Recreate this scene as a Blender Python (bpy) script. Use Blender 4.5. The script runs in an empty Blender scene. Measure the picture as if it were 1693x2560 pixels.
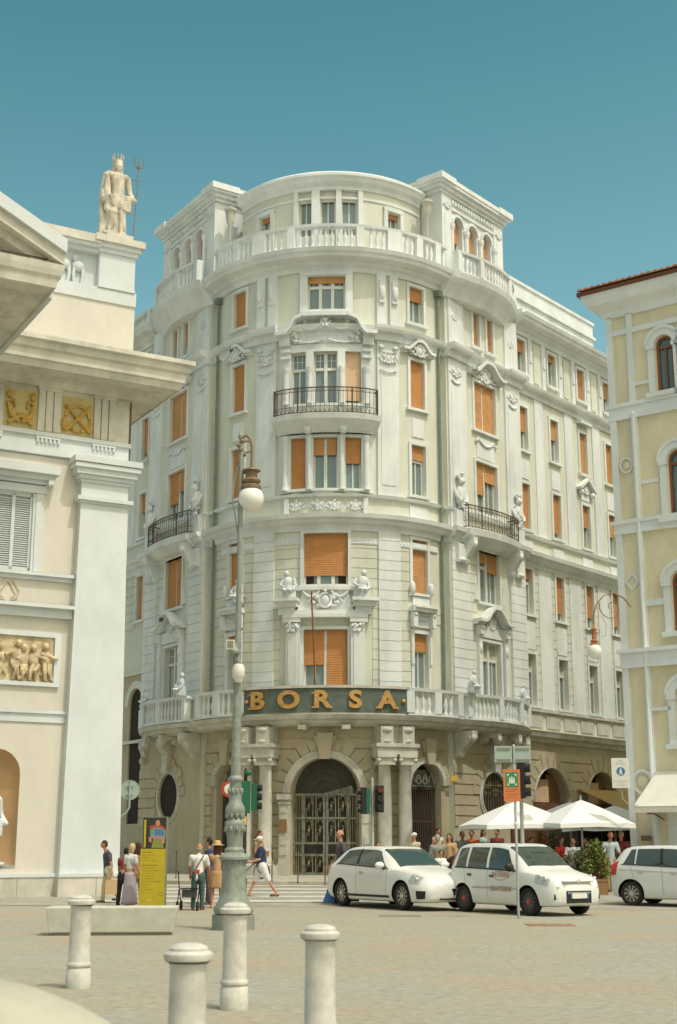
import bpy, bmesh, math, random
from mathutils import Vector, Matrix, noise
rnd = random.Random(7)
sin, cos, pi, R_ = math.sin, math.cos, math.pi, math.radians
SC = bpy.context.scene
COL = SC.collection
# ------------------------------------------------------------------ camera
FPX = 3420.0; TILT = math.atan((2108 - 1280) / FPX); EYE = 1.55
cd = bpy.data.cameras.new('camera'); cam = bpy.data.objects.new('camera', cd); COL.objects.link(cam)
cam.location = (0, 0, EYE); cam.rotation_euler = (pi / 2 + TILT, 0, 0)
cd.sensor_fit = 'VERTICAL'; cd.sensor_height = 36.0; cd.lens = 36.0 * FPX / 2560
cd.clip_start = 0.1; cd.clip_end = 3000
cd.dof.use_dof = True; cd.dof.focus_distance = 50; cd.dof.aperture_fstop = 3.2
SC.camera = cam
# ------------------------------------------------------------------ light
SUN_AZ, SUN_EL = R_(47), R_(61)
sdir = Vector((sin(SUN_AZ) * cos(SUN_EL), -cos(SUN_AZ) * cos(SUN_EL), sin(SUN_EL)))
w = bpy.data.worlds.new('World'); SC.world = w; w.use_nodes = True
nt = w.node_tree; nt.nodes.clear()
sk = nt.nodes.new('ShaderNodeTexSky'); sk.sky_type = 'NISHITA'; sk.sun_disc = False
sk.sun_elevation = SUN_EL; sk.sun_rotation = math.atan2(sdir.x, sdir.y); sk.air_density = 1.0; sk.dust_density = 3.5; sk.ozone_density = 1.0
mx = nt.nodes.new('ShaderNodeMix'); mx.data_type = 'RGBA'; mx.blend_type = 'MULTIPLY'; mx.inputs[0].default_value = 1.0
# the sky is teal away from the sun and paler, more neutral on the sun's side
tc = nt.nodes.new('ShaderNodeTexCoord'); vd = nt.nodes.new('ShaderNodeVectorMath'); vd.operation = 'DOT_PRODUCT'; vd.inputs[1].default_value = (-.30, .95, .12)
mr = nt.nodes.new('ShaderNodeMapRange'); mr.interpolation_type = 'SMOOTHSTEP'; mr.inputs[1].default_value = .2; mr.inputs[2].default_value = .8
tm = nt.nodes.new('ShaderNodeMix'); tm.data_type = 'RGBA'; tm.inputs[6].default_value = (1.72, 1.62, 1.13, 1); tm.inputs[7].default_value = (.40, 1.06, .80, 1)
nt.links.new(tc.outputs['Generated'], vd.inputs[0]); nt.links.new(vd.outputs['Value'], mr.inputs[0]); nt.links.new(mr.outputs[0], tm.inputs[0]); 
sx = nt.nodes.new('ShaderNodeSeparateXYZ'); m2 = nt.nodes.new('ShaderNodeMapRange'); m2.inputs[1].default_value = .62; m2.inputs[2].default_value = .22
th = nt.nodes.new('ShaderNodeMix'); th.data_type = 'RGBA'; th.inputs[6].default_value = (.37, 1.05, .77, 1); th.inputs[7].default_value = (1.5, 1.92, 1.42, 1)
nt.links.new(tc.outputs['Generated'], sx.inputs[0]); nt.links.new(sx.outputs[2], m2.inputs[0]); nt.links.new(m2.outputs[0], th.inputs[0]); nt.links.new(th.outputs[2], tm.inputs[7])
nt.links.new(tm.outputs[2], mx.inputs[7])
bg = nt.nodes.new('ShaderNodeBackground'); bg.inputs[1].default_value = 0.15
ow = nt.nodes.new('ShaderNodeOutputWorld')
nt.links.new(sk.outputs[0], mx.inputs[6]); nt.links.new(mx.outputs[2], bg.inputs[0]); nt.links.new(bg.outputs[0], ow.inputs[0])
sl = bpy.data.lights.new('sun', 'SUN'); sl.energy = 2.15; sl.angle = R_(0.5); sl.color = (1.0, 0.995, 0.975)
so = bpy.data.objects.new('sun', sl); COL.objects.link(so); so.rotation_euler = (-sdir).to_track_quat('-Z', 'Y').to_euler(); so.location = (20, -20, 40)
SC.view_settings.view_transform = 'Standard'; SC.view_settings.look = 'None'; SC.view_settings.gamma = 1
SC.view_settings.exposure = -0.22
SC.render.engine = 'CYCLES'
# ------------------------------------------------------------------ pixel helpers (real places on the ground or at a real distance)
def ray(u, v):
    r = (u - 846.5) / FPX; p = (1280 - v) / FPX
    return (r, cos(TILT) - p * sin(TILT), sin(TILT) + p * cos(TILT))
def gz(x, y):
    if y < 36: return 0.0
    if y < 46: return 0.2 * (y - 36) / 10
    return 0.2
def on_ground(u, v, dz=0.0):
    r = ray(u, v); z = 0.0
    for _ in range(8):
        t = (z - EYE) / r[2]; z = gz(r[0] * t, r[1] * t) + dz
    return (r[0] * t, r[1] * t, z)
def at_dist(u, v, Y):
    r = ray(u, v); t = Y / r[1]
    return (r[0] * t, Y, EYE + r[2] * t)
# ------------------------------------------------------------------ materials
def mat(name, col, rough=0.8, var=0.08, scale=1.5, bump=0.0, bscale=30.0, metal=0.0, spec=0.35, var2=None, streak=0.0):
    m = bpy.data.materials.new(name); m.use_nodes = True; n = m.node_tree; b = n.nodes['Principled BSDF']
    b.inputs['Roughness'].default_value = rough; b.inputs['Metallic'].default_value = metal
    b.inputs['Specular IOR Level'].default_value = spec
    b.inputs['Base Color'].default_value = (*col, 1)
    if var > 0:
        g = n.nodes.new('ShaderNodeNewGeometry')
        mp = n.nodes.new('ShaderNodeMapping'); mp.inputs['Scale'].default_value = (1, 1, 1 - 0.8 * streak)
        t = n.nodes.new('ShaderNodeTexNoise'); t.inputs['Scale'].default_value = scale; t.inputs['Detail'].default_value = 6; t.inputs['Roughness'].default_value = 0.65
        cr = n.nodes.new('ShaderNodeValToRGB')
        c2 = var2 or tuple(c * (1 - var * 2.2) for c in col)
        cr.color_ramp.elements[0].position = 0.34; cr.color_ramp.elements[1].position = 0.62
        cr.color_ramp.elements[0].color = (*c2, 1); cr.color_ramp.elements[1].color = (*[min(1, c * (1 + var * .3)) for c in col], 1)
        n.links.new(g.outputs['Position'], mp.inputs[0]); n.links.new(mp.outputs[0], t.inputs['Vector'])
        n.links.new(t.outputs[0], cr.inputs[0]); n.links.new(cr.outputs[0], b.inputs['Base Color'])
    if bump > 0:
        g2 = n.nodes.new('ShaderNodeNewGeometry')
        t2 = n.nodes.new('ShaderNodeTexNoise'); t2.inputs['Scale'].default_value = bscale; t2.inputs['Detail'].default_value = 4
        bp = n.nodes.new('ShaderNodeBump'); bp.inputs['Strength'].default_value = bump; bp.inputs['Distance'].default_value = 0.02
        n.links.new(g2.outputs['Position'], t2.inputs['Vector']); n.links.new(t2.outputs[0], bp.inputs['Height']); n.links.new(bp.outputs[0], b.inputs['Normal'])
    return m
M = {}
def dm(k, *a, **kw): M[k] = mat(k, *a, **kw)
dm('white_stucco', (.755, .79, .78), .85, .08, .9, .12, 8, streak=.8)
dm('cream_stucco', (.69, .70, .60), .88, .06, .8, .1, 9, streak=.8)
dm('ground_stone', (.51, .445, .31), .85, .08, 1.2, .25, 12, streak=.5)
dm('pale_stone', (.60, .585, .51), .8, .12, 2.0, .2, 14, streak=.3)
dm('window_white', (.72, .72, .66), .5, .04, 3)
dm('blind_orange', (.54, .25, .085), .7, .06, 3)
dm('blind_faded', (.58, .30, .12), .75, .10, 2)
dm('blind_peach', (.72, .50, .32), .7, .05, 3)
dm('curtain', (.55, .53, .42), .9, .15, 6)
dm('glass', (.19, .25, .25), .10, 0.0, spec=.9)
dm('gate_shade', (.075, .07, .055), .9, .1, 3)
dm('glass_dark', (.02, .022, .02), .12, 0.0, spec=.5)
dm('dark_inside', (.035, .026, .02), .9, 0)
dm('iron', (.11, .075, .055), .6, .1, 20)
dm('gate_bronze', (.23, .245, .185), .5, .2, 5, metal=.2)
dm('gate_gold', (.36, .30, .17), .5, .2, 5, metal=.3)
dm('pipe_green', (.20, .25, .21), .6, .1, 4)
dm('sign_dark', (.13, .16, .135), .55, .12, 4)
dm('gold', (.60, .36, .12), .45, .12, 6, metal=.25)
dm('roof_lead', (.30, .38, .34), .7, .1, 2)
# left building
dm('lb_white', (.67, .715, .72), .8, .06, .7, .1, 8, streak=.5)
dm('lb_cream', (.68, .645, .565), .88, .05, .6, .08, 9, streak=.6)
dm('lb_stone', (.67, .64, .55), .85, .13, 1.1, .25, 12, streak=.3)
dm('relief_gold', (.68, .56, .36), .8, .2, 5, .3, 12)
dm('metope_gold', (.58, .37, .09), .8, .12, 6)
dm('metope_bg', (.60, .50, .24), .85, .08, 4)
dm('niche_tan', (.60, .40, .22), .9, .05, 2)
dm('statue_stone', (.66, .60, .48), .85, .22, 4, .3, 20, streak=.5)
dm('statue_white', (.67, .71, .73), .8, .08, 4, .2, 20)
# right building
dm('rb_yellow', (.76, .69, .50), .9, .07, .8, .1, 10, streak=.6)
dm('rb_trim', (.76, .80, .80), .8, .05, 1, .08, 10, streak=.5)
dm('roof_tile', (.50, .21, .12), .85, .2, 5, .3, 20)
dm('eave_wood', (.16, .07, .04), .8, .1, 5)
dm('frame_brown', (.27, .10, .06), .5, .08, 5)
dm('glass_teal', (.08, .17, .16), .08, 0, spec=.9)
dm('awning_white', (.74, .72, .64), .85, .04, 2)
dm('awning_tan', (.36, .25, .09), .85, .1, 3)
# street things
dm('bollard_stone', (.60, .58, .52), .85, .10, 7, .14, 60)
dm('bench_stone', (.56, .55, .47), .85, .06, 5, .12, 40)
dm('lamp_iron', (.27, .30, .255), .55, .12, 8, .12, 30, metal=.1, spec=.5)
dm('lamp_brown', (.25, .17, .10), .5, .15, 10)
dm('lamp_copper', (.42, .17, .07), .5, .15, 10)
dm('globe_glass', (.80, .80, .74), .25, .02, 4, spec=.5)
dm('steel', (.42, .44, .42), .45, .05, 5, metal=.5)
dm('lamp_red', (.16, .02, .015), .3, 0)
dm('sign_back', (.36, .44, .40), .5, .05, 5, metal=.2)
dm('sign_white', (.70, .70, .62), .5, .03, 5)
dm('sign_green', (.05, .22, .10), .5, .03, 5)
dm('sign_orange', (.62, .19, .06), .5, .04, 5)
dm('sign_blue', (.06, .17, .38), .5, 0)
dm('sign_red', (.42, .05, .035), .5, 0)
dm('plaque_yellow', (.75, .48, .10), .5, 0)
dm('plaque_brown', (.30, .17, .08), .5, .1, 10)
dm('tl_green', (.02, .13, .07), .5, .03, 5)
dm('black_plastic', (.02, .02, .018), .5, 0)
dm('grey_text', (.25, .25, .22), .7, 0)
dm('totem_yellow', (.47, .37, .02), .5, .05, 3)
dm('totem_text', (.22, .15, .02), .6, 0)
dm('totem_side', (.24, .23, .17), .5, .03)
dm('poster_dark', (.03, .035, .03), .4, 0)
dm('poster_red', (.42, .04, .06), .5, 0)
dm('poster_green', (.12, .30, .20), .5, 0)
dm('poster_blue', (.08, .17, .32), .5, 0)
dm('poster_olive', (.22, .24, .06), .5, 0)
dm('poster_skin', (.48, .24, .13), .5, 0)
dm('poster_lilac', (.34, .20, .24), .5, 0)
dm('parasol', (.80, .80, .77), .8, .02, 3)
dm('wood_post', (.22, .08, .04), .7, .1, 6)
dm('leaf_light', (.21, .25, .05), .6, .25, 8)
dm('leaf_dark', (.06, .10, .03), .6, .25, 8)
dm('zebra', (.55, .55, .50), .8, .12, 3)
dm('kerb', (.48, .45, .37), .85, .12, 3, .3, 20)
dm('pavement', (.44, .42, .34), .85, .12, 1.5, .2, 20)
# cars
def paint(name, col):
    m = mat(name, col, .35, 0.0, spec=.5)
    b = m.node_tree.nodes['Principled BSDF']; b.inputs['Coat Weight'].default_value = .6; b.inputs['Coat Roughness'].default_value = .06
    M[name] = m
paint('car_white', (.72, .73, .70)); paint('car_silver_white', (.64, .66, .64))
dm('car_glass', (.04, .06, .05), .05, 0, spec=1.0)
dm('tyre', (.022, .021, .02), .85, .1, 20)
dm('rim', (.38, .36, .31), .4, .05, 10, metal=.5)
dm('hubcap', (.10, .09, .085), .5, .1, 10)
dm('chrome', (.6, .6, .58), .2, 0, metal=.9)
dm('headlight', (.40, .44, .45), .08, 0, spec=1)
dm('tail_red', (.5, .02, .012), .2, 0, spec=.7)
dm('hub_red', (.5, .06, .03), .5, 0)
dm('lettering_brown', (.45, .26, .18), .6, 0)
dm('seam', (.10, .10, .09), .8, 0)
# people
for k, c in dict(skin=(.52, .27, .16), skin_red=(.52, .22, .13), skin_dark=(.34, .16, .09), hair_brown=(.06, .03, .018), hair_dark=(.02, .014, .012), hair_blond=(.55, .42, .24),
                 hair_grey=(.36, .33, .28), navy=(.035, .045, .11), charcoal=(.09, .085, .10), white_cloth=(.70, .70, .68), cream_cloth=(.62, .56, .42), pale_blue=(.45, .52, .52),
                 green_trousers=(.06, .115, .105), tan_cloth=(.52, .34, .17), lilac=(.44, .37, .42), dress_brown=(.42, .25, .12), orange=(.62, .13, .03), black=(.02, .018, .018),
                 straw=(.62, .42, .20), grey_cloth=(.25, .25, .22), khaki=(.34, .24, .12), maroon=(.22, .05, .04), eye=(.02, .015, .01), lips=(.40, .13, .09), shoe_brown=(.16, .08, .04),
                 red=(.5, .05, .04), bag_tan=(.58, .40, .22)).items():
    dm(k, c, .8, .08, 25)
# shutter slats for the roller blinds
def slat_bump(m, scale):
    n = m.node_tree; b = n.nodes['Principled BSDF']; g = n.nodes.new('ShaderNodeNewGeometry'); s = n.nodes.new('ShaderNodeSeparateXYZ')
    ma = n.nodes.new('ShaderNodeMath'); ma.operation = 'MULTIPLY'; ma.inputs[1].default_value = scale
    sn = n.nodes.new('ShaderNodeMath'); sn.operation = 'SINE'; bp = n.nodes.new('ShaderNodeBump'); bp.inputs['Strength'].default_value = .22; bp.inputs['Distance'].default_value = .02
    n.links.new(g.outputs[0], s.inputs[0]); n.links.new(s.outputs[2], ma.inputs[0]); n.links.new(ma.outputs[0], sn.inputs[0]); n.links.new(sn.outputs[0], bp.inputs['Height']); n.links.new(bp.outputs[0], b.inputs['Normal'])
slat_bump(M['blind_orange'], 2 * pi / .09); slat_bump(M['blind_peach'], 2 * pi / .09); slat_bump(M['blind_faded'], 2 * pi / .09)
# paving: large rectangular slabs in rows, colours differ slab by slab
def paving_mat(name, c1, c2, c3, rot=0.0, bw=1.7, bh=.8):
    m = bpy.data.materials.new(name); m.use_nodes = True; n = m.node_tree; b = n.nodes['Principled BSDF']; b.inputs['Roughness'].default_value = .82; b.inputs['Specular IOR Level'].default_value = .3
    g = n.nodes.new('ShaderNodeNewGeometry'); mp = n.nodes.new('ShaderNodeMapping'); mp.inputs['Rotation'].default_value = (0, 0, rot)
    br = n.nodes.new('ShaderNodeTexBrick'); br.inputs['Scale'].default_value = 1; br.inputs['Brick Width'].default_value = bw; br.inputs['Row Height'].default_value = bh
    br.inputs['Mortar Size'].default_value = .016; br.inputs['Mortar Smooth'].default_value = .3
    br.inputs['Color1'].default_value = (*c1, 1); br.inputs['Color2'].default_value = (*c2, 1); br.inputs['Mortar'].default_value = (*[c * .80 for c in c1], 1)
    nz = n.nodes.new('ShaderNodeTexNoise'); nz.inputs['Scale'].default_value = .35; nz.inputs['Detail'].default_value = 8; nz.inputs['Roughness'].default_value = .7
    cr = n.nodes.new('ShaderNodeValToRGB'); cr.color_ramp.elements[0].position = .42; cr.color_ramp.elements[1].position = .66
    cr.color_ramp.elements[0].color = (0, 0, 0, 1); cr.color_ramp.elements[1].color = (.8, .8, .8, 1)
    mi = n.nodes.new('ShaderNodeMix'); mi.data_type = 'RGBA'; mi.inputs[7].default_value = (*c3, 1)
    n2 = n.nodes.new('ShaderNodeTexNoise'); n2.inputs['Scale'].default_value = 9; n2.inputs['Detail'].default_value = 8
    mm = n.nodes.new('ShaderNodeMix'); mm.data_type = 'RGBA'; mm.blend_type = 'MULTIPLY'; mm.inputs[0].default_value = .72
    c4 = n.nodes.new('ShaderNodeValToRGB'); c4.color_ramp.elements[0].position = .3; c4.color_ramp.elements[0].color = (.62, .62, .62, 1); c4.color_ramp.elements[1].position = .7
    bp = n.nodes.new('ShaderNodeBump'); bp.inputs['Strength'].default_value = .25; bp.inputs['Distance'].default_value = .01
    n.links.new(g.outputs[0], mp.inputs[0]); n.links.new(mp.outputs[0], br.inputs[0]); n.links.new(g.outputs[0], nz.inputs[0]); n.links.new(nz.outputs[0], cr.inputs[0])
    n.links.new(cr.outputs[0], mi.inputs[0]); n.links.new(br.outputs[0], mi.inputs[6]); n.links.new(g.outputs[0], n2.inputs[0]); n.links.new(n2.outputs[0], c4.inputs[0])
    n.links.new(mi.outputs[2], mm.inputs[6]); n.links.new(c4.outputs[0], mm.inputs[7]); n.links.new(mm.outputs[2], b.inputs['Base Color'])
    n.links.new(n2.outputs[0], bp.inputs['Height']); n.links.new(bp.outputs[0], b.inputs['Normal'])
    M[name] = m
paving_mat('plaza_paving', (.385, .38, .315), (.36, .355, .295), (.43, .345, .235), R_(24))
dm('asphalt', (.355, .34, .285), .85, .10, .8, .3, 40)
# ------------------------------------------------------------------ mesh builder
class MB:
    def __init__(s, f=None, curved=False): s.v = []; s.f = []; s.m = []; s.mats = []; s.map = f; s.curved = curved; s.pr = []
    def mi(s, k):
        if k not in s.mats: s.mats.append(k)
        return s.mats.index(k)
    def add(s, vs, fs, k):
        o = len(s.v); i = s.mi(k)
        s.v += [s.map(*p) for p in vs] if s.map else [tuple(p) for p in vs]
        s.pr.append((o, len(s.v), len(s.f), len(s.f) + len(fs)))
        s.f += [tuple(o + a for a in f) for f in fs]; s.m += [i] * len(fs)
    def nx(s, a, b): return max(1, int(math.ceil(abs(b - a) / .35))) if s.curved and min(a, b) < 5.5 and max(a, b) > -5.5 else 1
    def box(s, x0, x1, y0, y1, z0, z1, k, taper=0):
        n = s.nx(x0, x1); vs = []
        for i in range(n + 1):
            x = x0 + (x1 - x0) * i / n
            vs += [(x, y0, z0), (x, y1, z0), (x, y1, z1), (x, y0, z1)]
        fs = [(0, 1, 2, 3), (n * 4 + 3, n * 4 + 2, n * 4 + 1, n * 4)]
        for i in range(n):
            a = i * 4
            for j in range(4): fs.append((a + j, a + 4 + j, a + 4 + (j + 1) % 4, a + (j + 1) % 4))
        s.add(vs, fs, k)
    def fb(s, x0, x1, z0, z1, o0, o1, k): s.box(x0, x1, -o1, -o0, z0, z1, k)       # facade box: along, up, out
    def sweep(s, prof, x0, x1, k, off=None, step=.35):                             # prof: closed (out, z) outline
        n = max(1, int(math.ceil(abs(x1 - x0) / step))) if (off or (s.curved and min(x0, x1) < 5.5 and max(x0, x1) > -5.5)) else 1
        vs = []; q = len(prof)
        for i in range(n + 1):
            x = x0 + (x1 - x0) * i / n; d = off(x) if off else 0
            vs += [(x, -(o + (d if o > 0 else 0)), z) for o, z in prof]
        fs = [tuple(range(q))[::-1], tuple(range(n * q, n * q + q))]
        for i in range(n):
            a = i * q
            for j in range(q): fs.append((a + j, a + (j + 1) % q, a + q + (j + 1) % q, a + q + j))
        s.add(vs, fs, k)
    def ell(s, c, r, k, nu=8, nv=6):
        vs = [(c[0], c[1], c[2] - r[2])]; fs = []
        for j in range(1, nv):
            t = pi * j / nv - pi / 2
            for i in range(nu):
                a = 2 * pi * i / nu; vs.append((c[0] + r[0] * cos(t) * cos(a), c[1] + r[1] * cos(t) * sin(a), c[2] + r[2] * sin(t)))
        vs.append((c[0], c[1], c[2] + r[2])); top = len(vs) - 1
        for i in range(nu):
            fs.append((0, 1 + (i + 1) % nu, 1 + i)); b = 1 + (nv - 2) * nu; fs.append((b + i, b + (i + 1) % nu, top))
            for j in range(nv - 2):
                a = 1 + j * nu; fs.append((a + i, a + (i + 1) % nu, a + nu + (i + 1) % nu, a + nu + i))
        s.add(vs, fs, k)
    def tube(s, pts, r, k, n=6, close=False):
        P = [Vector(p) for p in pts]; rs = r if isinstance(r, (list, tuple)) else [r] * len(P); vs = []; fs = []; prev = None
        for i, p in enumerate(P):
            d = (P[(i + 1) % len(P)] - P[i - 1]) if close else (P[min(i + 1, len(P) - 1)] - P[max(i - 1, 0)])
            d = d.normalized() if d.length > 1e-9 else Vector((0, 0, 1))
            if prev is None:
                a = d.orthogonal().normalized()
            else:
                a = prev - d * prev.dot(d); a = a.normalized() if a.length > 1e-6 else d.orthogonal().normalized()
            prev = a; b = d.cross(a)
            vs += [tuple(p + (a * cos(2 * pi * j / n) + b * sin(2 * pi * j / n)) * rs[i]) for j in range(n)]
        m = len(P)
        for i in range(m if close else m - 1):
            a0 = i * n; b0 = ((i + 1) % m) * n
            for j in range(n): fs.append((a0 + j, a0 + (j + 1) % n, b0 + (j + 1) % n, b0 + j))
        if not close: fs += [tuple(range(n))[::-1], tuple(range((m - 1) * n, m * n))]
        s.add(vs, fs, k)
    def limb(s, p0, p1, r0, r1, k, n=10):                                            # tapered capsule
        p0, p1 = Vector(p0), Vector(p1); d = (p1 - p0); L = d.length; d = d / L if L > 1e-6 else Vector((0, 0, 1))
        pts = []; rs = []
        for a in (-80, -50, -20): pts.append(p0 + d * (r0 * sin(R_(a)))); rs.append(r0 * cos(R_(a)))
        for a in (20, 50, 80): pts.append(p1 + d * (r1 * sin(R_(a)))); rs.append(r1 * cos(R_(a)))
        s.tube([tuple(p) for p in pts], rs, k, n)
    def lathe(s, c, prof, k, n=16, squash=1.0):                                      # prof: (radius, z)
        vs = []; fs = []; q = len(prof)
        for r, z in prof:
            for i in range(n):
                a = 2 * pi * i / n; vs.append((c[0] + r * cos(a), c[1] + r * sin(a) * squash, c[2] + z))
        for j in range(q - 1):
            for i in range(n): fs.append((j * n + i, j * n + (i + 1) % n, (j + 1) * n + (i + 1) % n, (j + 1) * n + i))
        fs += [tuple(range(n))[::-1], tuple(range((q - 1) * n, q * n))]
        s.add(vs, fs, k)
    def prism(s, poly, o0, o1, k):                                                   # poly in (along, up), extruded outwards
        n = len(poly); vs = [(x, -o0, z) for x, z in poly] + [(x, -o1, z) for x, z in poly]
        fs = [tuple(range(n)), tuple(range(2 * n - 1, n - 1, -1))] + [(i, n + i, n + (i + 1) % n, (i + 1) % n) for i in range(n)]
        s.add(vs, fs, k)
    def ring(s, cx, cz, r0, r1, a0, a1, o0, o1, k, n=16, sz=1.0):                    # flat ring or arch band
        for i in range(n):
            a, b = a0 + (a1 - a0) * i / n, a0 + (a1 - a0) * (i + 1) / n
            s.prism([(cx + r0 * cos(a), cz + sz * r0 * sin(a)), (cx + r1 * cos(a), cz + sz * r1 * sin(a)), (cx + r1 * cos(b), cz + sz * r1 * sin(b)), (cx + r0 * cos(b), cz + sz * r0 * sin(b))], o0, o1, k)
    def quad(s, a, b, c, d, k): s.add([a, b, c, d], [(0, 1, 2, 3)], k)
    def mesh(s, name, smooth=False, weld=True):
        me = bpy.data.meshes.new(name); me.from_pydata(s.v, [], s.f); me.update()
        for k in s.mats: me.materials.append(M[k])
        me.polygons.foreach_set('material_index', s.m)
        bm = bmesh.new(); bm.from_mesh(me)
        if weld: bmesh.ops.remove_doubles(bm, verts=bm.verts, dist=1e-5)
        bmesh.ops.recalc_face_normals(bm, faces=bm.faces)
        bm.to_mesh(me); bm.free()
        if smooth:
            me.polygons.foreach_set('use_smooth', [True] * len(me.polygons))
            try: me.set_sharp_from_angle(angle=R_(42))
            except Exception: pass
        return me
    def clusters(s, gap=.07):
        # primitives whose boxes touch belong to one piece; far-apart pieces become objects of their own
        n = len(s.pr)
        if n < 2 or n > 900: return [s]
        B = []
        for a, b, _, _ in s.pr:
            P = s.v[a:b]; B.append((min(p[0] for p in P) - gap, min(p[1] for p in P) - gap, min(p[2] for p in P) - gap, max(p[0] for p in P) + gap, max(p[1] for p in P) + gap, max(p[2] for p in P) + gap))
        par = list(range(n))
        def find(i):
            while par[i] != i: par[i] = par[par[i]]; i = par[i]
            return i
        for i in range(n):
            p = B[i]
            for j in range(i + 1, n):
                q = B[j]
                if p[0] < q[3] and q[0] < p[3] and p[1] < q[4] and q[1] < p[4] and p[2] < q[5] and q[2] < p[5]: par[find(i)] = find(j)
        G = {}
        for i in range(n): G.setdefault(find(i), []).append(i)
        if len(G) < 2: return [s]
        out = []
        for ids in sorted(G.values(), key=lambda g: -len(g)):
            m = MB()
            for i in ids:
                a, b, c, d = s.pr[i]; o = len(m.v); m.v += s.v[a:b]
                for f, mi in zip(s.f[c:d], s.m[c:d]): m.f.append(tuple(x - a + o for x in f)); m.m.append(m.mi(s.mats[mi]))
            out.append(m)
        return out
    def build_split(s, name, root, smooth=False):
        os_ = []
        for c in s.clusters(): o = c.build(name, root, smooth); o.location = -root.location; os_.append(o)
        return os_[0]
    def build(s, name, parent=None, smooth=False, weld=True):
        o = bpy.data.objects.new(name, s.mesh(name, smooth, weld)); COL.objects.link(o)
        if parent: o.parent = parent
        return o
def fuse(mb, name, parent, voxel, smooth_it=2, keep=None):
    """one continuous surface out of overlapping limbs"""
    o = mb.build('tmp', weld=False)
    r = o.modifiers.new('r', 'REMESH'); r.mode = 'VOXEL'; r.voxel_size = voxel
    if smooth_it:
        sm = o.modifiers.new('s', 'SMOOTH'); sm.iterations = smooth_it; sm.factor = .5
    dg = bpy.context.evaluated_depsgraph_get(); dg.update()
    me = bpy.data.meshes.new_from_object(o.evaluated_get(dg)); me.name = name
    old = o.data; bpy.data.objects.remove(o); bpy.data.meshes.remove(old)
    me.materials.clear(); me.materials.append(M[mb.mats[0]])
    me.polygons.foreach_set('use_smooth', [True] * len(me.polygons)); me.polygons.foreach_set('material_index', [0] * len(me.polygons))
    if keep is not None:
        bm = bmesh.new(); bm.from_mesh(me); nf = len(bm.faces)
        base = keep.mesh('k', True, False)
        for mm in base.materials[:]: me.materials.append(mm)
        bm.from_mesh(base)
        bm.faces.ensure_lookup_table()
        for f in bm.faces[nf:]: f.material_index += 1; f.smooth = True
        bm.to_mesh(me); bm.free(); bpy.data.meshes.remove(base)
    ob = bpy.data.objects.new(name, me); COL.objects.link(ob); ob.parent = parent
    return ob
def tag(o, label=None, cat=None, group=None, kind=None):
    if label: o['label'] = label
    if cat: o['category'] = cat
    if group: o['group'] = group
    if kind: o['kind'] = kind
    return o
def thing(name, label, cat, loc=(0, 0, 0), rz=0, group=None):
    o = bpy.data.objects.new(name, None); COL.objects.link(o); o.location = loc; o.rotation_euler = (0, 0, rz)
    o.empty_display_size = .3
    return tag(o, label, cat, group)
def text_mesh(mb_map, body, size, k, extrude=.01, offset=0.0, name='lettering', parent=None, align='CENTER', sx=1.0):
    c = bpy.data.curves.new(name, 'FONT'); c.body = body; c.size = size; c.extrude = extrude; c.offset = offset; c.align_x = align; c.align_y = 'CENTER'; c.resolution_u = 4
    t = bpy.data.objects.new('t', c); COL.objects.link(t); dg = bpy.context.evaluated_depsgraph_get(); dg.update()
    me = bpy.data.meshes.new_from_object(t.evaluated_get(dg)); bpy.data.objects.remove(t)
    for v in me.vertices: v.co = mb_map(v.co.x * sx, v.co.y, v.co.z)
    me.materials.clear(); me.materials.append(M[k]); me.name = name
    o = bpy.data.objects.new(name, me); COL.objects.link(o)
    if parent: o.parent = parent
    return o
# ================================================================== ground
def ground():
    mb = MB()
    xs = [-900, -200, -60, -30, -20, -14, -10, -6, -3, 0, 3, 6, 10, 14, 20, 30, 60, 200, 900]
    ys = [-300, -60, -10, 0, 6, 12, 18, 24, 30, 33, 36, 38, 40, 42, 44, 46, 50, 60, 80, 140, 300, 1200]
    n = len(xs)
    mb.add([(x, y, gz(x, y)) for y in ys for x in xs], [(j * n + i, j * n + i + 1, (j + 1) * n + i + 1, (j + 1) * n + i) for j in range(len(ys) - 1) for i in range(n - 1)], 'plaza_paving')
    tag(mb.build('ground'), kind='structure')
    # asphalt street across the end of the square, laid 4 mm over the paving
    mb = MB(); pts = [(-40, 36.6), (-12, 36.4), (0, 35.6), (12, 33.2), (30, 29), (60, 22)]; top = [(-40, 60), (-12, 60), (0, 60), (12, 60), (30, 60), (60, 60)]
    rows = 14; vs = []
    for j in range(rows + 1):
        for (xa, ya), (xb, yb) in zip(pts, top):
            y = ya + (yb - ya) * j / rows; vs.append((xa + (xb - xa) * j / rows, y, gz(0, y) + .004 + (.004 if 35.9 < y < 46.5 else 0)))
    q = len(pts); mb.add(vs, [(j * q + i, j * q + i + 1, (j + 1) * q + i + 1, (j + 1) * q + i) for j in range(rows) for i in range(q - 1)], 'asphalt')
    tag(mb.build('road'), kind='structure')
    zb = MB()
    for i in range(5):                                                                # zebra crossing
        y0 = 37.3 + i * 2.0
        for x0, x1 in ((-6.3, .6),):
            y1 = y0 + .85
            zb.add([(x0, y0 - .02 * x0, gz(0, y0) + .02), (x1, y0, gz(0, y0) + .02), (x1, y1, gz(0, y1) + .02), (x0, y1 - .02 * x0, gz(0, y1) + .02)], [(0, 1, 2, 3)], 'zebra')
    tag(zb.build('zebra_crossing'), kind='structure')
ground()
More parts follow.
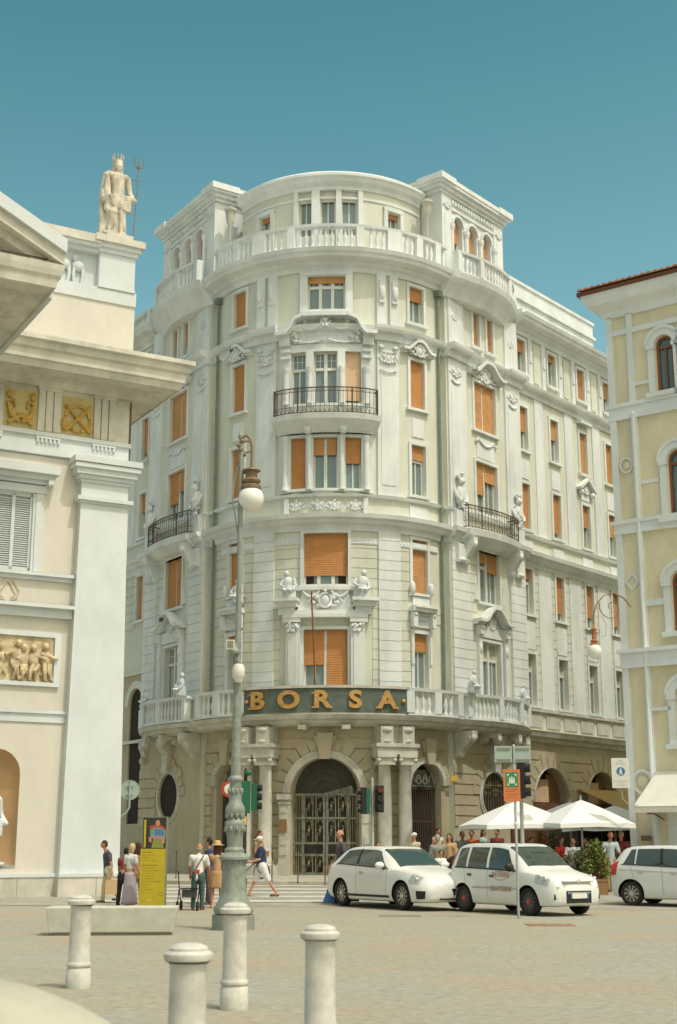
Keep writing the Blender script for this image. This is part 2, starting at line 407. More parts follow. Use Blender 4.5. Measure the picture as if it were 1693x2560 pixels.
# ================================================================== the corner palace
CX, CY, RR = -.19, 60.0, 5.75; AXR = R_(-3.25); L0 = R_(53.75) * RR
def W(x, y, z):
    o = -y
    if abs(x) <= L0:
        a = AXR + x / RR; return (CX + (RR + o) * sin(a), CY - (RR + o) * cos(a), z)
    sd = 1 if x > 0 else -1; A = AXR + sd * L0 / RR; t = abs(x) - L0
    return (CX + (RR + o) * sin(A) + t * cos(A) * sd, CY - (RR + o) * cos(A) + t * sin(A) * sd, z)
def SB(sd, t): return L0 + t if sd > 0 else -(L0 + .5 + t)
PAL = thing('corner_palace', 'ornate white palace with a rounded corner, orange roller blinds and gold BORSA sign', 'building', (CX, CY - RR, .3))
def wp(mb, name, root=PAL, smooth=False, loc=True):
    return mb.build_split(name, root, smooth)
def fmb(): return MB(W, True)
crn = random.Random(21)
def carving(m, x, z, w_, h, o, n=26, k='white_stucco', d=.10, r0=.04, r1=.10):
    # small leaf-like lumps and curls packed into a carved relief
    for i in range(n):
        u, v = crn.uniform(-1, 1), crn.uniform(-1, 1); rr = crn.uniform(r0, r1); m.ell((x + u * w_ * (1 - .3 * abs(v)), -(o + crn.uniform(-.02, d)), z + v * h), (rr * crn.uniform(.6, 1.2), rr * .8, rr * crn.uniform(.6, 1.3)), k, 6, 5)
    for i in range(n // 4):
        a = crn.uniform(0, 6.28); cx_, cz_ = x + crn.uniform(-.7, .7) * w_, z + crn.uniform(-.7, .7) * h; rr = crn.uniform(.06, .13)
        m.tube([(cx_ + rr * cos(a + t * .8) * (1 - t * .12), -(o + d * .8), cz_ + rr * sin(a + t * .8) * (1 - t * .12)) for t in range(6)], r0 * .6, k, 5)
def wall(mb, x0, x1, z0, z1, o, holes, k, rev=.35, W_=True):
    xs = {x0, x1}; zs = {z0, z1}; hs = [h for h in holes if h[1] < x1 and h[2] > x0 and h[3] < z1 and h[4] > z0]
    for h in hs: xs |= {h[1], h[2]}; zs |= {h[3], h[4]}
    xs = sorted(x for x in xs if x0 - 1e-6 <= x <= x1 + 1e-6); zs = sorted(z for z in zs if z0 - 1e-6 <= z <= z1 + 1e-6)
    X = [xs[0]]
    for a, b in zip(xs, xs[1:]):
        n = mb.nx(a, b); X += [a + (b - a) * (i + 1) / n for i in range(n)]
    for a, b in zip(X, X[1:]):
        for c, d in zip(zs, zs[1:]):
            mx_, mz = (a + b) / 2, (c + d) / 2
            if any(h[1] < mx_ < h[2] and h[3] < mz < h[4] for h in hs): continue
            mb.quad((a, -o, c), (b, -o, c), (b, -o, d), (a, -o, d), k)
    rev0 = rev
    for h in hs:
        rev = .07 if h[0] == 'oval' else rev0
        ty, a, b, c, d = h[:5]; n = 14 if ty != 'rect' else mb.nx(a, b)
        cxm, r = (a + b) / 2, (b - a) / 2
        X = [cxm - r * cos(pi * i / n) for i in range(n + 1)] if ty != 'rect' else [a + (b - a) * i / n for i in range(n + 1)]
        sp = d - h[5] if ty == 'arch' else None
        def zt(x):
            q = max(0, 1 - ((x - cxm) / r) ** 2) ** .5
            return d if ty == 'rect' else (d - h[5] + h[5] * q if ty == 'arch' else (c + d) / 2 + (d - c) / 2 * q)
        def zbm(x): return c if ty != 'oval' else (c + d) / 2 - (d - c) / 2 * max(0, 1 - ((x - cxm) / r) ** 2) ** .5
        for p, q in zip(X, X[1:]):
            if ty != 'rect': mb.quad((p, -o, zt(p)), (q, -o, zt(q)), (q, -o, d), (p, -o, d), k)
            if ty == 'oval': mb.quad((p, -o, zbm(p)), (q, -o, zbm(q)), (q, -o, c), (p, -o, c), k)
            mb.quad((p, -o, zt(p)), (q, -o, zt(q)), (q, -o + rev, zt(q)), (p, -o + rev, zt(p)), k)
            mb.quad((p, -o, zbm(p)), (q, -o, zbm(q)), (q, -o + rev, zbm(q)), (p, -o + rev, zbm(p)), k)
        if ty != 'oval':
            for x in (a, b): mb.quad((x, -o, c), (x, -o + rev, c), (x, -o + rev, zt(x)), (x, -o, zt(x)), k)
def courses(mb, x0, x1, z0, z1, h, gap, o, pr, holes, k, marg=.12):
    z = z0
    while z < z1 - .05:
        a, b = z + gap / 2, min(z + h - gap / 2, z1); zm = (a + b) / 2; ex = []
        for hh in holes:
            ty, p, q, c, d = hh[:5]; m2 = hh[6] if len(hh) > 6 else marg
            if b < c - (m2 if ty != 'rect' else marg) or a > d + m2: continue
            if ty == 'rect': ex.append((p - marg, q + marg))
            else:
                r = (q - p) / 2 + m2; cx = (p + q) / 2; cz = d - hh[5] if ty == 'arch' else (c + d) / 2; dz = max(0, (a - cz) if a > cz else (cz - b if ty == 'oval' and b < cz else 0))
                rz = r if ty == 'oval' else hh[5] + m2
                if dz < rz: wv = r * (1 - (dz / rz) ** 2) ** .5; ex.append((cx - wv, cx + wv))
        ex.sort(); cur = x0
        for p, q in ex + [(x1, x1)]:
            if p > cur + .05 and p <= x1 + 1e-6: mb.fb(cur, p, a, b, o, o + pr, k)
            cur = max(cur, q)
            if cur >= x1: break
        z += h
# --- windows: centre, width, z0, z1, wall plane, blind length of each leaf, kind
WIN = []
def win(x, w_, z0, z1, o, bl, leaves=1, k='blind_orange', tr=.0): WIN.append((x, w_, z0, z1, o, bl, leaves, k, tr))
Z2, Z3, Z4, Z5, Z6 = (7.6, 9.9), (11.6, 13.8), (15.65, 17.85), (19.45, 21.6), (23.3, 24.98)
win(0, 1.58, 23.45, 25.0, .06, [.18, .18, .18], 3, tr=.3)
for x, w_, f, k in ((-1.16, .64, 0, 'blind_orange'), (-.02, .98, 0, 'blind_orange'), (1.12, .66, .93, 'blind_peach')): win(x, w_, 19.3, 21.6, .06, [f] if w_ < .9 else [0, 0], 1 if w_ < .9 else 2, k, tr=.32)
for x, w_, f in ((-1.14, .64, [1]), (-.02, .98, [.34, .34]), (1.12, .66, [.5])): win(x, w_, 15.65, 17.85, .06, f, len(f))
win(0, 1.78, 11.65, 13.8, .05, [.82, .82, .82], 3)
win(0, 1.74, 7.55, 9.85, .05, [.62, 1.0], 2)
for sd in (1, -1):
    c = 4.14 if sd > 0 else -4.22
    win(c, .78, 7.6, 9.85, 0, [.32], 1, tr=.3); win(c, .82, 11.5, 13.75, 0, [1]); win(c, .78, *Z4, 0, [.28 if sd > 0 else 1], 1, tr=.3)
    win(c, .80, *Z5, 0, [1]); win(c, .80, *Z6, 0, [.36 if sd > 0 else 1])
    B = .25; b0 = SB(sd, 3.32)
    win(b0 - .56, .50, *Z6, B, [1 if sd > 0 else 1]); win(b0 + .56, .50, *Z6, B, [1 if sd > 0 else .62])
    win(b0, 1.72, 19.4, 21.65, B, [1, 1], 2)
    win(b0, 1.70, 15.6, 17.95, B, [.62, .34] if sd > 0 else [.62, .42], 2, tr=.0)
    win(b0, 1.62, 11.65, 13.9, B, [.22, .38] if sd > 0 else [1, 1], 2, tr=.3)
    win(b0, 1.46, 7.6, 9.95, B, [.0, .0], 2, tr=.32)
    tt = ([6.95, 9.77, 12.6, 15.26, 18.1, 20.9, 23.7] if sd > 0 else [7.4, 10.2, 13.0])
    F = {6: [.36, .2, 1, .5, .4, 1, .3], 5: [.55, .45, 1, 1, .6, 1, .4], 4: [1, .86, .5, .52, 1, .4, .7], 3: [.22, .82, .74, .8, .5, 1, .8], 2: [0, 0, 0, 0, 0, 0, 0]} if sd > 0 else \
        {6: [.4, 1, .3], 5: [.82, 1, .5], 4: [.42, 1, 1], 3: [1, .6, 1], 2: [0, 0, 0]}
    for i, t in enumerate(tt):
        x = SB(sd, t)
        win(x, .74, *Z6, 0, [F[6][i]]); win(x, .74, *Z5, 0, [F[5][i]]); win(x, .74, *Z4, 0, [F[4][i]]); win(x, .74, 11.68, 13.8, 0, [F[3][i]], 1, tr=.3 if F[3][i] < .3 else 0)
        if sd > 0: win(x, .80, 7.55, 9.88, 0, [0], 1, tr=.32)
HOL = [('rect', x - w_ / 2, x + w_ / 2, z0, z1) for x, w_, z0, z1, *_ in WIN]
GATE = ('arch', -1.35, 1.35, .36, 4.8, 1.35, .5); SG = [('arch', c - .86, c + .86, .36, 4.66, .86, .35) for c in (4.36, -4.45)]
OV = [('oval', SB(s_, 3.32) - .93, SB(s_, 3.32) + .93, 2.55, 4.45, 0, .32) for s_ in (1, -1)]
WA = [('arch', SB(1, t) - 1.5, SB(1, t) + 1.5, .36, 4.85, 1.5, .1) for t in (8.3, 12.9, 17.4)]
LA = ('arch', SB(-1, 7.4) - .75, SB(-1, 7.4) + .75, 2.4, 8.5, .75, .2)
XE = SB(1, 26); XW = SB(-1, 16)
bR0, bR1, bL0, bL1 = SB(1, .35), SB(1, 6.25), SB(-1, 6.25), SB(-1, .35)
mb = fmb()
for x0, x1, o in ((bL1, bR0, 0), (bR0, bR1, .25), (bL0, bL1, .25), (bR1, XE, 0), (XW, bL0, 0)):
    up = 9.2 if x1 == bL0 else 6.3
    wall(mb, x0, x1, up, 25.5, o, [h for h in HOL if not (x1 == bL0 and h[3] < 9)], 'cream_stucco', .38)
for x in (bR0, bR1, bL0, bL1): mb.quad((x, 0, .2), (x, -.25, .2), (x, -.25, 25.5), (x, 0, 25.5), 'cream_stucco')
wp(mb, 'wall')
mb = fmb(); GH = [GATE] + SG + OV + WA
for x0, x1, o in ((bL1, bR0, 0), (bR0, bR1, .25), (bL0, bL1, .25), (bR1, XE, 0)):
    wall(mb, x0, x1, .2, 6.3, o, GH, 'ground_stone', .5)
    courses(mb, x0 + .02, x1 - .02, .95, 5.55, .42, .055, o, .05, GH, 'ground_stone')
    mb.fb(x0, x1, .2, .92, o, o + .09, 'pale_stone') if x0 > bR0 - .1 else None
wall(mb, XW, bL0, .2, 9.2, 0, [LA], 'ground_stone', .12)
mb.ring(sum(LA[1:3]) / 2, 7.75, .78, 1.12, 0, pi, 0, .1, 'cream_stucco', 12)
for z in (9.15, 6.0): mb.fb(XW, bL0 - .02, z, z + .14, 0, .12, 'cream_stucco')
for a, b in ((SB(-1, 6.55), SB(-1, 6.7)),): mb.fb(b - .05, b + .02, 9.4, 11.2, 0, .05, 'white_stucco')
wp(mb, 'ground_floor_wall')
# rustication of storeys two and three
for x0, x1, o in ((-L0 - .3, L0, 0), (bR0 + .02, bR1 - .02, .25), (bL0 + .02, bL1 - .02, .25), (bR1, XE, 0), (XW, bL0, 0)):
    mb = fmb(); courses(mb, x0, x1, 7.45 if x1 != bL0 else 9.3, 13.95, .41, .035, o, .03, HOL + [('rect', -1.75, 1.75, 7.3, 11.2)], 'cream_stucco', .14); wp(mb, 'rusticated_facing')
# pilasters: smooth white strips
WS = 'white_stucco'
def pil(x0, x1, o, z0, z1, rust=False, k=WS):
    if rust: courses(mb, x0, x1, z0, z1, .41, .03, o, .12, [], k); mb.fb(x0 + .01, x1 - .01, z0, z1, o, o + .09, k)
    else: mb.fb(x0, x1, z0, z1, o, o + .10, k)
for sd in (1, -1):
    mb = fmb(); a, b = sorted((sd * 2.15, sd * 3.12))
    pil(a, b, 0, 7.4, 13.95, True); pil(a, b, 0, 15.4, 22.25)
    mb.fb(a + .16, b - .16, 15.9, 20.6, .10, .125, WS); wp(mb, 'pilaster')
    for c in (2.35, 2.93):                                                            # paired strips above
        mb = fmb(); x = sd * c; mb.fb(x - .2, x + .2, 22.8, 25.3, 0, .14, WS); mb.fb(x - .12, x + .12, 23.9, 24.9, .14, .24, WS); mb.ell((x, -.26, 24.35), (.13, .09, .3), WS); wp(mb, 'pilaster')
    for t0, t1 in ((.42, 1.75), (4.95, 6.2)):
        mb = fmb(); p, q = sorted((SB(sd, t0), SB(sd, t1))); pil(p, q, .25, 7.4, 13.95, True); pil(p, q, .25, 14.6, 22.25); pil(p + .1, q - .1, .25, 22.8, 25.3)
        mb.fb(p + .18, q - .18, 15.9, 20.9, .35, .375, WS); wp(mb, 'pilaster')
    for i in range(7 if sd > 0 else 3):                                               # wing strips between windows
        t = (8.36, 11.18, 13.93, 16.7, 19.5, 22.3, 25.1)[i] if sd > 0 else (8.8, 11.6, 14.4)[i]
        x = SB(sd, t); mb = fmb()
        if sd > 0: mb.fb(x - .55, x + .55, 7.4, 13.9, 0, .07, WS)
        mb.fb(x - .38, x + .38, 15.4, 22.25, 0, .06, WS); mb.fb(x - .25, x + .25, 23.1, 25.0, .0, .05, 'cream_stucco')
        for dx in (-.62, .62): mb.fb(x + dx - .16, x + dx + .16, 22.8, 25.2, 0, .09, WS); mb.fb(x + dx - .1, x + dx + .1, 24.0, 24.6, .09, .14, WS)
        wp(mb, 'pilaster')
# the cornices and string courses
def cor(name, prof, segs, off=None, k=WS):
    for x0, x1, o in segs: m = fmb(); m.sweep([(p + o if p > 0 else -.1, z) for p, z in prof], x0, x1, k); o_ = wp(m, name)
    return o_
SEG = [(bL1 + .0, bR0, 0), (bR0 - .02, bR1 + .02, .25), (bL0 - .02, bL1 + .02, .25), (bR1, XE, 0), (XW, bL0, 0)]
cor('main_cornice', [(0, 25.2), (.10, 25.2), (.14, 25.38), (.30, 25.46), (.34, 25.6), (.72, 25.66), (.76, 25.8), (.84, 25.84), (.90, 26.0), (0, 26.03)], [(bL1, bR0, 0), (bR1, XE, 0), (XW, bL0, 0)])
cor('upper_cornice', [(0, 22.25), (.10, 22.25), (.13, 22.45), (.30, 22.52), (.36, 22.62), (.40, 22.74), (0, 22.80)], SEG)
cor('upper_cornice', [(0, 22.2), (.22, 22.2), (.26, 22.47), (.46, 22.52), (.52, 22.64), (.55, 22.78), (0, 22.84)], [(s1, s2, 0) for s1, s2 in ((-3.2, -2.0), (2.0, 3.2))] + [tuple(sorted((SB(s, a), SB(s, b)))) + (.25,) for s in (1, -1) for a, b in ((.3, 1.8), (4.9, 6.3))])
cor('middle_cornice', [(0, 13.9), (.10, 13.9), (.14, 14.12), (.32, 14.2), (.36, 14.34), (.48, 14.38), (.52, 14.55), (0, 14.6)], SEG)
cor('string_course', [(0, 15.32), (.16, 15.34), (.20, 15.44), (0, 15.48)], SEG)
cor('string_course', [(0, 13.35), (.05, 13.35), (.07, 13.4), (.05, 13.62), (0, 13.62)], [(-5.2, -.98, 0), (.98, 5.2, 0)])
cor('lower_cornice', [(0, 5.95), (.10, 5.95), (.14, 6.1), (.34, 6.18), (.38, 6.3), (.44, 6.42), (0, 6.46)], [(bR1, XE, 0)], k='pale_stone')
mb = fmb()                                                                            # panelled band on the wing, frieze tiles under the middle cornice
for i in range(12): x = SB(1, 6.6 + i * 1.55); mb.fb(x, x + 1.2, 6.62, 7.2, 0, .05, 'pale_stone')
mb.fb(bR1, XE, 7.3, 7.45, 0, .14, 'pale_stone')
for i in range(9): x = SB(1, 6.5 + i * 2.8); mb.fb(x, x + .95, 14.75, 15.15, 0, .05, WS); 
for t in (6.95, 9.77, 12.6, 15.26, 18.1): x = SB(1, t); mb.fb(x - .45, x + .45, 10.1, 11.4, .0, .05, WS); mb.fb(x - .4, x + .4, 18.1, 19.0, 0, .045, WS)
for i in range(60):
    x = -5.1 + i * .172
    if abs(x) > 1.0 and not 3.7 < abs(x) < 4.6: mb.ell((x, -.05, 13.49), (.06, .04, .035 + .02 * (i % 2)), WS, 6, 4)
wp(mb, 'relief_panel')
# --- arches of the ground floor: voussoirs, keystones
mb = fmb()
def voussoirs(cx, cz, r, o, n, ext, k='ground_stone', full=False, ringw=.3, rk='pale_stone'):
    p_ = .05 if full else .12; mb.ring(cx, cz, r, r + ringw, 0, 2 * pi if full else pi, o, o + p_, rk, 36 if full else 18)
    mb.ring(cx, cz, r + .02, r + ringw * .5, 0, 2 * pi if full else pi, o + p_, o + p_ + .03, rk, 36 if full else 18)
    for i in range(n):
        a0, a1 = pi * (i + .06) / n, pi * (i + .94) / n
        r1 = r + ringw + ext * (1.0 if i % 2 == 0 else .72); r0 = r + ringw + .02
        mb.prism([(cx + r0 * cos(a), cz + r0 * sin(a)) for a in (a0, a1)] + [(cx + r1 * cos(a), cz + r1 * sin(a)) for a in (a1, a0)], o, o + .075, k)
voussoirs(0, 3.45, 1.35, 0, 13, .62); wp(mb, 'arch_surround')
for cx in (4.36, -4.45): mb = fmb(); voussoirs(cx, 3.8, .86, 0, 9, .42, ringw=.26); wp(mb, 'arch_surround')
for h in OV: mb = fmb(); voussoirs((h[1] + h[2]) / 2, 3.5, .94, .25, 11, .5, full=True, ringw=.2); wp(mb, 'oval_surround')
for h in WA: mb = fmb(); voussoirs((h[1] + h[2]) / 2, 3.35, 1.5, 0, 11, .7, ringw=.02); wp(mb, 'arch_surround')
for cx, z0, z1, w0, w1, o in ((0, 4.74, 5.75, .2, .31, .1), (4.36, 4.6, 5.6, .17, .28, .1), (-4.45, 4.6, 5.6, .17, .28, .1)):
    mb = fmb(); mb.prism([(cx - w0, z0), (cx + w0, z0), (cx + w1, z1), (cx - w1, z1)], o, o + .22, 'ground_stone')
    mb.prism([(cx - w0 - .12, z0 + .5), (cx + w0 + .12, z0 + .5), (cx + w1 + .14, z1 - .1), (cx - w1 - .14, z1 - .1)], o - .05, o + .12, 'ground_stone'); wp(mb, 'keystone')
for cx in (SB(1, 3.32), SB(-1, 3.32)): mb = fmb(); mb.prism([(cx - .2, 4.45), (cx + .2, 4.45), (cx + .34, 5.9), (cx - .34, 5.9)], .3, .5, 'pale_stone'); wp(mb, 'keystone')
for sd in (1, -1):                                                                    # piers beside the main gate
    mb = fmb(); a, b = sorted((sd * 1.38, sd * 1.78)); mb.fb(a, b, .36, 3.2, 0, .22, 'pale_stone'); mb.fb(a - .05, b + .05, 3.2, 3.42, 0, .32, 'pale_stone'); mb.fb(a - .02, b + .02, 3.02, 3.1, 0, .28, 'pale_stone')
    mb.fb(a - .02, b + .02, .36, .8, .22, .3, 'pale_stone')
    for z in (1.1, 1.5, 2.3, 2.7): mb.fb(a + .06, b - .06, z, z + .3, .22, .25, 'pale_stone')
    wp(mb, 'gate_pier')
mb = fmb(); mb.fb(-1.74, -1.44, 1.95, 2.45, .25, .27, 'plaque_brown')
wp(mb, 'brown_plaque')
for sd in (1, -1):                                                                    # paired columns
    for c in (2.14, 2.92):
        mb = fmb(); x = sd * c
        mb.lathe((x, -.62, 0), [(.36, .34), (.36, .75), (.30, .78), (.31, .88), (.27, .95), (.24, 1.02), (.245, 2.4), (.215, 4.42), (.24, 4.45), (.24, 4.5)], 'pale_stone', 16)
        wp(mb, 'column', smooth=True)
    mb = fmb(); mb.fb(min(sd * 1.78, sd * 3.3), max(sd * 1.78, sd * 3.3), .2, .72, .05, 1.0, 'pale_stone')
    for c in (2.14, 2.92):
        x = sd * c; mb.fb(x - .3, x + .3, 4.5, 4.62, .3, .95, 'pale_stone'); mb.fb(x - .34, x + .34, 4.78, 4.9, .26, .99, 'pale_stone'); mb.fb(x - .27, x + .27, 4.62, 4.78, .34, .9, 'pale_stone')
        for dx in (-.28, .28): mb.ell((x + dx, -.92, 4.68), (.09, .09, .1), 'pale_stone')
        mb.prism([(x - .22, 5.3), (x + .22, 5.3), (x + .22, 5.98), (x - .22, 5.98)], .5, .98, 'pale_stone'); mb.ell((x, -.96, 5.84), (.2, .1, .1), 'pale_stone'); mb.ell((x, -.95, 5.40), (.17, .08, .08), 'pale_stone')
    a, b = sorted((sd * 1.8, sd * 3.28)); mb.fb(a, b, 4.9, 5.3, .05, .95, 'pale_stone'); mb.fb(a - .05, b + .05, 5.18, 5.32, .05, 1.02, 'pale_stone'); mb.fb(a + .1, b - .1, 5.3, 6.0, .05, .55, 'pale_stone')
    wp(mb, 'entablature')
# --- big balcony over the ground floor
OFA = lambda x: 0
def bow(x, x0, L, a, b): u = min(1, max(0, abs(x - x0) / L)); return a * sin(pi * u * .9) - b * u ** 3
def bayoff(sd): return lambda x: bow(x, SB(sd, .2), 6.1, .45, .88)
slab = [(-.1, 6.0), (.5, 6.0), (.72, 6.08), (.80, 6.2), (.98, 6.24), (1.06, 6.4), (-.1, 6.44)]
mb = fmb(); mb.sweep(slab, -L0 - .35, L0 + .2, 'pale_stone')
for sd in (1, -1):
    a, b = sorted((SB(sd, .2), SB(sd, 6.3))); mb.sweep([(p, z) for p, z in slab], a, b, 'pale_stone', bayoff(sd))
wp(mb, 'balcony_slab')
BALP = [(.085, 0), (.085, .04), (.045, .09), (.075, .2), (.085, .28), (.05, .42), (.04, .52), (.075, .56), (.075, .6)]
def balustrade(name, x0, x1, z0, z1, base, off, peds, k=WS, parent=PAL, sp=.25, prof=BALP):
    m = fmb(); f = off or (lambda x: 0); H = z1 - z0
    m.sweep([(base - .24, z0), (base, z0), (base, z0 + .1), (base - .24, z0 + .1)], x0, x1, k, off and off or None)
    m.sweep([(base - .26, z1 - .12), (base + .03, z1 - .12), (base + .05, z1), (base - .26, z1)], x0, x1, k, off and off or None)
    n = max(1, int((x1 - x0) / sp)); sc = (H - .22) / .6
    for p in peds: m.fb(p - .15, p + .15, z0 + .1, z1 - .12, base - .26 + f(p), base + .03 + f(p), k)
    for i in range(n):
        x = x0 + (i + .5) * (x1 - x0) / n
        if any(abs(x - p) < .2 for p in peds): continue
        m.lathe((x, -(base - .12 + f(x)), z0 + .1), [(r, z * sc) for r, z in prof], k, 8)
    o = m.build(name, parent, True); o.location = -parent.location
    return o
balustrade('balustrade', 2.92, L0 + .1, 6.44, 7.5, 1.0, None, [3.0, 4.15, 5.3]); balustrade('balustrade', -L0 - .25, -2.92, 6.44, 7.5, 1.0, None, [-3.0, -4.15, -5.3])
for sd in (1, -1):
    a, b = sorted((SB(sd, .25), SB(sd, 6.2)))
    balustrade('balustrade', a, b, 6.44, 7.5, 1.0, bayoff(sd), [SB(sd, .5), SB(sd, 2.4), SB(sd, 4.2), SB(sd, 6.0)])
def bracket(x, w_, z1, z0, o1, k='pale_stone', o0=0):
    mb = fmb()
    mb.add([(x - w_, -o0, z0), (x + w_, -o0, z0), (x + w_, -o0, z1), (x - w_, -o0, z1), (x - w_, -o1, z1), (x + w_, -o1, z1), (x + w_, -o1, z1 - .3), (x - w_, -o1, z1 - .3), (x - w_ * .9, -(o0 + (o1 - o0) * .35), z0 + .25), (x + w_ * .9, -(o0 + (o1 - o0) * .35), z0 + .25)],
           [(0, 1, 2, 3), (3, 2, 5, 4), (4, 5, 6, 7), (7, 6, 9, 8), (8, 9, 1, 0), (0, 3, 4, 7, 8), (1, 9, 6, 5, 2)], k)
    mb.ell((x, -(o1 - .12), z1 - .28), (w_ * 1.15, .2, .2), k); mb.ell((x, -(o0 + .2), z0 + .2), (w_, .16, .18), k); wp(mb, 'scroll_bracket', smooth=True)
for sd in (1, -1):
    bracket(SB(sd, .7), .2, 6.0, 4.9, 1.1, o0=.25); bracket(SB(sd, 5.6), .2, 6.0, 4.9, .6, o0=.25)
    for t in (2.5, 4.1): bracket(SB(sd, t), .14, 6.02, 5.6, 1.15, o0=.25)
    mb = fmb(); x = sd * .75; mb.fb(x - .14, x + .14, 5.85, 6.02, .1, .9, 'pale_stone'); wp(mb, 'balcony_beam')
    x = SB(sd, 3.32); bracket(x, .3, 5.95, 4.95, .8, o0=.25)
# --- sign
SGN = MB(W, True); SGN.fb(-2.86, 2.86, 6.47, 7.42, .93, 1.0, 'sign_dark'); SGN.fb(-2.9, 2.9, 7.42, 7.52, .78, 1.07, 'pale_stone')
sign = wp(SGN, 'sign_panel')
for ch, x in (('B', -2.30), ('O', -1.17), ('R', -.06), ('S', 1.04), ('A', 2.12)):
    def mp(u, v, w_, x=x): return Vector(W(x + u, -(1.07 + w_), 6.945 + v))
    o = text_mesh(mp, ch, .92, 'gold', .035, .034, 'letter', sign, sx=1.02)
    sf = MB(W, True)
    if ch in 'BR': sf.fb(x - .33, x - .12, 6.64, 6.70, 1.035, 1.105, 'gold'); sf.fb(x - .33, x - .12, 7.19, 7.25, 1.035, 1.105, 'gold')
    if ch == 'R': sf.fb(x + .16, x + .36, 6.64, 6.70, 1.035, 1.105, 'gold')
    if ch == 'A': sf.fb(x - .40, x - .2, 6.64, 6.70, 1.035, 1.105, 'gold'); sf.fb(x + .2, x + .40, 6.64, 6.70, 1.035, 1.105, 'gold')
    if sf.v: [c_.build('serif', o) for c_ in sf.clusters(.01)]
for x in (-2.72, 2.72):
    m = fmb(); m.ell((x, -1.04, 6.95), (.08, .07, .08), 'gold'); m.build('stud', sign, True)
# --- windows
def make_window(x, w_, z0, z1, o, bl, leaves, k, tr, trim=True):
    if k == 'blind_orange' and crn.random() < .35: k = 'blind_faded'
    a, b = x - w_ / 2, x + w_ / 2; m = fmb(); fo = o - .26; fk = 'window_white'; t = .055
    m.fb(a, a + t, z0, z1, fo, fo + .08, fk); m.fb(b - t, b, z0, z1, fo, fo + .08, fk); m.fb(a + t, b - t, z0, z0 + .08, fo, fo + .08, fk); m.fb(a + t, b - t, z1 - t, z1, fo, fo + .08, fk)
    lw = w_ / leaves; zt = z1 - (z1 - z0) * tr
    for i in range(1, leaves): m.fb(a + i * lw - .07, a + i * lw + .07, z0 + .08, z1 - t, fo - .01, fo + .14 if leaves == 2 else fo + .1, fk)
    if tr:
        m.fb(a + t, b - t, zt - .06, zt + .06, fo + .005, fo + .11, fk)
        n = max(3, int(w_ / .22))
        for i in range(1, n): xx = a + w_ * i / n; m.fb(xx - .015, xx + .015, zt + .06, z1 - t, fo + .01, fo + .06, fk)
        m.fb(a + t, b - t, (zt + z1) / 2, (zt + z1) / 2 + .03, fo + .012, fo + .055, fk)
    for i in range(leaves):
        if lw > .55 and leaves < 3: xm = a + (i + .5) * lw; m.fb(xm - .03, xm + .03, z0 + .08, zt - .06 if tr else z1 - t, fo + .002, fo + .07, fk)
    if trim:
        tw = .13; m.fb(a - tw, a, z0, z1, o, o + .075, WS); m.fb(b, b + tw, z0, z1, o, o + .075, WS); m.fb(a - tw, b + tw, z1, z1 + tw, o, o + .078, WS)
    W0 = wp(m, 'window')
    p = fmb(); n = p.nx(a, b)
    for i in range(n):
        p.quad((a + w_ * i / n, -(fo + .03), z0), (a + w_ * (i + 1) / n, -(fo + .03), z0), (a + w_ * (i + 1) / n, -(fo + .03), z1), (a + w_ * i / n, -(fo + .03), z1), 'glass' if (hash((round(x, 1), round(z0, 1))) % 3) else 'glass')
    p.build('pane', W0)
    if z0 < 8 and not (abs(x) < 1 or (x < -5.4)):
        c = fmb(); c.fb(a + .04, b - .04, zt, z1 - .03, fo + .034, fo + .04, 'curtain'); c.build('curtain', W0)
    if trim:
        c = fmb(); c.fb(a - .2, b + .2, z0 - .11, z0, o, o + .16, WS); c.build('sill', W0)
    if leaves == 3 and bl[0] > .6:
        c = fmb()
        for xx in (a + .06, b - .38): c.fb(xx, xx + .32, z0 + .09, z0 + .4, fo + .035, fo + .05, 'dark_inside')
        c.build('open_casement', W0)
    for i, f in enumerate(bl):
        if f <= 0: continue
        q = fmb(); g = .0 if leaves != 2 else .05; zb = z1 - (z1 - z0 - .02) * f
        if leaves == 3: 
            if i: continue
            q.fb(a + .01, b - .01, zb, z1 - .01, o - .16, o - .12, k)
        else: q.fb(a + i * lw + (g if i else .01), a + (i + 1) * lw - (g if i < leaves - 1 else .01), zb, z1 - .01, o - .14, o - .10, k)
        q.build('roller_blind', W0)
for a in WIN: make_window(*a)
# gilded pilaster-columns between the triple windows
mb = fmb()
for x, r in ((-.66, .13), (.64, .13), (-1.66, .16), (1.64, .16)):
    mb.fb(x - r, x + r, 15.5, 21.75, 0, .14, WS)
    for z0, z1 in ((15.6, 17.9), (19.3, 20.9)): mb.lathe((x, -.2, 0), [(r * .95, z0), (r * .75, z0 + .15), (r * .7, z1 - .3), (r * .95, z1 - .1), (r, z1)], WS, 10)
for sd in (1, -1): mb.fb(min(sd * 1.5, sd * 1.98), max(sd * 1.5, sd * 1.98), 15.5, 21.9, 0, .09, WS); mb.fb(min(sd * .8, sd * .98), max(sd * .8, sd * .98), 22.85, 25.2, 0, .12, WS); mb.fb(min(sd * .84, sd * 1.1), max(sd * .84, sd * 1.1), 23.2, 25.1, .12, .16, WS)
mb.fb(-1.5, 1.5, 21.7, 21.95, 0, .12, WS); mb.fb(-1.1, 1.1, 25.03, 25.2, .0, .18, WS)
mb.fb(-1.9, 1.9, 18.0, 18.2, 0, .25, WS)
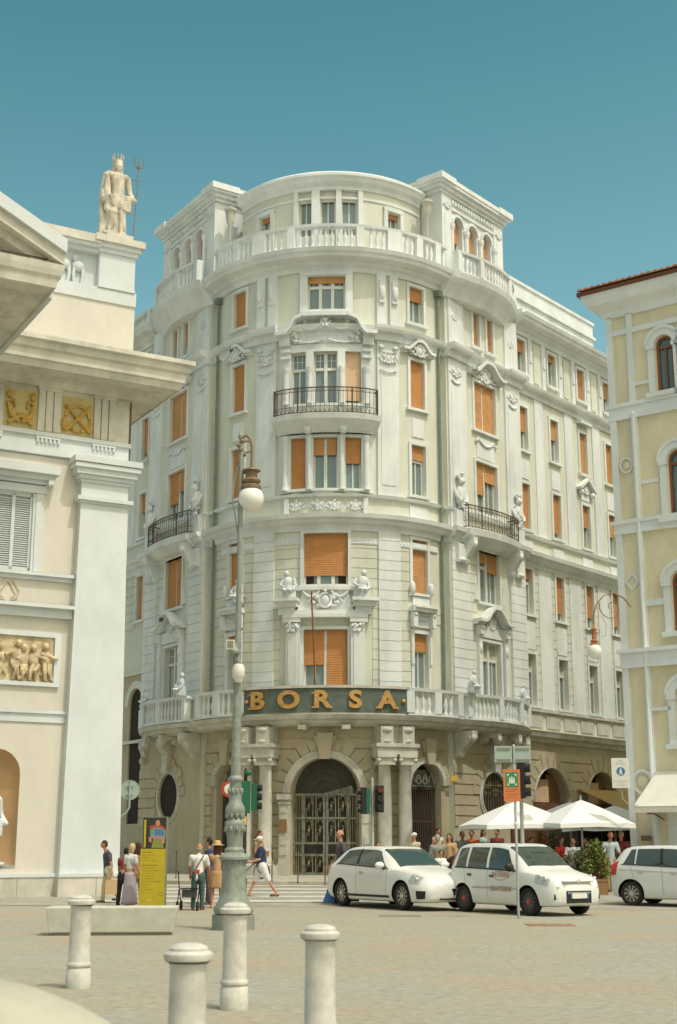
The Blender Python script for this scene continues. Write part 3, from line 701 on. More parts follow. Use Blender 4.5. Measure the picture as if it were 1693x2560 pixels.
# centre window of the second storey: pilasters, shelf pediment
for sd in (1, -1):
    a, b = sorted((sd * .98, sd * 1.52)); mb.fb(a, b, 7.45, 10.1, 0, .3, WS); mb.fb(a + .1, b - .1, 7.6, 9.7, .3, .34, WS)
    a2, b2 = sorted((sd * .94, sd * 1.62)); mb.fb(a2, b2, 10.12, 10.3, 0, .4, WS)
    carving(mb, (a + b) / 2, 9.9, .27, .16, .32, 34, d=.08, r0=.03, r1=.08)
    a3, b3 = sorted((sd * 1.0, sd * 1.98)); mb.fb(a3 + .05, b3 - .05, 10.75, 10.95, 0, .5, WS); mb.fb(a3, b3, 10.95, 11.08, 0, .72, WS); mb.fb(a3 + .15, b3 - .2, 10.45, 10.75, 0, .35, WS)
mb.fb(-1.62, 1.62, 10.3, 10.45, 0, .42, WS); mb.fb(-1.5, 1.5, 10.45, 10.6, 0, .36, WS)
mb.prism([(-1.1, 10.6), (1.1, 10.6), (.85, 11.5), (-.85, 11.5)], 0, .22, WS); mb.fb(-1.15, 1.15, 11.42, 11.56, 0, .3, WS)
wp(mb, 'window_surround')
# hoods over the other windows
def swag(m, x0, x1, z, sag, r, o, k=WS, n=14):
    r = r * .78
    for i in range(n + 1):
        u = i / n; x = x0 + (x1 - x0) * u; m.ell((x, -o, z - sag * 4 * u * (1 - u)), (r * 1.3, r, r * (1.0 + .25 * (i % 2))), k, 6, 5)
def cartouche(m, x, z, s, o, k=WS):
    m.ell((x, -o, z), (.26 * s, .12 * s, .34 * s), k); m.ring(x, z, .27 * s, .36 * s, 0, 2 * pi, o, o + .1 * s, k, 12, 1.25)
    for a in (-1, 1):
        m.ell((x + a * .42 * s, -o, z + .15 * s), (.14 * s, .1 * s, .16 * s), k); m.ell((x + a * .36 * s, -o, z - .3 * s), (.12 * s, .1 * s, .12 * s), k); m.ell((x + a * .62 * s, -o, z - .12 * s), (.13 * s, .08 * s, .1 * s), k)
        m.tube([(x + a * .3 * s, -o, z + .3 * s), (x + a * .55 * s, -o, z + .36 * s), (x + a * .74 * s, -o, z + .1 * s), (x + a * .9 * s, -o, z - .1 * s)], .055 * s, k)
    m.ell((x, -o - .03, z + .5 * s), (.1 * s, .09 * s, .1 * s), k); carving(m, x, z + .05 * s, .85 * s, .4 * s, o - .02, 22, k, .07 * s, .035 * s, .09 * s)
def curvehood(m, x, hw, z, rise, o, pr, flat=.25, k=WS, th=.13, n=14):
    pts = []
    for i in range(n + 1):
        u = -1 + 2 * i / n; au = abs(u)
        h_ = rise * (1 if au < .1 else (0 if au > 1 - flat else .5 + .5 * cos(pi * (au - .1) / (.9 - flat)))); pts.append((x + u * hw, z + h_))
    for (xa, za), (xb, zb_) in zip(pts, pts[1:]):
        m.prism([(xa, za), (xb, zb_), (xb, zb_ + th), (xa, za + th)], o, o + pr, k); m.prism([(xa, za - .1), (xb, zb_ - .1), (xb, zb_), (xa, za)], o, o + pr * .6, k)
def hood_done(n='window_hood'):
    global mb
    if mb.v: wp(mb, n, smooth=True)
    mb = fmb()
mb = fmb()
for sd in (1, -1):
    c = 4.14 if sd > 0 else -4.22
    mb.fb(c - .62, c + .62, 10.72, 10.86, 0, .42, WS); mb.fb(c - .56, c + .56, 10.86, 10.95, 0, .5, WS); mb.fb(c - .5, c + .5, 10.1, 10.7, 0, .12, WS)
    for a in (-.48, .48): mb.fb(c + a - .1, c + a + .1, 10.1, 10.7, .1, .34, WS); mb.ell((c + a, -.3, 10.6), (.11, .1, .1), WS); mb.ell((c + a, -.2, 10.15), (.1, .1, .12), WS); mb.fb(c + a - .06, c + a + .06, 8.6, 10.0, .05, .14, WS)
    mb.fb(c - .45, c + .45, 11.0, 11.36, 0, .1, WS)
    for a in (-.5, .5): mb.ell((c + a, -.16, 11.7), (.12, .12, .28), WS)
    swag(mb, c - .35, c + .35, 10.55, .12, .06, .16)
    hood_done(); curvehood(mb, c, .85, 21.95, .42, 0, .34); cartouche(mb, c, 22.0, .62, .2); swag(mb, c - .4, c + .4, 21.85, -.05, .06, .12)
    hood_done(); mb.fb(c - .32, c + .32, 18.2, 19.0, 0, .04, WS); mb.fb(c - .5, c + .5, 14.7, 15.2, 0, .04, WS)
    hood_done('relief_panel'); B = .25; x = SB(sd, 3.32)
    curvehood(mb, x, 1.35, 10.72, .62, B, .5, .3); cartouche(mb, x, 10.75, .6, B + .1); mb.fb(x - .95, x + .95, 10.12, 10.62, B, B + .12, WS)
    for a in (-1.02, 1.02): mb.fb(x + a - .12, x + a + .12, 7.6, 10.2, B, B + .2, WS); mb.fb(x + a - .13, x + a + .13, 10.2, 10.6, B, B + .32, WS); mb.ell((x + a, -B - .3, 10.5), (.13, .1, .1), WS); mb.ell((x + a, -B - .2, 9.6), (.1, .08, .22), WS)
    for a in (-1.05, 1.05): mb.prism([(x + a - .16, 11.7), (x + a + .16, 11.7), (x + a, 12.5)], B, B + .1, WS)
    hood_done(); curvehood(mb, x, 1.35, 22.0, .55, B, .42, .25); cartouche(mb, x, 22.05, .8, B + .08); swag(mb, x - 1.0, x - .3, 21.95, .1, .06, B + .1); swag(mb, x + .3, x + 1.0, 21.95, .1, .06, B + .1)
    hood_done(); mb.fb(x - .7, x + .7, 18.15, 19.1, B, B + .04, WS); swag(mb, x - .6, x + .6, 19.0, .25, .06, B + .08)
    for a in (-.75, .75): swag(mb, x + a - .05, x + a + .05, 18.9, .0, .07, B + .08, n=1)
    for t in (.95, 5.55):                                                             # masks and lions on the bay piers
        hood_done('relief_panel'); xx = SB(sd, t)
        mb.ell((xx, -B - .22, 16.0), (.24, .2, .5), WS); mb.ell((xx, -B - .3, 16.62), (.15, .15, .18), WS, 10, 8); mb.ell((xx, -B - .44, 16.6), (.04, .06, .06), WS); mb.tube([(xx - .3, -B - .15, 16.25), (xx - .36, -B - .3, 15.95), (xx - .2, -B - .42, 15.7)], .07, WS); mb.tube([(xx + .3, -B - .15, 16.25), (xx + .36, -B - .3, 15.95), (xx + .2, -B - .42, 15.7)], .07, WS); carving(mb, xx, 15.75, .34, .36, B + .22, 34, d=.16); carving(mb, xx, 16.85, .2, .16, B + .2, 16, d=.12); carving(mb, xx, 16.3, .34, .2, B + .1, 14, d=.1)
        mb.fb(xx - .4, xx + .4, 14.65, 15.35, B, B + .3, WS); mb.fb(xx - .3, xx + .3, 13.1, 13.9, B, B + .3, WS); mb.ell((xx, -B - .3, 13.2), (.26, .1, .1), WS)
        hood_done('carved_mask'); cartouche(mb, xx, 21.6, .5, B + .12); cartouche(mb, xx, 24.2, .35, B + .1); swag(mb, xx - .3, xx + .3, 21.2, .1, .05, B + .14)
        hood_done('capital_ornament')
    for xx in (sd * 2.63,):
        for z in (21.75, 21.3, 20.9): swag(mb, xx - .32, xx + .32, z, .08, .06, .16, n=5)
        cartouche(mb, xx, 21.45, .5, .12)
        mb.ell((sd * 2.3, -.16, 21.9), (.12, .1, .1), WS); mb.ell((sd * 2.95, -.16, 21.9), (.12, .1, .1), WS); hood_done('capital_ornament')
# broken scroll pediment over the fifth-storey triple window
for sd in (1, -1):
    P = [(sd * 2.0, 22.3), (sd * 1.55, 22.3), (sd * 1.35, 22.55), (sd * 1.2, 22.9), (sd * .85, 23.05)]
    for (xa, za), (xb, zb_) in zip(P, P[1:]):
        q = [(xa, za), (xb, zb_), (xb, zb_ + .16), (xa, za + .16)]; mb.prism(q if sd < 0 else q[::-1], 0, .62, WS)
    carving(mb, sd * 1.2, 22.3, .22, .3, .14, 26, d=.16, r0=.035, r1=.09); carving(mb, sd * .5, 22.6, .35, .2, .1, 20, d=.1, r0=.03, r1=.07)
    swag(mb, sd * .2, sd * 1.05, 22.75, .22, .075, .3); swag(mb, sd * .1, sd * 1.3, 22.1, .12, .06, .2)
    mb.fb(min(sd * 1.5, sd * 1.95), max(sd * 1.5, sd * 1.95), 21.9, 22.3, 0, .3, WS)
    for z in (21.3, 21.6): mb.fb(min(sd * 1.48, sd * 1.86), max(sd * 1.48, sd * 1.86), z, z + .12, .1, .3, WS)
mb.fb(-.9, .9, 23.05, 23.22, 0, .55, WS); mb.fb(-1.2, 1.2, 21.98, 22.5, 0, .1, WS)
carving(mb, 0, 22.85, .2, .22, .22, 30, d=.2, r0=.04, r1=.09); hood_done('scroll_pediment')
# cartouche relief under the third storey centre, reliefs of the parapet band
cartouche(mb, 0, 11.0, .75, .24); swag(mb, -.85, -.25, 11.35, .2, .06, .26); swag(mb, .25, .85, 11.35, .2, .06, .26); hood_done('carved_cartouche')
for i, x in enumerate((-1.2, -.35, .35, 1.2)): cartouche(mb, x, 14.95, .42, .1)
for x in (-1.62, 1.62): mb.fb(x - .1, x + .1, 14.6, 15.3, 0, .14, WS)
hood_done('relief_panel'); x = SB(1, 12.6); mb.fb(x - .55, x + .55, 22.02, 22.14, 0, .3, WS)
for a in (-1, 1): mb.prism([(x - .75 * a, 18.55), (x, 19.1), (x, 19.25), (x - .8 * a, 18.68)][::a], 0, .3, WS); mb.ell((x + a * .55, -.15, 18.45), (.16, .14, .16), WS)
cartouche(mb, x, 18.6, .45, .1)
wp(mb, 'window_hood', smooth=True)
# seated figures on the shelf pediment and small ones on the balcony piers
def little_figure(x, o, z, s, k='statue_white', lean=0, name='ornament_figure'):
    m = fmb(); l = lean
    m.lathe((x, -o, z), [(.26 * s, 0), (.28 * s, .12 * s), (.22 * s, .5 * s)], k, 8); m.ell((x + l * .05, -o, z + .62 * s), (.2 * s, .16 * s, .28 * s), k); m.ell((x + l * .1, -o, z + 1.0 * s), (.11 * s, .12 * s, .14 * s), k)
    m.tube([(x - .18 * s, -o, z + .8 * s), (x - .3 * s, -o - .1 * s, z + .55 * s), (x - .12 * s, -o - .22 * s, z + .42 * s)], .06 * s, k); m.tube([(x + .18 * s, -o, z + .8 * s), (x + .28 * s, -o - .06 * s, z + .5 * s), (x + .2 * s, -o - .2 * s, z + .3 * s)], .06 * s, k)
    m.ell((x - .1 * s, -o - .2 * s, z + .3 * s), (.1 * s, .22 * s, .1 * s), k); m.ell((x + .1 * s, -o - .2 * s, z + .28 * s), (.1 * s, .22 * s, .1 * s), k)
    wp(m, name, smooth=True)
little_figure(-1.36, .45, 11.08, 1.0, lean=-1); little_figure(1.36, .45, 11.08, 1.0, lean=1)
for sd in (1, -1):
    little_figure(SB(sd, .5) - .0, .95 + .25, 7.5, .85, lean=1); little_figure(SB(sd, 5.7), .35, 7.5, .8)
little_figure(-3.72, .35, 11.1, .9); little_figure(-3.75, .3, 9.0, .7)
# iron balconies
def iron(x0, x1, z0, z1, base, off, sp=.14):
    m = fmb(); f = off or (lambda x: 0); n = max(4, int((x1 - x0) / .3)); X = [x0 + (x1 - x0) * i / n for i in range(n + 1)]
    for z, r in ((z1, .028), (z1 - .16, .014), (z0 + .05, .02), (z0 + .3, .012)):
        P = [(x, -(base + f(x)), z) for x in X]; P = [(x0, -.3, z)] + P + [(x1, -.3, z)]; m.tube(P, r, 'iron', 5)
    n = int((x1 - x0) / sp)
    for i in range(n + 1):
        x = x0 + (x1 - x0) * i / n; o = base + f(x); r = .03 if i in (0, n, n // 4, n - n // 4) else .011; m.tube([(x, -o, z0), (x, -o, z1)], r, 'iron', 5)
        if i < n: xm = x + sp / 2; om = base + f(xm); m.tube([(xm - sp * .3, -om, z1 - .15), (xm, -om - .02, z1 - .07), (xm + sp * .3, -om, z1 - .14)], .009, 'iron', 4); m.tube([(xm - sp * .4, -om, z0 + .08), (xm, -om, z0 + .26), (xm + sp * .4, -om, z0 + .08)], .008, 'iron', 4)
    for xx in (x0, x1):
        for j in range(1, 4): o = .3 + (base - .3) * j / 4; m.tube([(xx, -o, z0), (xx, -o, z1)], .011, 'iron', 4)
    wp(m, 'iron_railing')
cb = lambda x: .22 * (1 - (x / 2.0) ** 4)
mb = fmb(); mb.sweep([(-.1, 18.0), (.1, 18.0), (.5, 18.3), (.66, 18.44), (.72, 18.66), (-.1, 18.68)], -2.1, 2.1, WS, cb); wp(mb, 'upper_balcony_slab')
for x in (-.68, .68): bracket(x, .14, 18.35, 17.9, .6, WS)
for sd in (1, -1):
    f2 = (lambda s: (lambda x: .28 * sin(pi * min(1, max(0, (abs(x - SB(s, .9)) / 4.4))))))(sd); a, b = sorted((SB(sd, 1.0), SB(sd, 4.95)))
    mb = fmb(); mb.sweep([(-.1, 13.9), (.4, 14.0), (.85, 14.3), (.9, 14.55), (-.1, 14.62)], a, b, WS, f2); wp(mb, 'upper_balcony_slab')
    for t in (1.35, 5.0): bracket(SB(sd, t), .16, 14.2, 13.0, .95, WS, .25)
    # bowed balcony under the corner tower
    f3 = (lambda s: (lambda x: bow(x, SB(s, .15), 6.2, .55, .85)))(sd); a3, b3 = sorted((SB(sd, .15), SB(sd, 6.35)))
    mb = fmb(); mb.sweep([(-.1, 24.95), (.3, 25.0), (.42, 25.2), (.62, 25.45), (.78, 25.6), (.9, 25.75), (.98, 26.0), (-.1, 26.04)], a3, b3, WS, f3); wp(mb, 'upper_balcony_slab')
    f4 = f3
    balustrade('balustrade', a3 + .35, b3 - .35, 26.04, 27.1, .82, f4, [SB(sd, .65), SB(sd, 2.0), SB(sd, 4.65), SB(sd, 5.9)])
    iron(a + .05, b - .05, 14.62, 15.6, .78, f2, .2)
iron(-1.98, 1.98, 18.68, 19.78, .6, cb, .16)
balustrade('balustrade', -L0 - .1, L0 + .1, 26.04, 27.15, .62, None, [-4.9, -3.9, -2.9, -2.6, -1.35, 1.35, 2.6, 2.9, 3.9, 4.9])
balustrade('balustrade', XW, SB(-1, 6.5), 26.04, 26.95, .4, None, [SB(-1, 6.7), SB(-1, 9), SB(-1, 11.5)])
# attic storey, set back
mb = fmb(); AO = -1.0
AH = [('rect', a, b, 27.4, 29.5) for a, b in ((-1.58, -.9), (-.4, .38), (.74, 1.56))] + [('rect', a, b, 27.2, 28.75) for a, b in ((-4.05, -3.3), (3.3, 4.05))]
wall(mb, -L0 - .4, L0 + .35, 25.9, 30.0, AO, AH, 'cream_stucco', .3)
wp(mb, 'attic_wall')
mb = fmb()
mb.sweep([(AO - .2, 29.55), (AO + .08, 29.55), (AO + .1, 29.72), (AO + .28, 29.84), (AO + .34, 29.98), (AO + .42, 30.06), (AO + .42, 30.18), (AO + .2, 30.34), (AO - .2, 30.36)], -L0 - .3, L0 + .25, WS)
for a, b in ((-1.85, -1.62), (-.86, -.44), (.42, .7), (1.6, 1.85), (-4.3, -4.08), (-3.27, -3.05), (3.05, 3.27), (4.08, 4.3)): mb.fb(a, b, 26, 29.55 if abs(a) < 2 else 28.9, AO, AO + .12, WS)
mb.fb(-1.85, 1.85, 29.5, 29.6, AO, AO + .14, WS)
for a, b in ((-4.3, -3.05), (3.05, 4.3)): mb.fb(a, b, 28.78, 28.98, AO, AO + .13, WS)
mb.fb(-L0 - .3, L0 + .2, 29.1, 29.2, AO, AO + .05, WS)
mb.fb(-L0, L0, 25.9, 26.04, AO - .1, .0, WS)                                          # terrace floor
vs = [W(-L0 + 2 * L0 * i / 24, 1.1, 30.34) for i in range(25)] + [(CX + .5, CY + 9, 30.34)]
mb2 = MB(); mb2.add(vs, [(i, i + 1, 25) for i in range(24)], 'roof_lead'); wp(mb2, 'roof')
wp(mb, 'attic_cornice')
for _, a, b, c, d in AH: make_window((a + b) / 2, b - a, c, d, AO, [.24 if a < 2 and a > -2 else .15], 1, 'window_white' if abs(a) < 2 else 'blind_orange', 0, trim=False)
# corner towers over the bays
for sd in (1, -1):
    x0, x1 = sorted((SB(sd, .45), SB(sd, 5.45 if sd > 0 else 5.75))); xc = SB(sd, 3.0 if sd > 0 else 3.2); mb = fmb(); ah = [('arch', xc + d - .36, xc + d + .36, 26.8, 29.35, .36, .1) for d in (-1.18, 0, 1.18)]
    wall(mb, x0, x1, 26.0, 30.4, .05, ah, WS, .45)
    for xx in (x0, x1): mb.quad((xx, -.05, 25.9), (xx, 5.5, 25.9), (xx, 5.5, 30.4), (xx, -.05, 30.4), WS)
    mb.quad((x0, 5.5, 25.9), (x1, 5.5, 25.9), (x1, 5.5, 30.4), (x0, 5.5, 30.4), WS)
    for a, b in ((x0, x0 + .75), (x1 - .75, x1)): mb.fb(a, b, 26.0, 30.1, .05, .15, WS); mb.fb(a + .2, b - .2, 26.4, 29.2, .15, .18, WS); cartouche(mb, (a + b) / 2, 29.6, .35, .18)
    for d in (-1.18, 0, 1.18): mb.ring(xc + d, 28.99, .37, .5, 0, pi, .05, .13, WS, 10)
    for d in (-1.77, -.59, .59, 1.77):
        mb.lathe((xc + d, -.12, 0), [(.15, 26.1), (.12, 26.3), (.11, 28.5), (.17, 28.7), (.17, 28.85)], WS, 8)
    mb.fb(x0 + .75, x1 - .75, 29.55, 29.66, .05, .14, WS)
    for i in range(16): xx = x0 + .9 + i * (x1 - x0 - 1.8) / 15; mb.fb(xx - .07, xx + .07, 29.85, 30.05, .05, .16, WS)
    for i in range(9): yy = .3 + i * .55; 
    wp(mb, 'tower_wall')
    mb = fmb(); mb.fb(x0 - .10, x1 + .10, 30.15, 30.32, -5.6, .16, WS); mb.fb(x0 - .22, x1 + .22, 30.32, 30.5, -5.8, .28, WS); mb.fb(x0 - .36, x1 + .36, 30.5, 30.64, -6.0, .42, WS); mb.fb(x0 - .4, x1 + .4, 30.64, 30.84, -6.05, .46, WS)
    for a, b in ((x0 - .45, x0 + .7), (x1 - .7, x1 + .45)): mb.fb(a, b, 30.61, 30.9, -.9, .51, WS)
    mb.fb(x0 - .3, x1 + .3, 30.84, 30.94, -5.8, .3, 'roof_lead'); wp(mb, 'tower_cornice')
    for d in (-1.18, 0, 1.18):
        m = fmb(); m.fb(xc + d - .05, xc + d + .05, 26.8, 29.0, -.32, -.22, 'window_white'); m.fb(xc + d - .36, xc + d - .28, 26.8, 29.3, -.32, -.22, 'window_white'); m.fb(xc + d + .28, xc + d + .36, 26.8, 29.3, -.32, -.22, 'window_white')
        wn = wp(m, 'arched_window'); m = fmb(); m.fb(xc + d - .36, xc + d + .36, 26.8, 29.36, -.36, -.33, 'glass'); m.build('pane', wn)
        m = fmb(); m.fb(xc + d - .3, xc + d + .3, 28.2 if d else 27.9, 29.34, -.2, -.17, 'blind_orange'); m.build('roller_blind', wn)
    # urn hopper and downpipe in the corner
    pk = 'pipe_green'; xp = SB(sd, .02 if sd > 0 else -.12)
    m = fmb(); m.tube([(xp, -.13, 6.6), (xp, -.13, 25.0)], .07, pk, 8); m.box(xp - .14, xp + .14, -.3, -.02, 24.9, 25.15, pk); wp(m, 'drainpipe', smooth=True)
    xh = SB(sd, -.15 if sd > 0 else -.3)
    m = fmb(); m.lathe((xh, .25, 26.05), [(.05, 0), (.05, 2.4), (.09, 2.65), (.16, 2.8), (.2, 3.05), (.22, 3.35), (.27, 3.4), (.27, 3.5), (.1, 3.6)], 'pale_stone', 10); wp(m, 'urn_hopper', smooth=True)
# roof set-back on the wing, parapets, flat roofs
mb = fmb(); a, b = SB(1, 6.5), SB(1, 17.0)
mb.fb(a, b, 26, 29.05, -8, -1.5, WS); mb.fb(a - .02, b + .12, 28.2, 28.34, -8.1, -1.38, WS); mb.fb(a - .05, b + .06, 29.05, 29.2, -8.1, -1.42, WS)
mb.fb(bR1 + .3, XE, 26.03, 26.35, -.6, .45, WS); mb.fb(bR1 + .3, XE, 26.35, 26.75, -.8, -.1, WS)
wp(mb, 'roof_storey')
mb = MB(); P = [W(bR0, .2, 25.85), W(XE, .2, 25.85), W(XE, 12, 25.85), (CX + 1, CY + 16, 25.85), W(XW, 12, 25.85), W(XW, .2, 25.85), W(bL1, .2, 25.85), (CX, CY - RR + 2, 25.85)]
mb.add(P, [(0, 1, 2, 3, 7), (7, 3, 4, 5, 6)], 'roof_lead')
for x in (XE, XW): mb.quad(W(x, 0, .2), W(x, 12, .2), W(x, 12, 25.9), W(x, 0, 25.9), 'cream_stucco')
wp(mb, 'flat_roof')
# dark rooms behind the arches, gates
def gate(h, o, name, kind):
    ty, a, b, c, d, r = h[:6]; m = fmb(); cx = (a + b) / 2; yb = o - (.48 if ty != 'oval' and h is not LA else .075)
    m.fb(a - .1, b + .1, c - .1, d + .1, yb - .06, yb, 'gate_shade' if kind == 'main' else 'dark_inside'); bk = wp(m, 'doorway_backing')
    m = fmb(); zs_ = d - r
    def bar(x, z0, z1, r_, k, oo): m.fb(x - r_, x + r_, z0, z1, oo - r_, oo + r_, k)
    def top(x): return zs_ + max(0, r * r - (x - cx) ** 2) ** .5 if ty == 'arch' else (c + d) / 2 + (d - c) / 2 * max(0, 1 - ((x - cx) / ((b - a) / 2)) ** 2) ** .5
    def bot(x): return c if ty == 'arch' else (c + d) / 2 - (d - c) / 2 * max(0, 1 - ((x - cx) / ((b - a) / 2)) ** 2) ** .5
    oo = o - (.3 if ty != 'oval' else .04)
    if kind == 'main':
        g = 'gate_bronze'
        for x in (a + .05, a + .42, cx - .06, cx + .06, b - .42, b - .05): bar(x, c, zs_ - .02, .045, g, oo)
        for z in (c + .05, c + .75, 1.55, 2.5, zs_ - .05): m.fb(a, b, z - .04, z + .04, oo - .04, oo + .05, g)
        for i in range(4):
            xc2 = a + .42 + (i + .5) * (b - a - .84) / 4
            for z0, z1 in ((.5, 1.1), (1.6, 2.45), (2.55, 3.35)):
                for dx in (-.17, .17): bar(xc2 + dx, z0 - .05, z1 + .03, .016, 'gate_gold', oo)
                H = z1 - z0; P = [(xc2 - .11, z0), (xc2 - .11, z0 + H * .4), (xc2 + .03, z0 + H * .4), (xc2 + .03, z0 + H * .7), (xc2 - .03, z0 + H * .7)]
                for s_ in (1, -1):
                    Q = [(xc2 + s_ * (x - xc2), z if s_ > 0 else z0 + z1 - z) for x, z in P]; m.tube([(x, -oo, z) for x, z in Q], .02, g, 4)
                m.ring(xc2, z1 - .1, .07, .11, 0, pi, oo, oo + .03, g, 6); m.ell((xc2, -oo - .02, (z0 + z1) / 2), (.05, .03, .05), 'gate_gold', 6, 4)
        for x in (a + .14, a + .24, a + .33, b - .14, b - .24, b - .33): bar(x, c, zs_, .013, 'gate_gold', oo)
        for i in range(3): m.tube([(cx + (.35 + .3 * i) * cos(t_), -oo, zs_ + (.3 + .28 * i) * sin(t_)) for t_ in [pi * j / 14 for j in range(15)]], .014, 'iron', 4)
        m.prism([(cx - .1, zs_), (cx + r * .9, zs_), (cx + r * .8, zs_ + .3)], oo - .06, oo - .04, 'gate_bronze')
    elif kind == 'side':
        for i in range(15): x = a + (i + .5) * (b - a) / 15; bar(x, c, zs_ - .1, .014, 'iron', oo)
        for z in (c + .1, 1.3, 2.4, zs_ - .12): m.fb(a, b, z - .02, z + .02, oo - .02, oo + .02, 'iron')
        m.prism([(a + .05, zs_), (b - .05, zs_), (cx + .32, top(cx + .32) - .18), (cx - .32, top(cx - .32) - .18)], oo - .06, oo - .04, 'gate_bronze')
        for s_ in (1, -1):
            m.tube([(cx + s_ * (.04 + .3 * t_ / 6), -oo - .02, zs_ + .12 + .3 * sin(t_ * pi / 6)) for t_ in range(7)] + [(cx + s_ * .6, -oo - .02, zs_ + .5), (cx + s_ * .78, -oo - .02, zs_ + .1)], .028, 'pale_stone', 5); m.ring(cx + s_ * .18, zs_ + .17, .1, .13, 0, 2 * pi, oo, oo + .03, 'pale_stone', 8)
        m.fb(a, b, zs_ - .06, zs_, oo - .03, oo + .04, 'gate_bronze')
    elif kind == 'grille':
        for i in range(19): x = a + (i + .5) * (b - a) / 19; z1 = top(x) - .02; z0 = bot(x) + .02; bar(x, z0, z1, .009, 'gate_gold' if i % 2 else 'iron', oo)
        for i in range(26): x = a + .15 + rnd.random() * (b - a - .3); z = 3.5 + rnd.random() * .6; m.ring(x, min(z, top(x) - .1), .04, .055, 0, 2 * pi, oo, oo + .02, 'gate_gold', 6)
        m.fb(a + .1, b - .1, 3.9, 3.93, oo - .01, oo + .02, 'gate_gold')
    o_ = m.build(name, bk); return bk
gate(GATE, 0, 'gate_grille', 'main'); [gate(h, 0, 'gate_grille', 'side') for h in SG]; gate(OV[0], .25, 'window_grille', 'grille'); gate(OV[1], .25, 'window_grille', 'none2')
gate(LA, 0, 'arch_frame', 'none')
for h in WA:
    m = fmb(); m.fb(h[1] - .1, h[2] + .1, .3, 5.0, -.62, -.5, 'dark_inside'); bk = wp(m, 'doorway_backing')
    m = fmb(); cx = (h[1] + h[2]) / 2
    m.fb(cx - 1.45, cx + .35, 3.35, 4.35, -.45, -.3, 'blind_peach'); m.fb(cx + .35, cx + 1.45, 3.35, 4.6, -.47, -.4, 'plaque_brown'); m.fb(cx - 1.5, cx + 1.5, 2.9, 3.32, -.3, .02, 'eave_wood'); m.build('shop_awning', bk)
m = fmb(); m.fb(SB(1, .35) - .28, SB(1, .35) + .2, 3.98, 4.18, .3, .33, 'plaque_yellow'); wp(m, 'yellow_plaque')
m = fmb(); m.fb(1.45, 1.65, 3.95, 4.1, .03, .06, 'sign_blue'); m.fb(1.42, 1.68, 3.75, 4.2, .0, .03, 'sign_white'); wp(m, 'door_number_plate')
m = fmb(); m.tube([(-.28, -1.0, 7.4), (-.42, -1.05, 11.2)], .028, 'wood_post', 6); wp(m, 'flagpole')
# golden awning of the café over the second arch
m = fmb(); x0, x1 = SB(1, 10.6), SB(1, 16)
m.add([(x0, -.1, 4.0), (x1, -.1, 4.0), (x1, -2.6, 2.95), (x0, -2.6, 2.95), (x0, -.1, 3.94), (x1, -.1, 3.94), (x1, -2.6, 2.89), (x0, -2.6, 2.89)], [(0, 1, 2, 3), (7, 6, 5, 4), (0, 3, 7, 4), (1, 5, 6, 2), (3, 2, 6, 7), (0, 4, 5, 1)], 'awning_tan')
m.fb(x0, x1, 2.7, 2.9, 2.55, 2.6, 'awning_tan'); wp(m, 'awning')
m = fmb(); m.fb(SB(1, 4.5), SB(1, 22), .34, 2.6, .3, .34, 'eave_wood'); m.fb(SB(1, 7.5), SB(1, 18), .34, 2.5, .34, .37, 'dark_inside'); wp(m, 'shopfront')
# pavement round the palace: a real kerb step
mb = fmb(); 
mb.sweep([(-.5, .10), (7.2, .10), (7.2, .32), (-.5, .355)], -L0 - 20, L0 + 28, 'pavement')
o = mb.build('pavement'); tag(o, kind='structure')
mb = fmb(); mb.sweep([(7.2, .1), (7.38, .1), (7.38, .315), (7.2, .325)], -L0 - 20, L0 + 28, 'kerb'); tag(mb.build('kerb'), kind='structure')
# ================================================================== the old exchange (left), facade receding to the right
LBa = R_(29); LBd = (cos(LBa), sin(LBa)); KX, KY = -6.5, 41.1
def LM(x, y, z): return (KX + LBd[0] * x - LBd[1] * y, KY + LBd[1] * x + LBd[0] * y, z)
EXC = thing('stone_exchange', 'cream classical building with gilded metopes, a deep cornice and a wide white corner pilaster', 'building', (KX, KY, 0))
def lw(mb, name, smooth=False, root=None):
    return mb.build_split(name, EXC, smooth)
def lmb(): return MB(LM)
m = lmb(); NI = ('arch', -4.35, -2.95, .95, 4.17, .7)
def lwall(m, x0, x1, z0, z1, o, holes, k, rev): wall(m, x0, x1, z0, z1, o, holes, k, rev)
wall(m, -6.2, 0, 0, 12.9, 0, [NI, ('rect', -6.0, -2.92, 9.35, 11.7)], 'lb_cream', .0)
m.quad((0, 0, 0), (0, 12, 0), (0, 12, 16), (0, 0, 16), 'lb_cream')
lw(m, 'wall')
m = lmb()                                                                             # niche: curved recess
for i in range(12):
    a0, a1 = pi * i / 12, pi * (i + 1) / 12
    m.quad((-3.65 - .7 * cos(a0), .55 * sin(a0), .95), (-3.65 - .7 * cos(a1), .55 * sin(a1), .95), (-3.65 - .7 * cos(a1), .55 * sin(a1), 3.47), (-3.65 - .7 * cos(a0), .55 * sin(a0), 3.47), 'niche_tan')
    for j in range(5):
        b0, b1 = pi / 2 * j / 5, pi / 2 * (j + 1) / 5
        P = lambda a, b: (-3.65 - .7 * cos(a) * cos(b), .55 * sin(a) * cos(b), 3.47 + .7 * sin(b))
        m.quad(P(a0, b0), P(a1, b0), P(a1, b1), P(a0, b1), 'niche_tan')
m.fb(-4.35, -2.95, .85, .95, -.6, 0, 'lb_white'); lw(m, 'niche', True)
m = lmb(); k = 'lb_white'                                                             # corner pilaster, widening at the foot
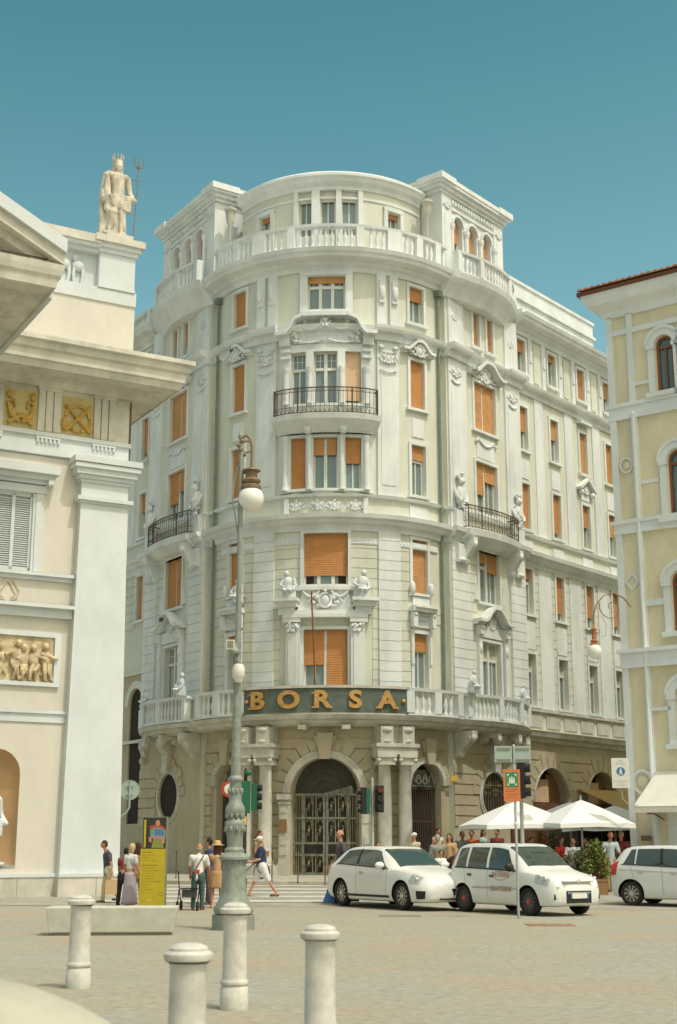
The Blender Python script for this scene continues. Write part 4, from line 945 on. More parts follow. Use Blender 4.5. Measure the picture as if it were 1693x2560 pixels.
m.add([(-1.76, 0, .7), (.03, 0, .7), (.03, -.3, .7), (-1.76, -.3, .7), (-1.62, 0, 11.6), (-.14, 0, 11.6), (-.14, -.3, 11.6), (-1.62, -.3, 11.6)], [(0, 1, 5, 4), (3, 2, 6, 7), (1, 2, 6, 5), (0, 3, 7, 4), (0, 1, 2, 3), (4, 5, 6, 7)], k)
m.fb(-1.66, -.10, 11.55, 11.62, 0, .36, k); m.fb(-1.76, .0, 11.62, 11.74, 0, .44, k); m.fb(-1.62, -.14, 11.74, 12.2, 0, .3, k)
for i, (e, z0, z1) in enumerate(((.06, 12.2, 12.3), (.13, 12.3, 12.42), (.22, 12.42, 12.6), (.30, 12.6, 12.74), (.34, 12.76, 12.94))): m.fb(-1.62 - e, -.14 + e, z0, z1, 0, .3 + e, k)
lw(m, 'corner_pilaster')
m = lmb()
for x0, x1, o in ((-6.2, -1.82, .10), (-1.82, .10, .42)): m.fb(x0, x1, 0, .62, 0, o, 'lb_stone'); m.fb(x0, x1, .62, .72, 0, o + .03, k)
for x in (-2.9, -3.9, -5.1, -.7): m.fb(x - .008, x + .008, .02, .6, .1, .424 if x > -1.8 else .104, 'grey_text')
lw(m, 'plinth')
for z0, z1, pr in ((9.10, 9.32, .12), (8.0, 8.36, .22), (4.95, 5.3, .06)):
    m = lmb(); m.fb(-6.2, -1.68, z0, z1, 0, pr * .7, k); m.fb(-6.2, -1.68, z1 - .1, z1, 0, pr * 1.6, k); lw(m, 'string_course')
m = lmb()                                                                             # entablature
m.fb(-6.4, -.10, 12.94, 13.5, -.5, .12, k); m.fb(-6.4, -.06, 13.5, 13.62, -.5, .20, k); m.fb(-6.4, -.10, 13.62, 15.05, -.5, .06, 'lb_stone')
lw(m, 'entablature')
def mitre(m, prof, pts, k):
    # profile (out, z) carried along a path; pts: functions of out giving the local x, y of each corner
    q = len(prof); vs = []
    for f in pts: vs += [(*f(o), z) for o, z in prof]
    fs = [tuple(range(q))[::-1], tuple(range((len(pts) - 1) * q, len(pts) * q))]
    for i in range(len(pts) - 1):
        for j in range(q): fs.append((i * q + j, i * q + (j + 1) % q, (i + 1) * q + (j + 1) % q, (i + 1) * q + j))
    m.add(vs, fs, k)
CPROF = [(-.5, 15.05), (.2, 15.05), (.24, 15.15), (.34, 15.2), (.4, 15.34), (1.12, 15.36), (1.13, 15.30), (1.2, 15.50), (1.26, 15.52), (1.28, 15.78), (1.36, 15.84), (1.40, 16.0), (1.5, 16.06), (1.5, 16.2), (-.5, 16.5)]
m = lmb(); mitre(m, CPROF, [lambda o: (-8, -o), lambda o: (o, -o), lambda o: (o, 12)], 'lb_stone')
lw(m, 'cornice')
for xc in (-2.68, -.92, -4.45):                                                       # triglyphs with guttae
    m = lmb()
    for d in (-.24, 0, .24): m.fb(xc - .1 + d, xc + .1 + d, 13.66, 14.95, .06, .13, 'lb_stone')
    m.fb(xc - .38, xc + .38, 14.95, 15.05, .06, .17, 'lb_stone'); m.fb(xc - .38, xc + .38, 13.42, 13.5, .1, .18, k)
    for i in range(6): m.lathe((xc - .32 + i * .128, -.15, 13.3), [(.05, 0), (.035, .12)], k, 6)
    lw(m, 'triglyph')
for n_, xc in enumerate((-3.55, -1.78, -5.3)):
    m = lmb(); m.fb(xc - .5, xc + .5, 13.7, 14.9, .061, .075, 'metope_bg'); g = 'metope_gold'
    if n_ == 1:
        m.ring(xc, 14.25, .32, .42, 0, pi, .075, .14, g, 14); m.ring(xc, 14.2, .36, .44, pi, 2 * pi, .075, .13, g, 14)
        for a in (-1, 1): m.tube([(xc - .4 * a, -.13, 13.8), (xc, -.15, 14.2), (xc + .4 * a, -.13, 14.62)], .05, g, 6); m.ell((xc + a * .42, -.11, 14.0), (.08, .05, .22), g)
    else:
        for a in (-1, 1):
            m.tube([(xc + a * .05, -.12, 13.85), (xc + a * .3, -.14, 14.05), (xc + a * .4, -.13, 14.4), (xc + a * .22, -.13, 14.5), (xc + a * .18, -.12, 14.3)], [.07, .08, .07, .06, .04], g, 6)
            m.ell((xc + a * .36, -.12, 14.68), (.11, .06, .13), g); m.tube([(xc - .38 * a, -.12, 13.8), (xc + .1 * a, -.14, 14.1)], .06, g, 6)
    lw(m, 'gilded_metope', True)
# louvred shutters with hood
m = lmb(); m.fb(-6, -2.62, 11.72, 11.95, 0, .12, k); m.fb(-6, -2.6, 11.98, 12.1, 0, .2, k); m.fb(-6, -2.5, 12.1, 12.25, 0, .34, k); m.fb(-6, -2.35, 12.25, 12.5, 0, .5, k); m.fb(-2.66, -2.5, 11.95, 12.1, .1, .4, k)
m.fb(-2.92, -2.68, 9.35, 11.72, 0, .08, k); m.fb(-3.0, -2.92, 9.35, 11.7, -.06, .05, k)
sh = lw(m, 'window_surround')
m = lmb(); m.fb(-3.07, -3.0, 9.36, 11.68, -.1, -.02, k); m.fb(-3.62, -3.52, 9.36, 11.68, -.1, -.02, k); m.fb(-4.2, -4.1, 9.36, 11.68, -.1, -.02, k); m.fb(-4.3, -3.0, 11.6, 11.7, -.1, -.02, k); m.fb(-4.3, -3.0, 9.36, 9.46, -.1, -.02, k)
for a, b in ((-3.52, -3.07), (-4.1, -3.62)):
    for i in range(32):
        z = 9.48 + i * .066; m.add([(a, .10, z), (b, .10, z), (b, .04, z - .05), (a, .04, z - .05), (a, .09, z + .012), (b, .09, z + .012), (b, .03, z - .038), (a, .03, z - .038)], [(0, 1, 2, 3), (4, 5, 6, 7), (0, 1, 5, 4), (2, 3, 7, 6)], k)
m.fb(-4.3, -3.0, 9.36, 11.7, -.2, -.14, 'lb_white'); m.build('shutters', sh)
# trophy relief, carved panel
m = lmb(); P = [(-3.55, 8.95), (-3.2, 8.7), (-3.35, 8.45), (-3.6, 8.3)]
for a in (-1, 1): m.tube([(-3.62 + a * .1, -.02, 9.05), (-3.62 + a * .35, -.04, 8.75), (-3.62 + a * .28, -.03, 8.5), (-3.62, -.03, 8.4)], .018, 'relief_gold', 5); m.tube([(-3.62, -.02, 9.0), (-3.62 + a * .25, -.03, 8.62), (-3.62 + a * .1, -.03, 8.5)], .014, 'relief_gold', 5)
lw(m, 'trophy_relief')
m = lmb(); m.fb(-6.1, -1.96, 7.42, 7.54, 0, .09, k); m.fb(-6.1, -1.96, 5.98, 6.1, 0, .09, k); m.fb(-2.14, -1.96, 6.1, 7.42, 0, .09, k)
pf = lw(m, 'panel_frame'); m = lmb(); m.fb(-6.0, -2.14, 6.1, 7.42, -.02, .02, 'relief_gold')
rr = random.Random(4)
for i in range(11):
    x = -5.9 + i * .36 + rr.uniform(-.06, .06); hd = 7.12 + rr.uniform(-.1, .12); l = rr.uniform(-.12, .12)
    m.ell((x + l, -.12, hd), (.095, .10, .12), 'relief_gold'); m.ell((x + l * .7, -.07, hd - .32), (.16, .09, .24), 'relief_gold')
    m.tube([(x + l, -.08, hd - .15), (x + rr.uniform(-.3, .3), -.14, hd - .35), (x + rr.uniform(-.25, .25), -.12, hd - .2)], .045, 'relief_gold', 6)
    for a in (-.08, .08): m.tube([(x + a, -.08, hd - .5), (x + a + rr.uniform(-.15, .15), -.14, 6.42), (x + a + rr.uniform(-.1, .1), -.08, 6.14)], [.08, .07, .04], 'relief_gold', 6)
    m.tube([(x - .1, -.05, hd - .45), (x + rr.uniform(-.2, .2), -.07, 6.6), (x + rr.uniform(-.3, .3), -.05, 6.3)], .05, 'relief_gold', 6)
m.build('carved_figures', pf, True)
# attic with ledge, pedestal
m = lmb(); c = 'lb_cream'; m.fb(-9, -.02, 16.2, 18.25, -6, -.05, c); m.fb(-9, .0, 18.25, 18.7, -6, .0, 'lb_white'); m.fb(-9, -1.28, 18.7, 20.0, -6, -.25, 'lb_white'); m.fb(-9, -1.28, 19.85, 20.0, -6, .0, 'lb_white'); m.fb(-9, -1.28, 20.0, 20.1, -6, .16, 'lb_white'); m.fb(-9, -1.3, 20.1, 20.38, -6, .22, 'lb_stone')
lw(m, 'attic')
m = lmb(); m.fb(-1.27, -.08, 18.7, 19.9, -1.3, .02, 'lb_white'); m.fb(-1.29, -.06, 18.7, 18.8, -1.32, .04, 'lb_white'); m.fb(-1.32, -.02, 19.9, 20.05, -1.35, .09, k); m.fb(-1.4, .06, 20.05, 20.2, -1.4, .17, k); m.fb(-1.5, .16, 20.2, 20.42, -1.5, .27, 'lb_stone'); m.fb(-1.1, -.2, 20.42, 20.62, -1.0, .1, 'lb_stone')
lw(m, 'pedestal')
m = lmb()
for d in (-.35, .1): x = -2.0 + d; m.ell((x, .2, 19.35), (.2, .12, .2), 'lb_white'); m.ell((x - .1, .18, 19.58), (.11, .1, .1), 'lb_white'); m.tube([(x - .12, .2, 19.3), (x - .16, .17, 19.05), (x - .12, .2, 18.75)], .06, 'lb_white'); m.tube([(x + .14, .2, 19.3), (x + .16, .17, 19.05), (x + .12, .2, 18.75)], .06, 'lb_white')
lw(m, 'attic_relief', True)
# portico projecting towards the square: entablature, pediment
PX = -5.9; PO = 6.0
m = lmb(); m.fb(-16, PX - .1, 12.94, 15.05, -.2, PO, 'lb_stone'); m.fb(-16, PX - .06, 13.5, 13.62, 0, PO + .08, k); lw(m, 'portico_entablature')
prof = [(-.5, 15.05), (.2, 15.05), (.34, 15.2), (.4, 15.34), (1.1, 15.36), (1.14, 15.30), (1.18, 15.52), (1.24, 15.6), (1.28, 15.75), (1.3, 15.9), (-.5, 15.95)]
m = lmb(); mitre(m, prof, [lambda o: (-18, -(PO + o)), lambda o: (PX + o, -(PO + o)), lambda o: (PX + o, -1.2)], 'lb_stone'); lw(m, 'portico_cornice')
m = lmb(); XA = PX + 1.3; sl = .50                                                     # raking cornice, 26 degrees
def rake(o0, o1, a0, a1, kk):
    n = 14; vs = [(XA, -o0, 15.95 + a0), (XA, -o1, 15.95 + a0), (XA, -o1, 15.95 + a1), (XA, -o0, 15.95 + a1), (XA - n, -o0, 15.95 + a0 + n * sl), (XA - n, -o1, 15.95 + a0 + n * sl), (XA - n, -o1, 15.95 + a1 + n * sl), (XA - n, -o0, 15.95 + a1 + n * sl)]
    m.add(vs, [(0, 1, 2, 3), (4, 5, 6, 7), (0, 1, 5, 4), (1, 2, 6, 5), (2, 3, 7, 6), (3, 0, 4, 7)], kk)
rake(PO - 6, PO + 1.42, .25, .62, 'lb_white'); rake(PO - 6, PO + 1.30, -.05, .25, 'lb_stone'); rake(PO - 6, PO + 1.0, -.30, -.05, 'lb_stone'); rake(PO - 6, PO + .3, -.62, -.30, 'lb_white')
m.prism([(XA - 1.4, 15.95), (XA - 15, 15.95), (XA - 15, 22.5)], PO - .3, PO + .02, 'lb_stone')
lw(m, 'pediment')
m = lmb()
for i in range(4): m.tube([(XA - .5 - i * .9, -(PO + 1.1), 15.95), (XA - .5 - i * .9, -(PO + 1.1), 16.06)], .012, 'iron')
m.tube([(XA - .4, -(PO + 1.1), 16.05), (XA - 5, -(PO + 1.1), 16.05)], .022, 'iron'); lw(m, 'gutter_cable')
m = lmb(); XC = PX - .72                                                                # the portico's corner column
m.lathe((XC, -(PO - .72), 0), [(.86, 0), (.86, .3), (.7, .4), (.68, 1), (.58, 11.7), (.6, 11.75), (.58, 12.1), (.72, 12.35)], 'lb_white', 24); m.fb(XC - .72, XC + .72, 12.35, 12.6, PO - 1.44, PO, k); m.fb(XC - .82, XC + .82, 12.6, 12.94, PO - 1.54, PO + .1, k); m.fb(XC - .9, XC + .9, 0, .25, PO - 1.62, PO + .18, k)
lw(m, 'portico_column', True)
# bearded sea god with crown and trident on the pedestal
def statue(name, label, loc, rz, H, km, trident, vox=.024):
    T = thing(name, label, 'statue', loc, rz); m = MB(); s = H / 2.9
    def L(a, b, r0, r1): m.limb([c * s for c in a], [c * s for c in b], r0 * s, r1 * s, km, 10)
    L((.10, 0, .95), (.12, -.02, .12), .24, .25); L((-.13, -.08, 1.2), (-.18, -.16, .85), .21, .19); L((-.18, -.16, .85), (-.16, -.02, .15), .18, .2)
    L((0, 0, 1.25), (0, 0, 1.45), .28, .28); L((0, 0, 1.45), (0, .0, 2.1), .27, .27); L((-.27, 0, 2.18), (.27, 0, 2.18), .16, .16); L((0, 0, 2.2), (0, -.03, 2.5), .13, .12)
    m.ell((0, -.05 * s, 2.58 * s), (.16 * s, .19 * s, .2 * s), km, 12, 10); L((0, -.17, 2.46), (0, -.17, 2.22), .12, .06); L((.12, 0, 2.55), (.14, .04, 2.2), .09, .06); L((-.12, 0, 2.55), (-.14, .04, 2.2), .09, .06)
    for i in range(9): a = 2 * pi * i / 9; L((.14 * cos(a), -.03 + .15 * sin(a), 2.7), (.18 * cos(a), -.03 + .19 * sin(a), 2.9), .035, .03)
    L((-.36, 0, 2.15), (-.44, .04, 1.65), .13, .10); L((-.44, .04, 1.65), (-.48, -.12, 1.3), .10, .08); L((-.48, -.12, 1.3), (-.5, -.14, 1.18), .09, .07)
    L((.36, 0, 2.15), (.46, .02, 1.7), .13, .10); L((.46, .02, 1.7), (.54, -.16, 1.42), .10, .08); L((.54, -.16, 1.42), (.55, -.19, 1.38), .1, .09)
    for i in range(4): u = i / 3; L((-.4 + .05 * u, -.10 - .02 * sin(u * 9), 2.1 - .1 * u), (-.42 + .12 * u, -.18 - .04 * (i % 2), .9 - .1 * u if i < 3 else 1.15), .07, .06)      # mantle falling from the shoulder
    for i in range(6): u = i / 5; L((-.3 + .1 * u, -.27, 1.35 - .06 * i), (.42, -.12, 1.5 - .10 * i), .075, .06)                                       # swags across the hips
    for i in range(9): a = -2.6 + i * .65; L((.26 * cos(a), .2 * sin(a), 1.2), (.33 * cos(a), .3 * sin(a), .1), .055, .07)                         # falling folds
    L((-.44, .05, 1.5), (-.42, .05, .1), .12, .12); L((-.15, -.28, .1), (-.15, -.1, .08), .09, .1); L((.2, -.3, .08), (.2, -.1, .08), .09, .1)
    m.box(-.5 * s, .5 * s, -.34 * s, .34 * s, -.02, .1 * s, km)
    fuse(m, 'figure', T, vox, 0)
    if trident:
        m = MB(); g = 'lamp_brown'; a = Vector((.58 * s, -.12 * s, .2 * s)); b = Vector((.78 * s, .1 * s, 2.78 * s)); m.tube([a, b], .018 * s, g)
        for dx in (-.15, 0, .15): m.tube([b + Vector((dx * .4, 0, -.04)), b + Vector((dx, 0, .08)), b + Vector((dx * 1.15, 0, .32 if dx else .38))], .016, g)
        m.tube([b + Vector((-.2, 0, -.5)), b + Vector((.03, 0, -.52))], .012, g); m.ell(tuple(b), (.05, .05, .07), g); m.build('trident', T)
    return T
px, py, pz = LM(-.66, .42, 20.62); statue('statue', 'weathered statue of a crowned bearded man with a trident on the pedestal', (px, py, pz), LBa + .05, 2.95, 'statue_stone', True)
px, py, pz = LM(-3.74, .10, .95); statue('statue', 'pale statue standing in the arched niche of the cream building', (px, py, pz), LBa + .3, 2.4, 'statue_white', False)
# ================================================================== the yellow house (right), facade coming towards the camera
K2X, K2Y = 9.22, 44.0; e2 = (.8, -.6); q_ = .9565; RS = 1.0
def RM(x, y, z): x, y = x * RS, y * RS; return (K2X + e2[0] * x - e2[1] * y, K2Y + e2[1] * x + e2[0] * y, z * RS)
YEL = thing('yellow_house', 'yellow house with pale stone bands, arched brown windows and a red tiled eave', 'building', (K2X, K2Y, 0))
def rw(mb, name, smooth=False, root=None):
    return mb.build_split(name, YEL, smooth)
def rmb(): return MB(RM)
Y_, T_ = 'rb_yellow', 'rb_trim'; ZE = 19.5
FW = [(2.06 * q_, 16.0, 17.95, .30), (2.35 * q_, 11.75, 14.0, .38), (2.22 * q_, 8.05, 10.0, .36), (2.15 * q_, 4.55, 6.4, .36)]
holes = []
for c, z0, z1, r in FW:
    for i in range(3): holes.append(('arch', c - r + i * (1.0 if r < .35 else 2.3), c + r + i * (1.0 if r < .35 else 2.3), z0, z1, r))
holes.append(('rect', 1.85, 2.9, .25, 2.5))
m = rmb(); wall(m, 0, 9, 0, ZE, 0, holes, Y_, .22); m.quad((0, 0, 0), (0, 20, 0), (0, 20, ZE), (0, 0, ZE), Y_); m.quad((9, 0, 0), (9, 20, 0), (9, 20, ZE), (9, 0, ZE), Y_); rw(m, 'wall')
for x, w_ in ((.06, .22), (.80, .2)):                                                 # vertical stone strips
    m = rmb(); m.fb(x - w_ * .5, x + w_ * .5, .0, ZE - .3, 0, .10, T_)
    if x > .5: m.lathe((x, -.12, 0), [(.07, 0), (.07, 15.3), (.1, 15.4), (.06, 15.5)], T_, 8)
    else: m.box(-.04, .1, .0, .22, 0, ZE - .3, T_)
    rw(m, 'corner_strip')
for z0, z1, pr in ((15.35, 15.85, .16), (11.45, 11.85, .18), (7.05, 7.6, .26), (18.3, 18.48, .08), (18.95, 19.08, .10), (5.6, 5.72, .1), (17.2 - .8, 16.5, .08), (13.0, 13.12, .05), (8.95, 9.15, .07)):
    m = rmb(); x1 = 9 if z1 - z0 > .3 or z0 > 18 else 1.55
    if z1 - z0 > .3: m.fb(-.08, x1, z0, z1 - .12, 0, pr * .6, T_); m.fb(-.16, x1, z1 - .12, z1, 0, pr, T_); m.fb(-.1, x1, z0 - .05, z0 + .04, 0, pr * .75, T_)
    else: m.fb(.9 if x1 < 2 else 0, x1, z0, z1, 0, pr, T_)
    rw(m, 'string_course')
for z, r, rot, n in ((13.72, .24, 0, 20), (9.8, .26, 0, 4), (3.42, .34, 0, 20), (18.0, .0, 0, 4)):
    if r: m = rmb(); m.ring(.44, z, r * .78, r, rot, 2 * pi + rot, 0, .08, T_, n, 1.15); m.ell((.44, -.02, z), (r * .6, .05, r * .6), Y_) if n > 4 else None; rw(m, 'stone_medallion')
for c, z0, z1, r in FW:
    for i in range(3):
        x = c + i * (1.0 if r < .35 else 2.3); zc = z1 - r
        m = rmb(); m.ring(x, zc, r + .02, r + .24, 0, pi, 0, .1, T_, 16); m.ring(x, zc, r + .24, r + .34, 0, pi, 0, .16, T_, 16)
        for s_ in (-1, 1): a, b = sorted((x + s_ * (r + .04), x + s_ * (r + .26))); m.fb(a, b, z0, zc - .1, 0, .1, T_); m.fb(a - .04, b + .04, zc - .12, zc + .02, 0, .16, T_)
        m.fb(x - r - .34, x + r + .34, z0 - .16, z0, 0, .22, T_); sr = rw(m, 'window_surround')
        m = rmb(); fk = 'frame_brown'; m.ring(x, zc, r - .08, r, 0, pi, -.16, -.08, fk, 14)
        for s_ in (-1, 1): a, b = sorted((x + s_ * r, x + s_ * (r - .08))); m.fb(a, b, z0, zc, -.16, -.08, fk)
        m.fb(x - r, x + r, z0, z0 + .08, -.16, -.08, fk); m.fb(x - r, x + r, zc - .12, zc - .05, -.16, -.07, fk); m.fb(x - .03, x + .03, z0, zc - .1, -.15, -.09, fk)
        fr = m.build('window', sr); m = rmb(); m.fb(x - r, x + r, z0, z1, -.19, -.165, 'glass_teal'); m.build('pane', fr)
# eave: soffit, frieze panels, tiles
m = rmb(); mitre(m, [(-.1, 19.0), (.10, 19.0), (.16, 19.15), (.28, 19.25), (.52, 19.37), (.62, 19.55), (.68, 19.75), (-.1, 19.75)], [lambda o: (9, -o), lambda o: (-o, -o), lambda o: (-o, 20)], T_); rw(m, 'eave')
m = rmb(); m.fb(-.76, 9, 19.75, 19.87, -8, .76, 'eave_wood'); rw(m, 'gutter_board')
m = rmb()
for i in range(46):
    x = -.62 + i * .23; m.add([(x + .115 * cos(a), y, 19.91 + .08 * sin(a) + (y + .8) * .3) for y in (-.80, 4) for a in [pi * j / 6 for j in range(7)]], [(j, j + 1, j + 8, j + 7) for j in range(6)] + [tuple(range(7))], 'roof_tile')
m.add([(-.76, -.76, 19.88), (9, -.76, 19.88), (9, 6, 21.8), (-.76 + 2, 6, 21.8), (-.76, 20, 19.88)], [(0, 1, 2, 3), (0, 3, 4)], 'roof_tile'); rw(m, 'tiled_roof')
# awning over the ground floor, door, small things on the wall
m = rmb(); m.add([(.92, -.05, 3.72), (6, -.05, 3.72), (6, -1.3, 2.64), (.36 + .3, -1.3, 2.64), (.92, -.05, 3.68), (6, -.05, 3.68), (6, -1.3, 2.60), (.66, -1.3, 2.60)], [(0, 1, 2, 3), (4, 5, 6, 7), (0, 3, 7, 4), (3, 2, 6, 7), (0, 1, 5, 4), (1, 2, 6, 5)], 'awning_white'); m.fb(.66, 6, 2.45, 2.62, 1.27, 1.3, 'awning_white'); rw(m, 'awning')
m = rmb(); m.fb(1.85, 2.9, .25, 2.5, -.16, -.12, 'plaque_yellow'); m.fb(1.78, 1.86, .2, 2.56, -.02, .06, T_); m.fb(1.2, 1.75, .0, 2.6, 0, .04, T_); m.fb(1.78, 3.0, 2.5, 2.6, 0, .07, T_); rw(m, 'door')
m = rmb(); m.fb(.66, .84, 2.42, 2.62, .3, .34, 'sign_red'); m.fb(.70, .80, 2.48, 2.56, .34, .345, 'sign_white'); m.tube([(.82, -.2, 2.45), (1.1, -.06, 2.25)], .02, 'eave_wood'); rw(m, 'red_sign')
m = rmb(); m.box(.42, .66, -.34, -.12, 1.62, 1.78, 'lamp_brown'); m.tube([(.66, -.2, 1.7), (.8, -.12, 1.7)], .02, 'lamp_brown'); rw(m, 'meter_box')
m = MB(lambda x, y, z: RM(x, y, z)); m.box(.7, 9, 14.6, 29, 0, 26.0, Y_); m.box(.4, 9.4, 14.4, 29.3, 26.0, 26.3, T_); rw(m, 'unseen_rear_block')  # unseen tall block, added only to cast shadow on the palace's right wing
# ================================================================== street furniture
def place(o, x, y, z=None, rz=0): o.location = (x, y, gz(x, y) if z is None else z); o.rotation_euler = (0, 0, rz); return o
# stone bollards: one built, the others copies
BPROF = [(.135, 0), (.138, .02), (.134, .20), (.125, .21), (.118, .215), (.125, .225), (.137, .235), (.137, .255), (.122, .275), (.118, .29), (.112, .84), (.118, .87), (.146, .885), (.152, .905), (.150, .925), (.128, .94), (.118, .945), (.12, .955), (.105, .972), (.06, .985), (.01, .99)]
b0 = None
for (u, v, s), lab in (((195, 2470, 1.0), 'pale stone bollard beside the low stone bench, farthest left of the four'), ((585, 2523, 1.0), 'pale stone bollard just right of the lamp post foot, casting a dark shadow'),
                       ((800, 2660, .98), 'blurred pale stone bollard in front of the white cars, rightmost of the four'), ((462, 2790, .98), 'nearest and largest stone bollard, only its domed top in view')):
    x, y, z = on_ground(u, v)
    if b0 is None:
        b0 = thing('stone_bollard', lab, 'bollard', (x, y, 0), 0, 'stone bollards along the square'); m = MB(); m.lathe((0, 0, 0), BPROF[:8], 'bollard_stone', 40); m.build('base', b0, True)
        m = MB(); m.lathe((0, 0, 0), BPROF[7:13], 'bollard_stone', 40); m.build('shaft', b0, True); m = MB(); m.lathe((0, 0, 0), BPROF[11:], 'bollard_stone', 40); m.build('cap', b0, True); o = b0
    else:
        o = b0.copy(); COL.objects.link(o); o['label'] = lab; o.location = (x, y, 0)
        for ch in [c for c in b0.children]: c = ch.copy(); COL.objects.link(c); c.parent = o
    o.scale = (s, s, s); o.rotation_euler = (0, 0, rnd.random() * 6)
# low bench, wider at the top
x, y, z = on_ground(282, 2337); T = thing('stone_bench', 'low trapezoid block bench of pale stone in front of the yellow panel', 'bench', (x, y, 0), R_(4))
m = MB(); m.box(-1.0, 1.0, -.18, .42, 0, .05, 'totem_side'); m.build('foot', T)
m = MB(); vs = [(-1.08, -.22, .05), (1.04, -.22, .05), (1.04, .45, .05), (-1.08, .45, .05), (-1.14, -.28, .47), (1.12, -.28, .47), (1.12, .5, .47), (-1.14, .5, .47)]
m.add(vs, [(0, 1, 2, 3), (4, 5, 6, 7), (0, 1, 5, 4), (1, 2, 6, 5), (2, 3, 7, 6), (3, 0, 4, 7)], 'bench_stone'); o = m.build('seat_block', T); bv = o.modifiers.new('b', 'BEVEL'); bv.width = .015; bv.segments = 2
# smooth carved stone in the near left corner
T = thing('carved_stone', 'smooth pale carved stone cut by the lower left corner', 'stone', (-1.9, 5.6, 0))
m = MB(); m.ell((0, 0, .55), (1.25, .62, .55), 'pavement', 40, 20); m.ell((-.35, -.1, .62), (.95, .5, .5), 'pavement', 36, 18); m.box(-.9, .7, -.35, .35, 0, .4, 'pavement'); o = fuse(m, 'body', T, .03, 4)
# ---- the tall street lamp
LX, LY, _ = on_ground(583, 2324); LAMP = thing('street_lamp', 'tall ornate cast iron street lamp with a white globe, fluted vase-shaped foot', 'street lamp', (LX, LY, 0))
def zz(v): return at_dist(583, v, LY)[2]
sc_ = .278 * LY * 1.0 / 3500
pf = [(2250, 185), (2110, 185), (2100, 165), (2070, 175), (2040, 165), (1960, 125), (1900, 114), (1800, 106), (1650, 103), (1625, 106), (1612, 136), (1590, 135), (1578, 122), (1550, 84), (1525, 86), (1500, 65), (1400, 70), (1340, 84), (1300, 91), (1275, 88), (1255, 68), (1240, 60), (1220, 76), (1190, 88), (1160, 86), (1130, 78), (1108, 62), (1080, 55), (1000, 58), (930, 52), (912, 60), (903, 66), (885, 66), (870, 54), (860, 45)]
P = [(r * sc_ * 1.02, max(0, zz(1700 + .278 * c))) for c, r in pf]; P[0] = (P[0][0], 0)
def fluted(m, prof, k, n=36, fl=()):
    vs = []; fs = []; q = len(prof)
    for r, z in prof:
        f = any(a <= z <= b for a, b in fl)
        for i in range(n): a = 2 * pi * i / n; rr = r * (1 - (.06 if f and i % 2 else 0)); vs.append((rr * cos(a), rr * sin(a), z))
    for j in range(q - 1):
        for i in range(n): fs.append((j * n + i, j * n + (i + 1) % n, (j + 1) * n + (i + 1) % n, (j + 1) * n + i))
    fs += [tuple(range(n))[::-1], tuple(range((q - 1) * n, q * n))]; m.add(vs, fs, k)
m = MB(); fluted(m, P[:2], 'lamp_iron'); m.build('plinth', LAMP, True)
m = MB(); fluted(m, P[2:14], 'lamp_iron', 48, [(P[12][1], P[10][1])]); 
for i in range(12): a = 2 * pi * i / 12; m.ell((P[9][0] * 1.02 * cos(a), P[9][0] * 1.02 * sin(a), P[9][1] - .03), (.02, .02, .03), 'lamp_iron', 6, 4)
m.build('bell_foot', LAMP, True)
m = MB(); fluted(m, P[13:], 'lamp_iron', 48, [(P[16][1], P[19][1]), (P[21][1], P[25][1])])
for j in (17, 22, 28):
    for i in range(10): a = 2 * pi * i / 10; m.ell((P[j][0] * cos(a), P[j][0] * sin(a), P[j][1]), (.03, .03, .06), 'lamp_iron', 6, 5)
m.build('vase', LAMP, True)
zt = zz(1105); m = MB(); m.lathe((0, 0, 0), [(.095, P[-1][1] - .05), (.085, P[-1][1] + 1), (.062, 5.2), (.05, zz(1420)), (.05, zt)], 'lamp_iron', 16); m.build('pole', LAMP, True)
m = MB(); k = 'lamp_brown'; gx = .21; gzc = zz(1247); s_ = 1.0                              # bracket with scrolls, carrying the globe
m.tube([(0, 0, zz(1200)), (-.02, 0, zt), (.02, 0, zt + .1), (.1, 0, zt + .14), (.18, 0, zt + .05), (gx, 0, zt - .1), (gx, 0, gzc + .62)], .028, k, 8)
m.tube([(gx * .5 + .12 * cos(a), 0, zt - .10 + .12 * sin(a)) for a in [i * .5 for i in range(12)]], .016, k); m.tube([(-.05, 0, zz(1330)), (-.16, 0, zz(1250)), (-.1, 0, zz(1180)), (-.02, 0, zz(1150))], .014, 'lamp_iron')
for i in range(8): a = i * .8; m.ell((.0 + .06 * cos(a * 2), .05 * sin(a), zz(1180) + i * .09), (.045, .045, .05), k, 6, 5)
m.ell((-.02, 0, zt + .12), (.05, .05, .09), 'lamp_iron'); m.build('scroll_arm', LAMP, True)
m = MB(); m.lathe((gx, 0, gzc), [(.10, .62), (.17, .60), (.185, .57), (.12, .54), (.115, .42), (.17, .40), (.19, .37), (.18, .34), (.13, .30), (.2, .26), (.2, .2), (.1, .18)], k, 20); m.build('lamp_housing', LAMP, True)
m = MB(); m.ell((gx, 0, gzc), (.255, .255, .255), 'globe_glass', 32, 20); m.build('globe', LAMP, True)
cz = zz(1690); cm = thing('surveillance_camera', 'small white dome camera fixed to the lamp pole', 'camera', (LX, LY - .0, cz))
m = MB(); m.tube([(0, 0, .32), (.0, -.12, .30), (.06, -.2, .22)], .02, 'lamp_iron'); m.lathe((.03, -.16, 0), [(.02, .22), (.09, .2), (.12, .12), (.12, -.02), (.1, -.05), (.07, -.13), (.01, -.15)], 'sign_white', 14); m.lathe((-.05, -.06, .42), [(.09, 0), (.1, .05), (.06, .1), (.05, .2), (.02, .22)], 'lamp_iron', 12); m.build('housing', cm, True)
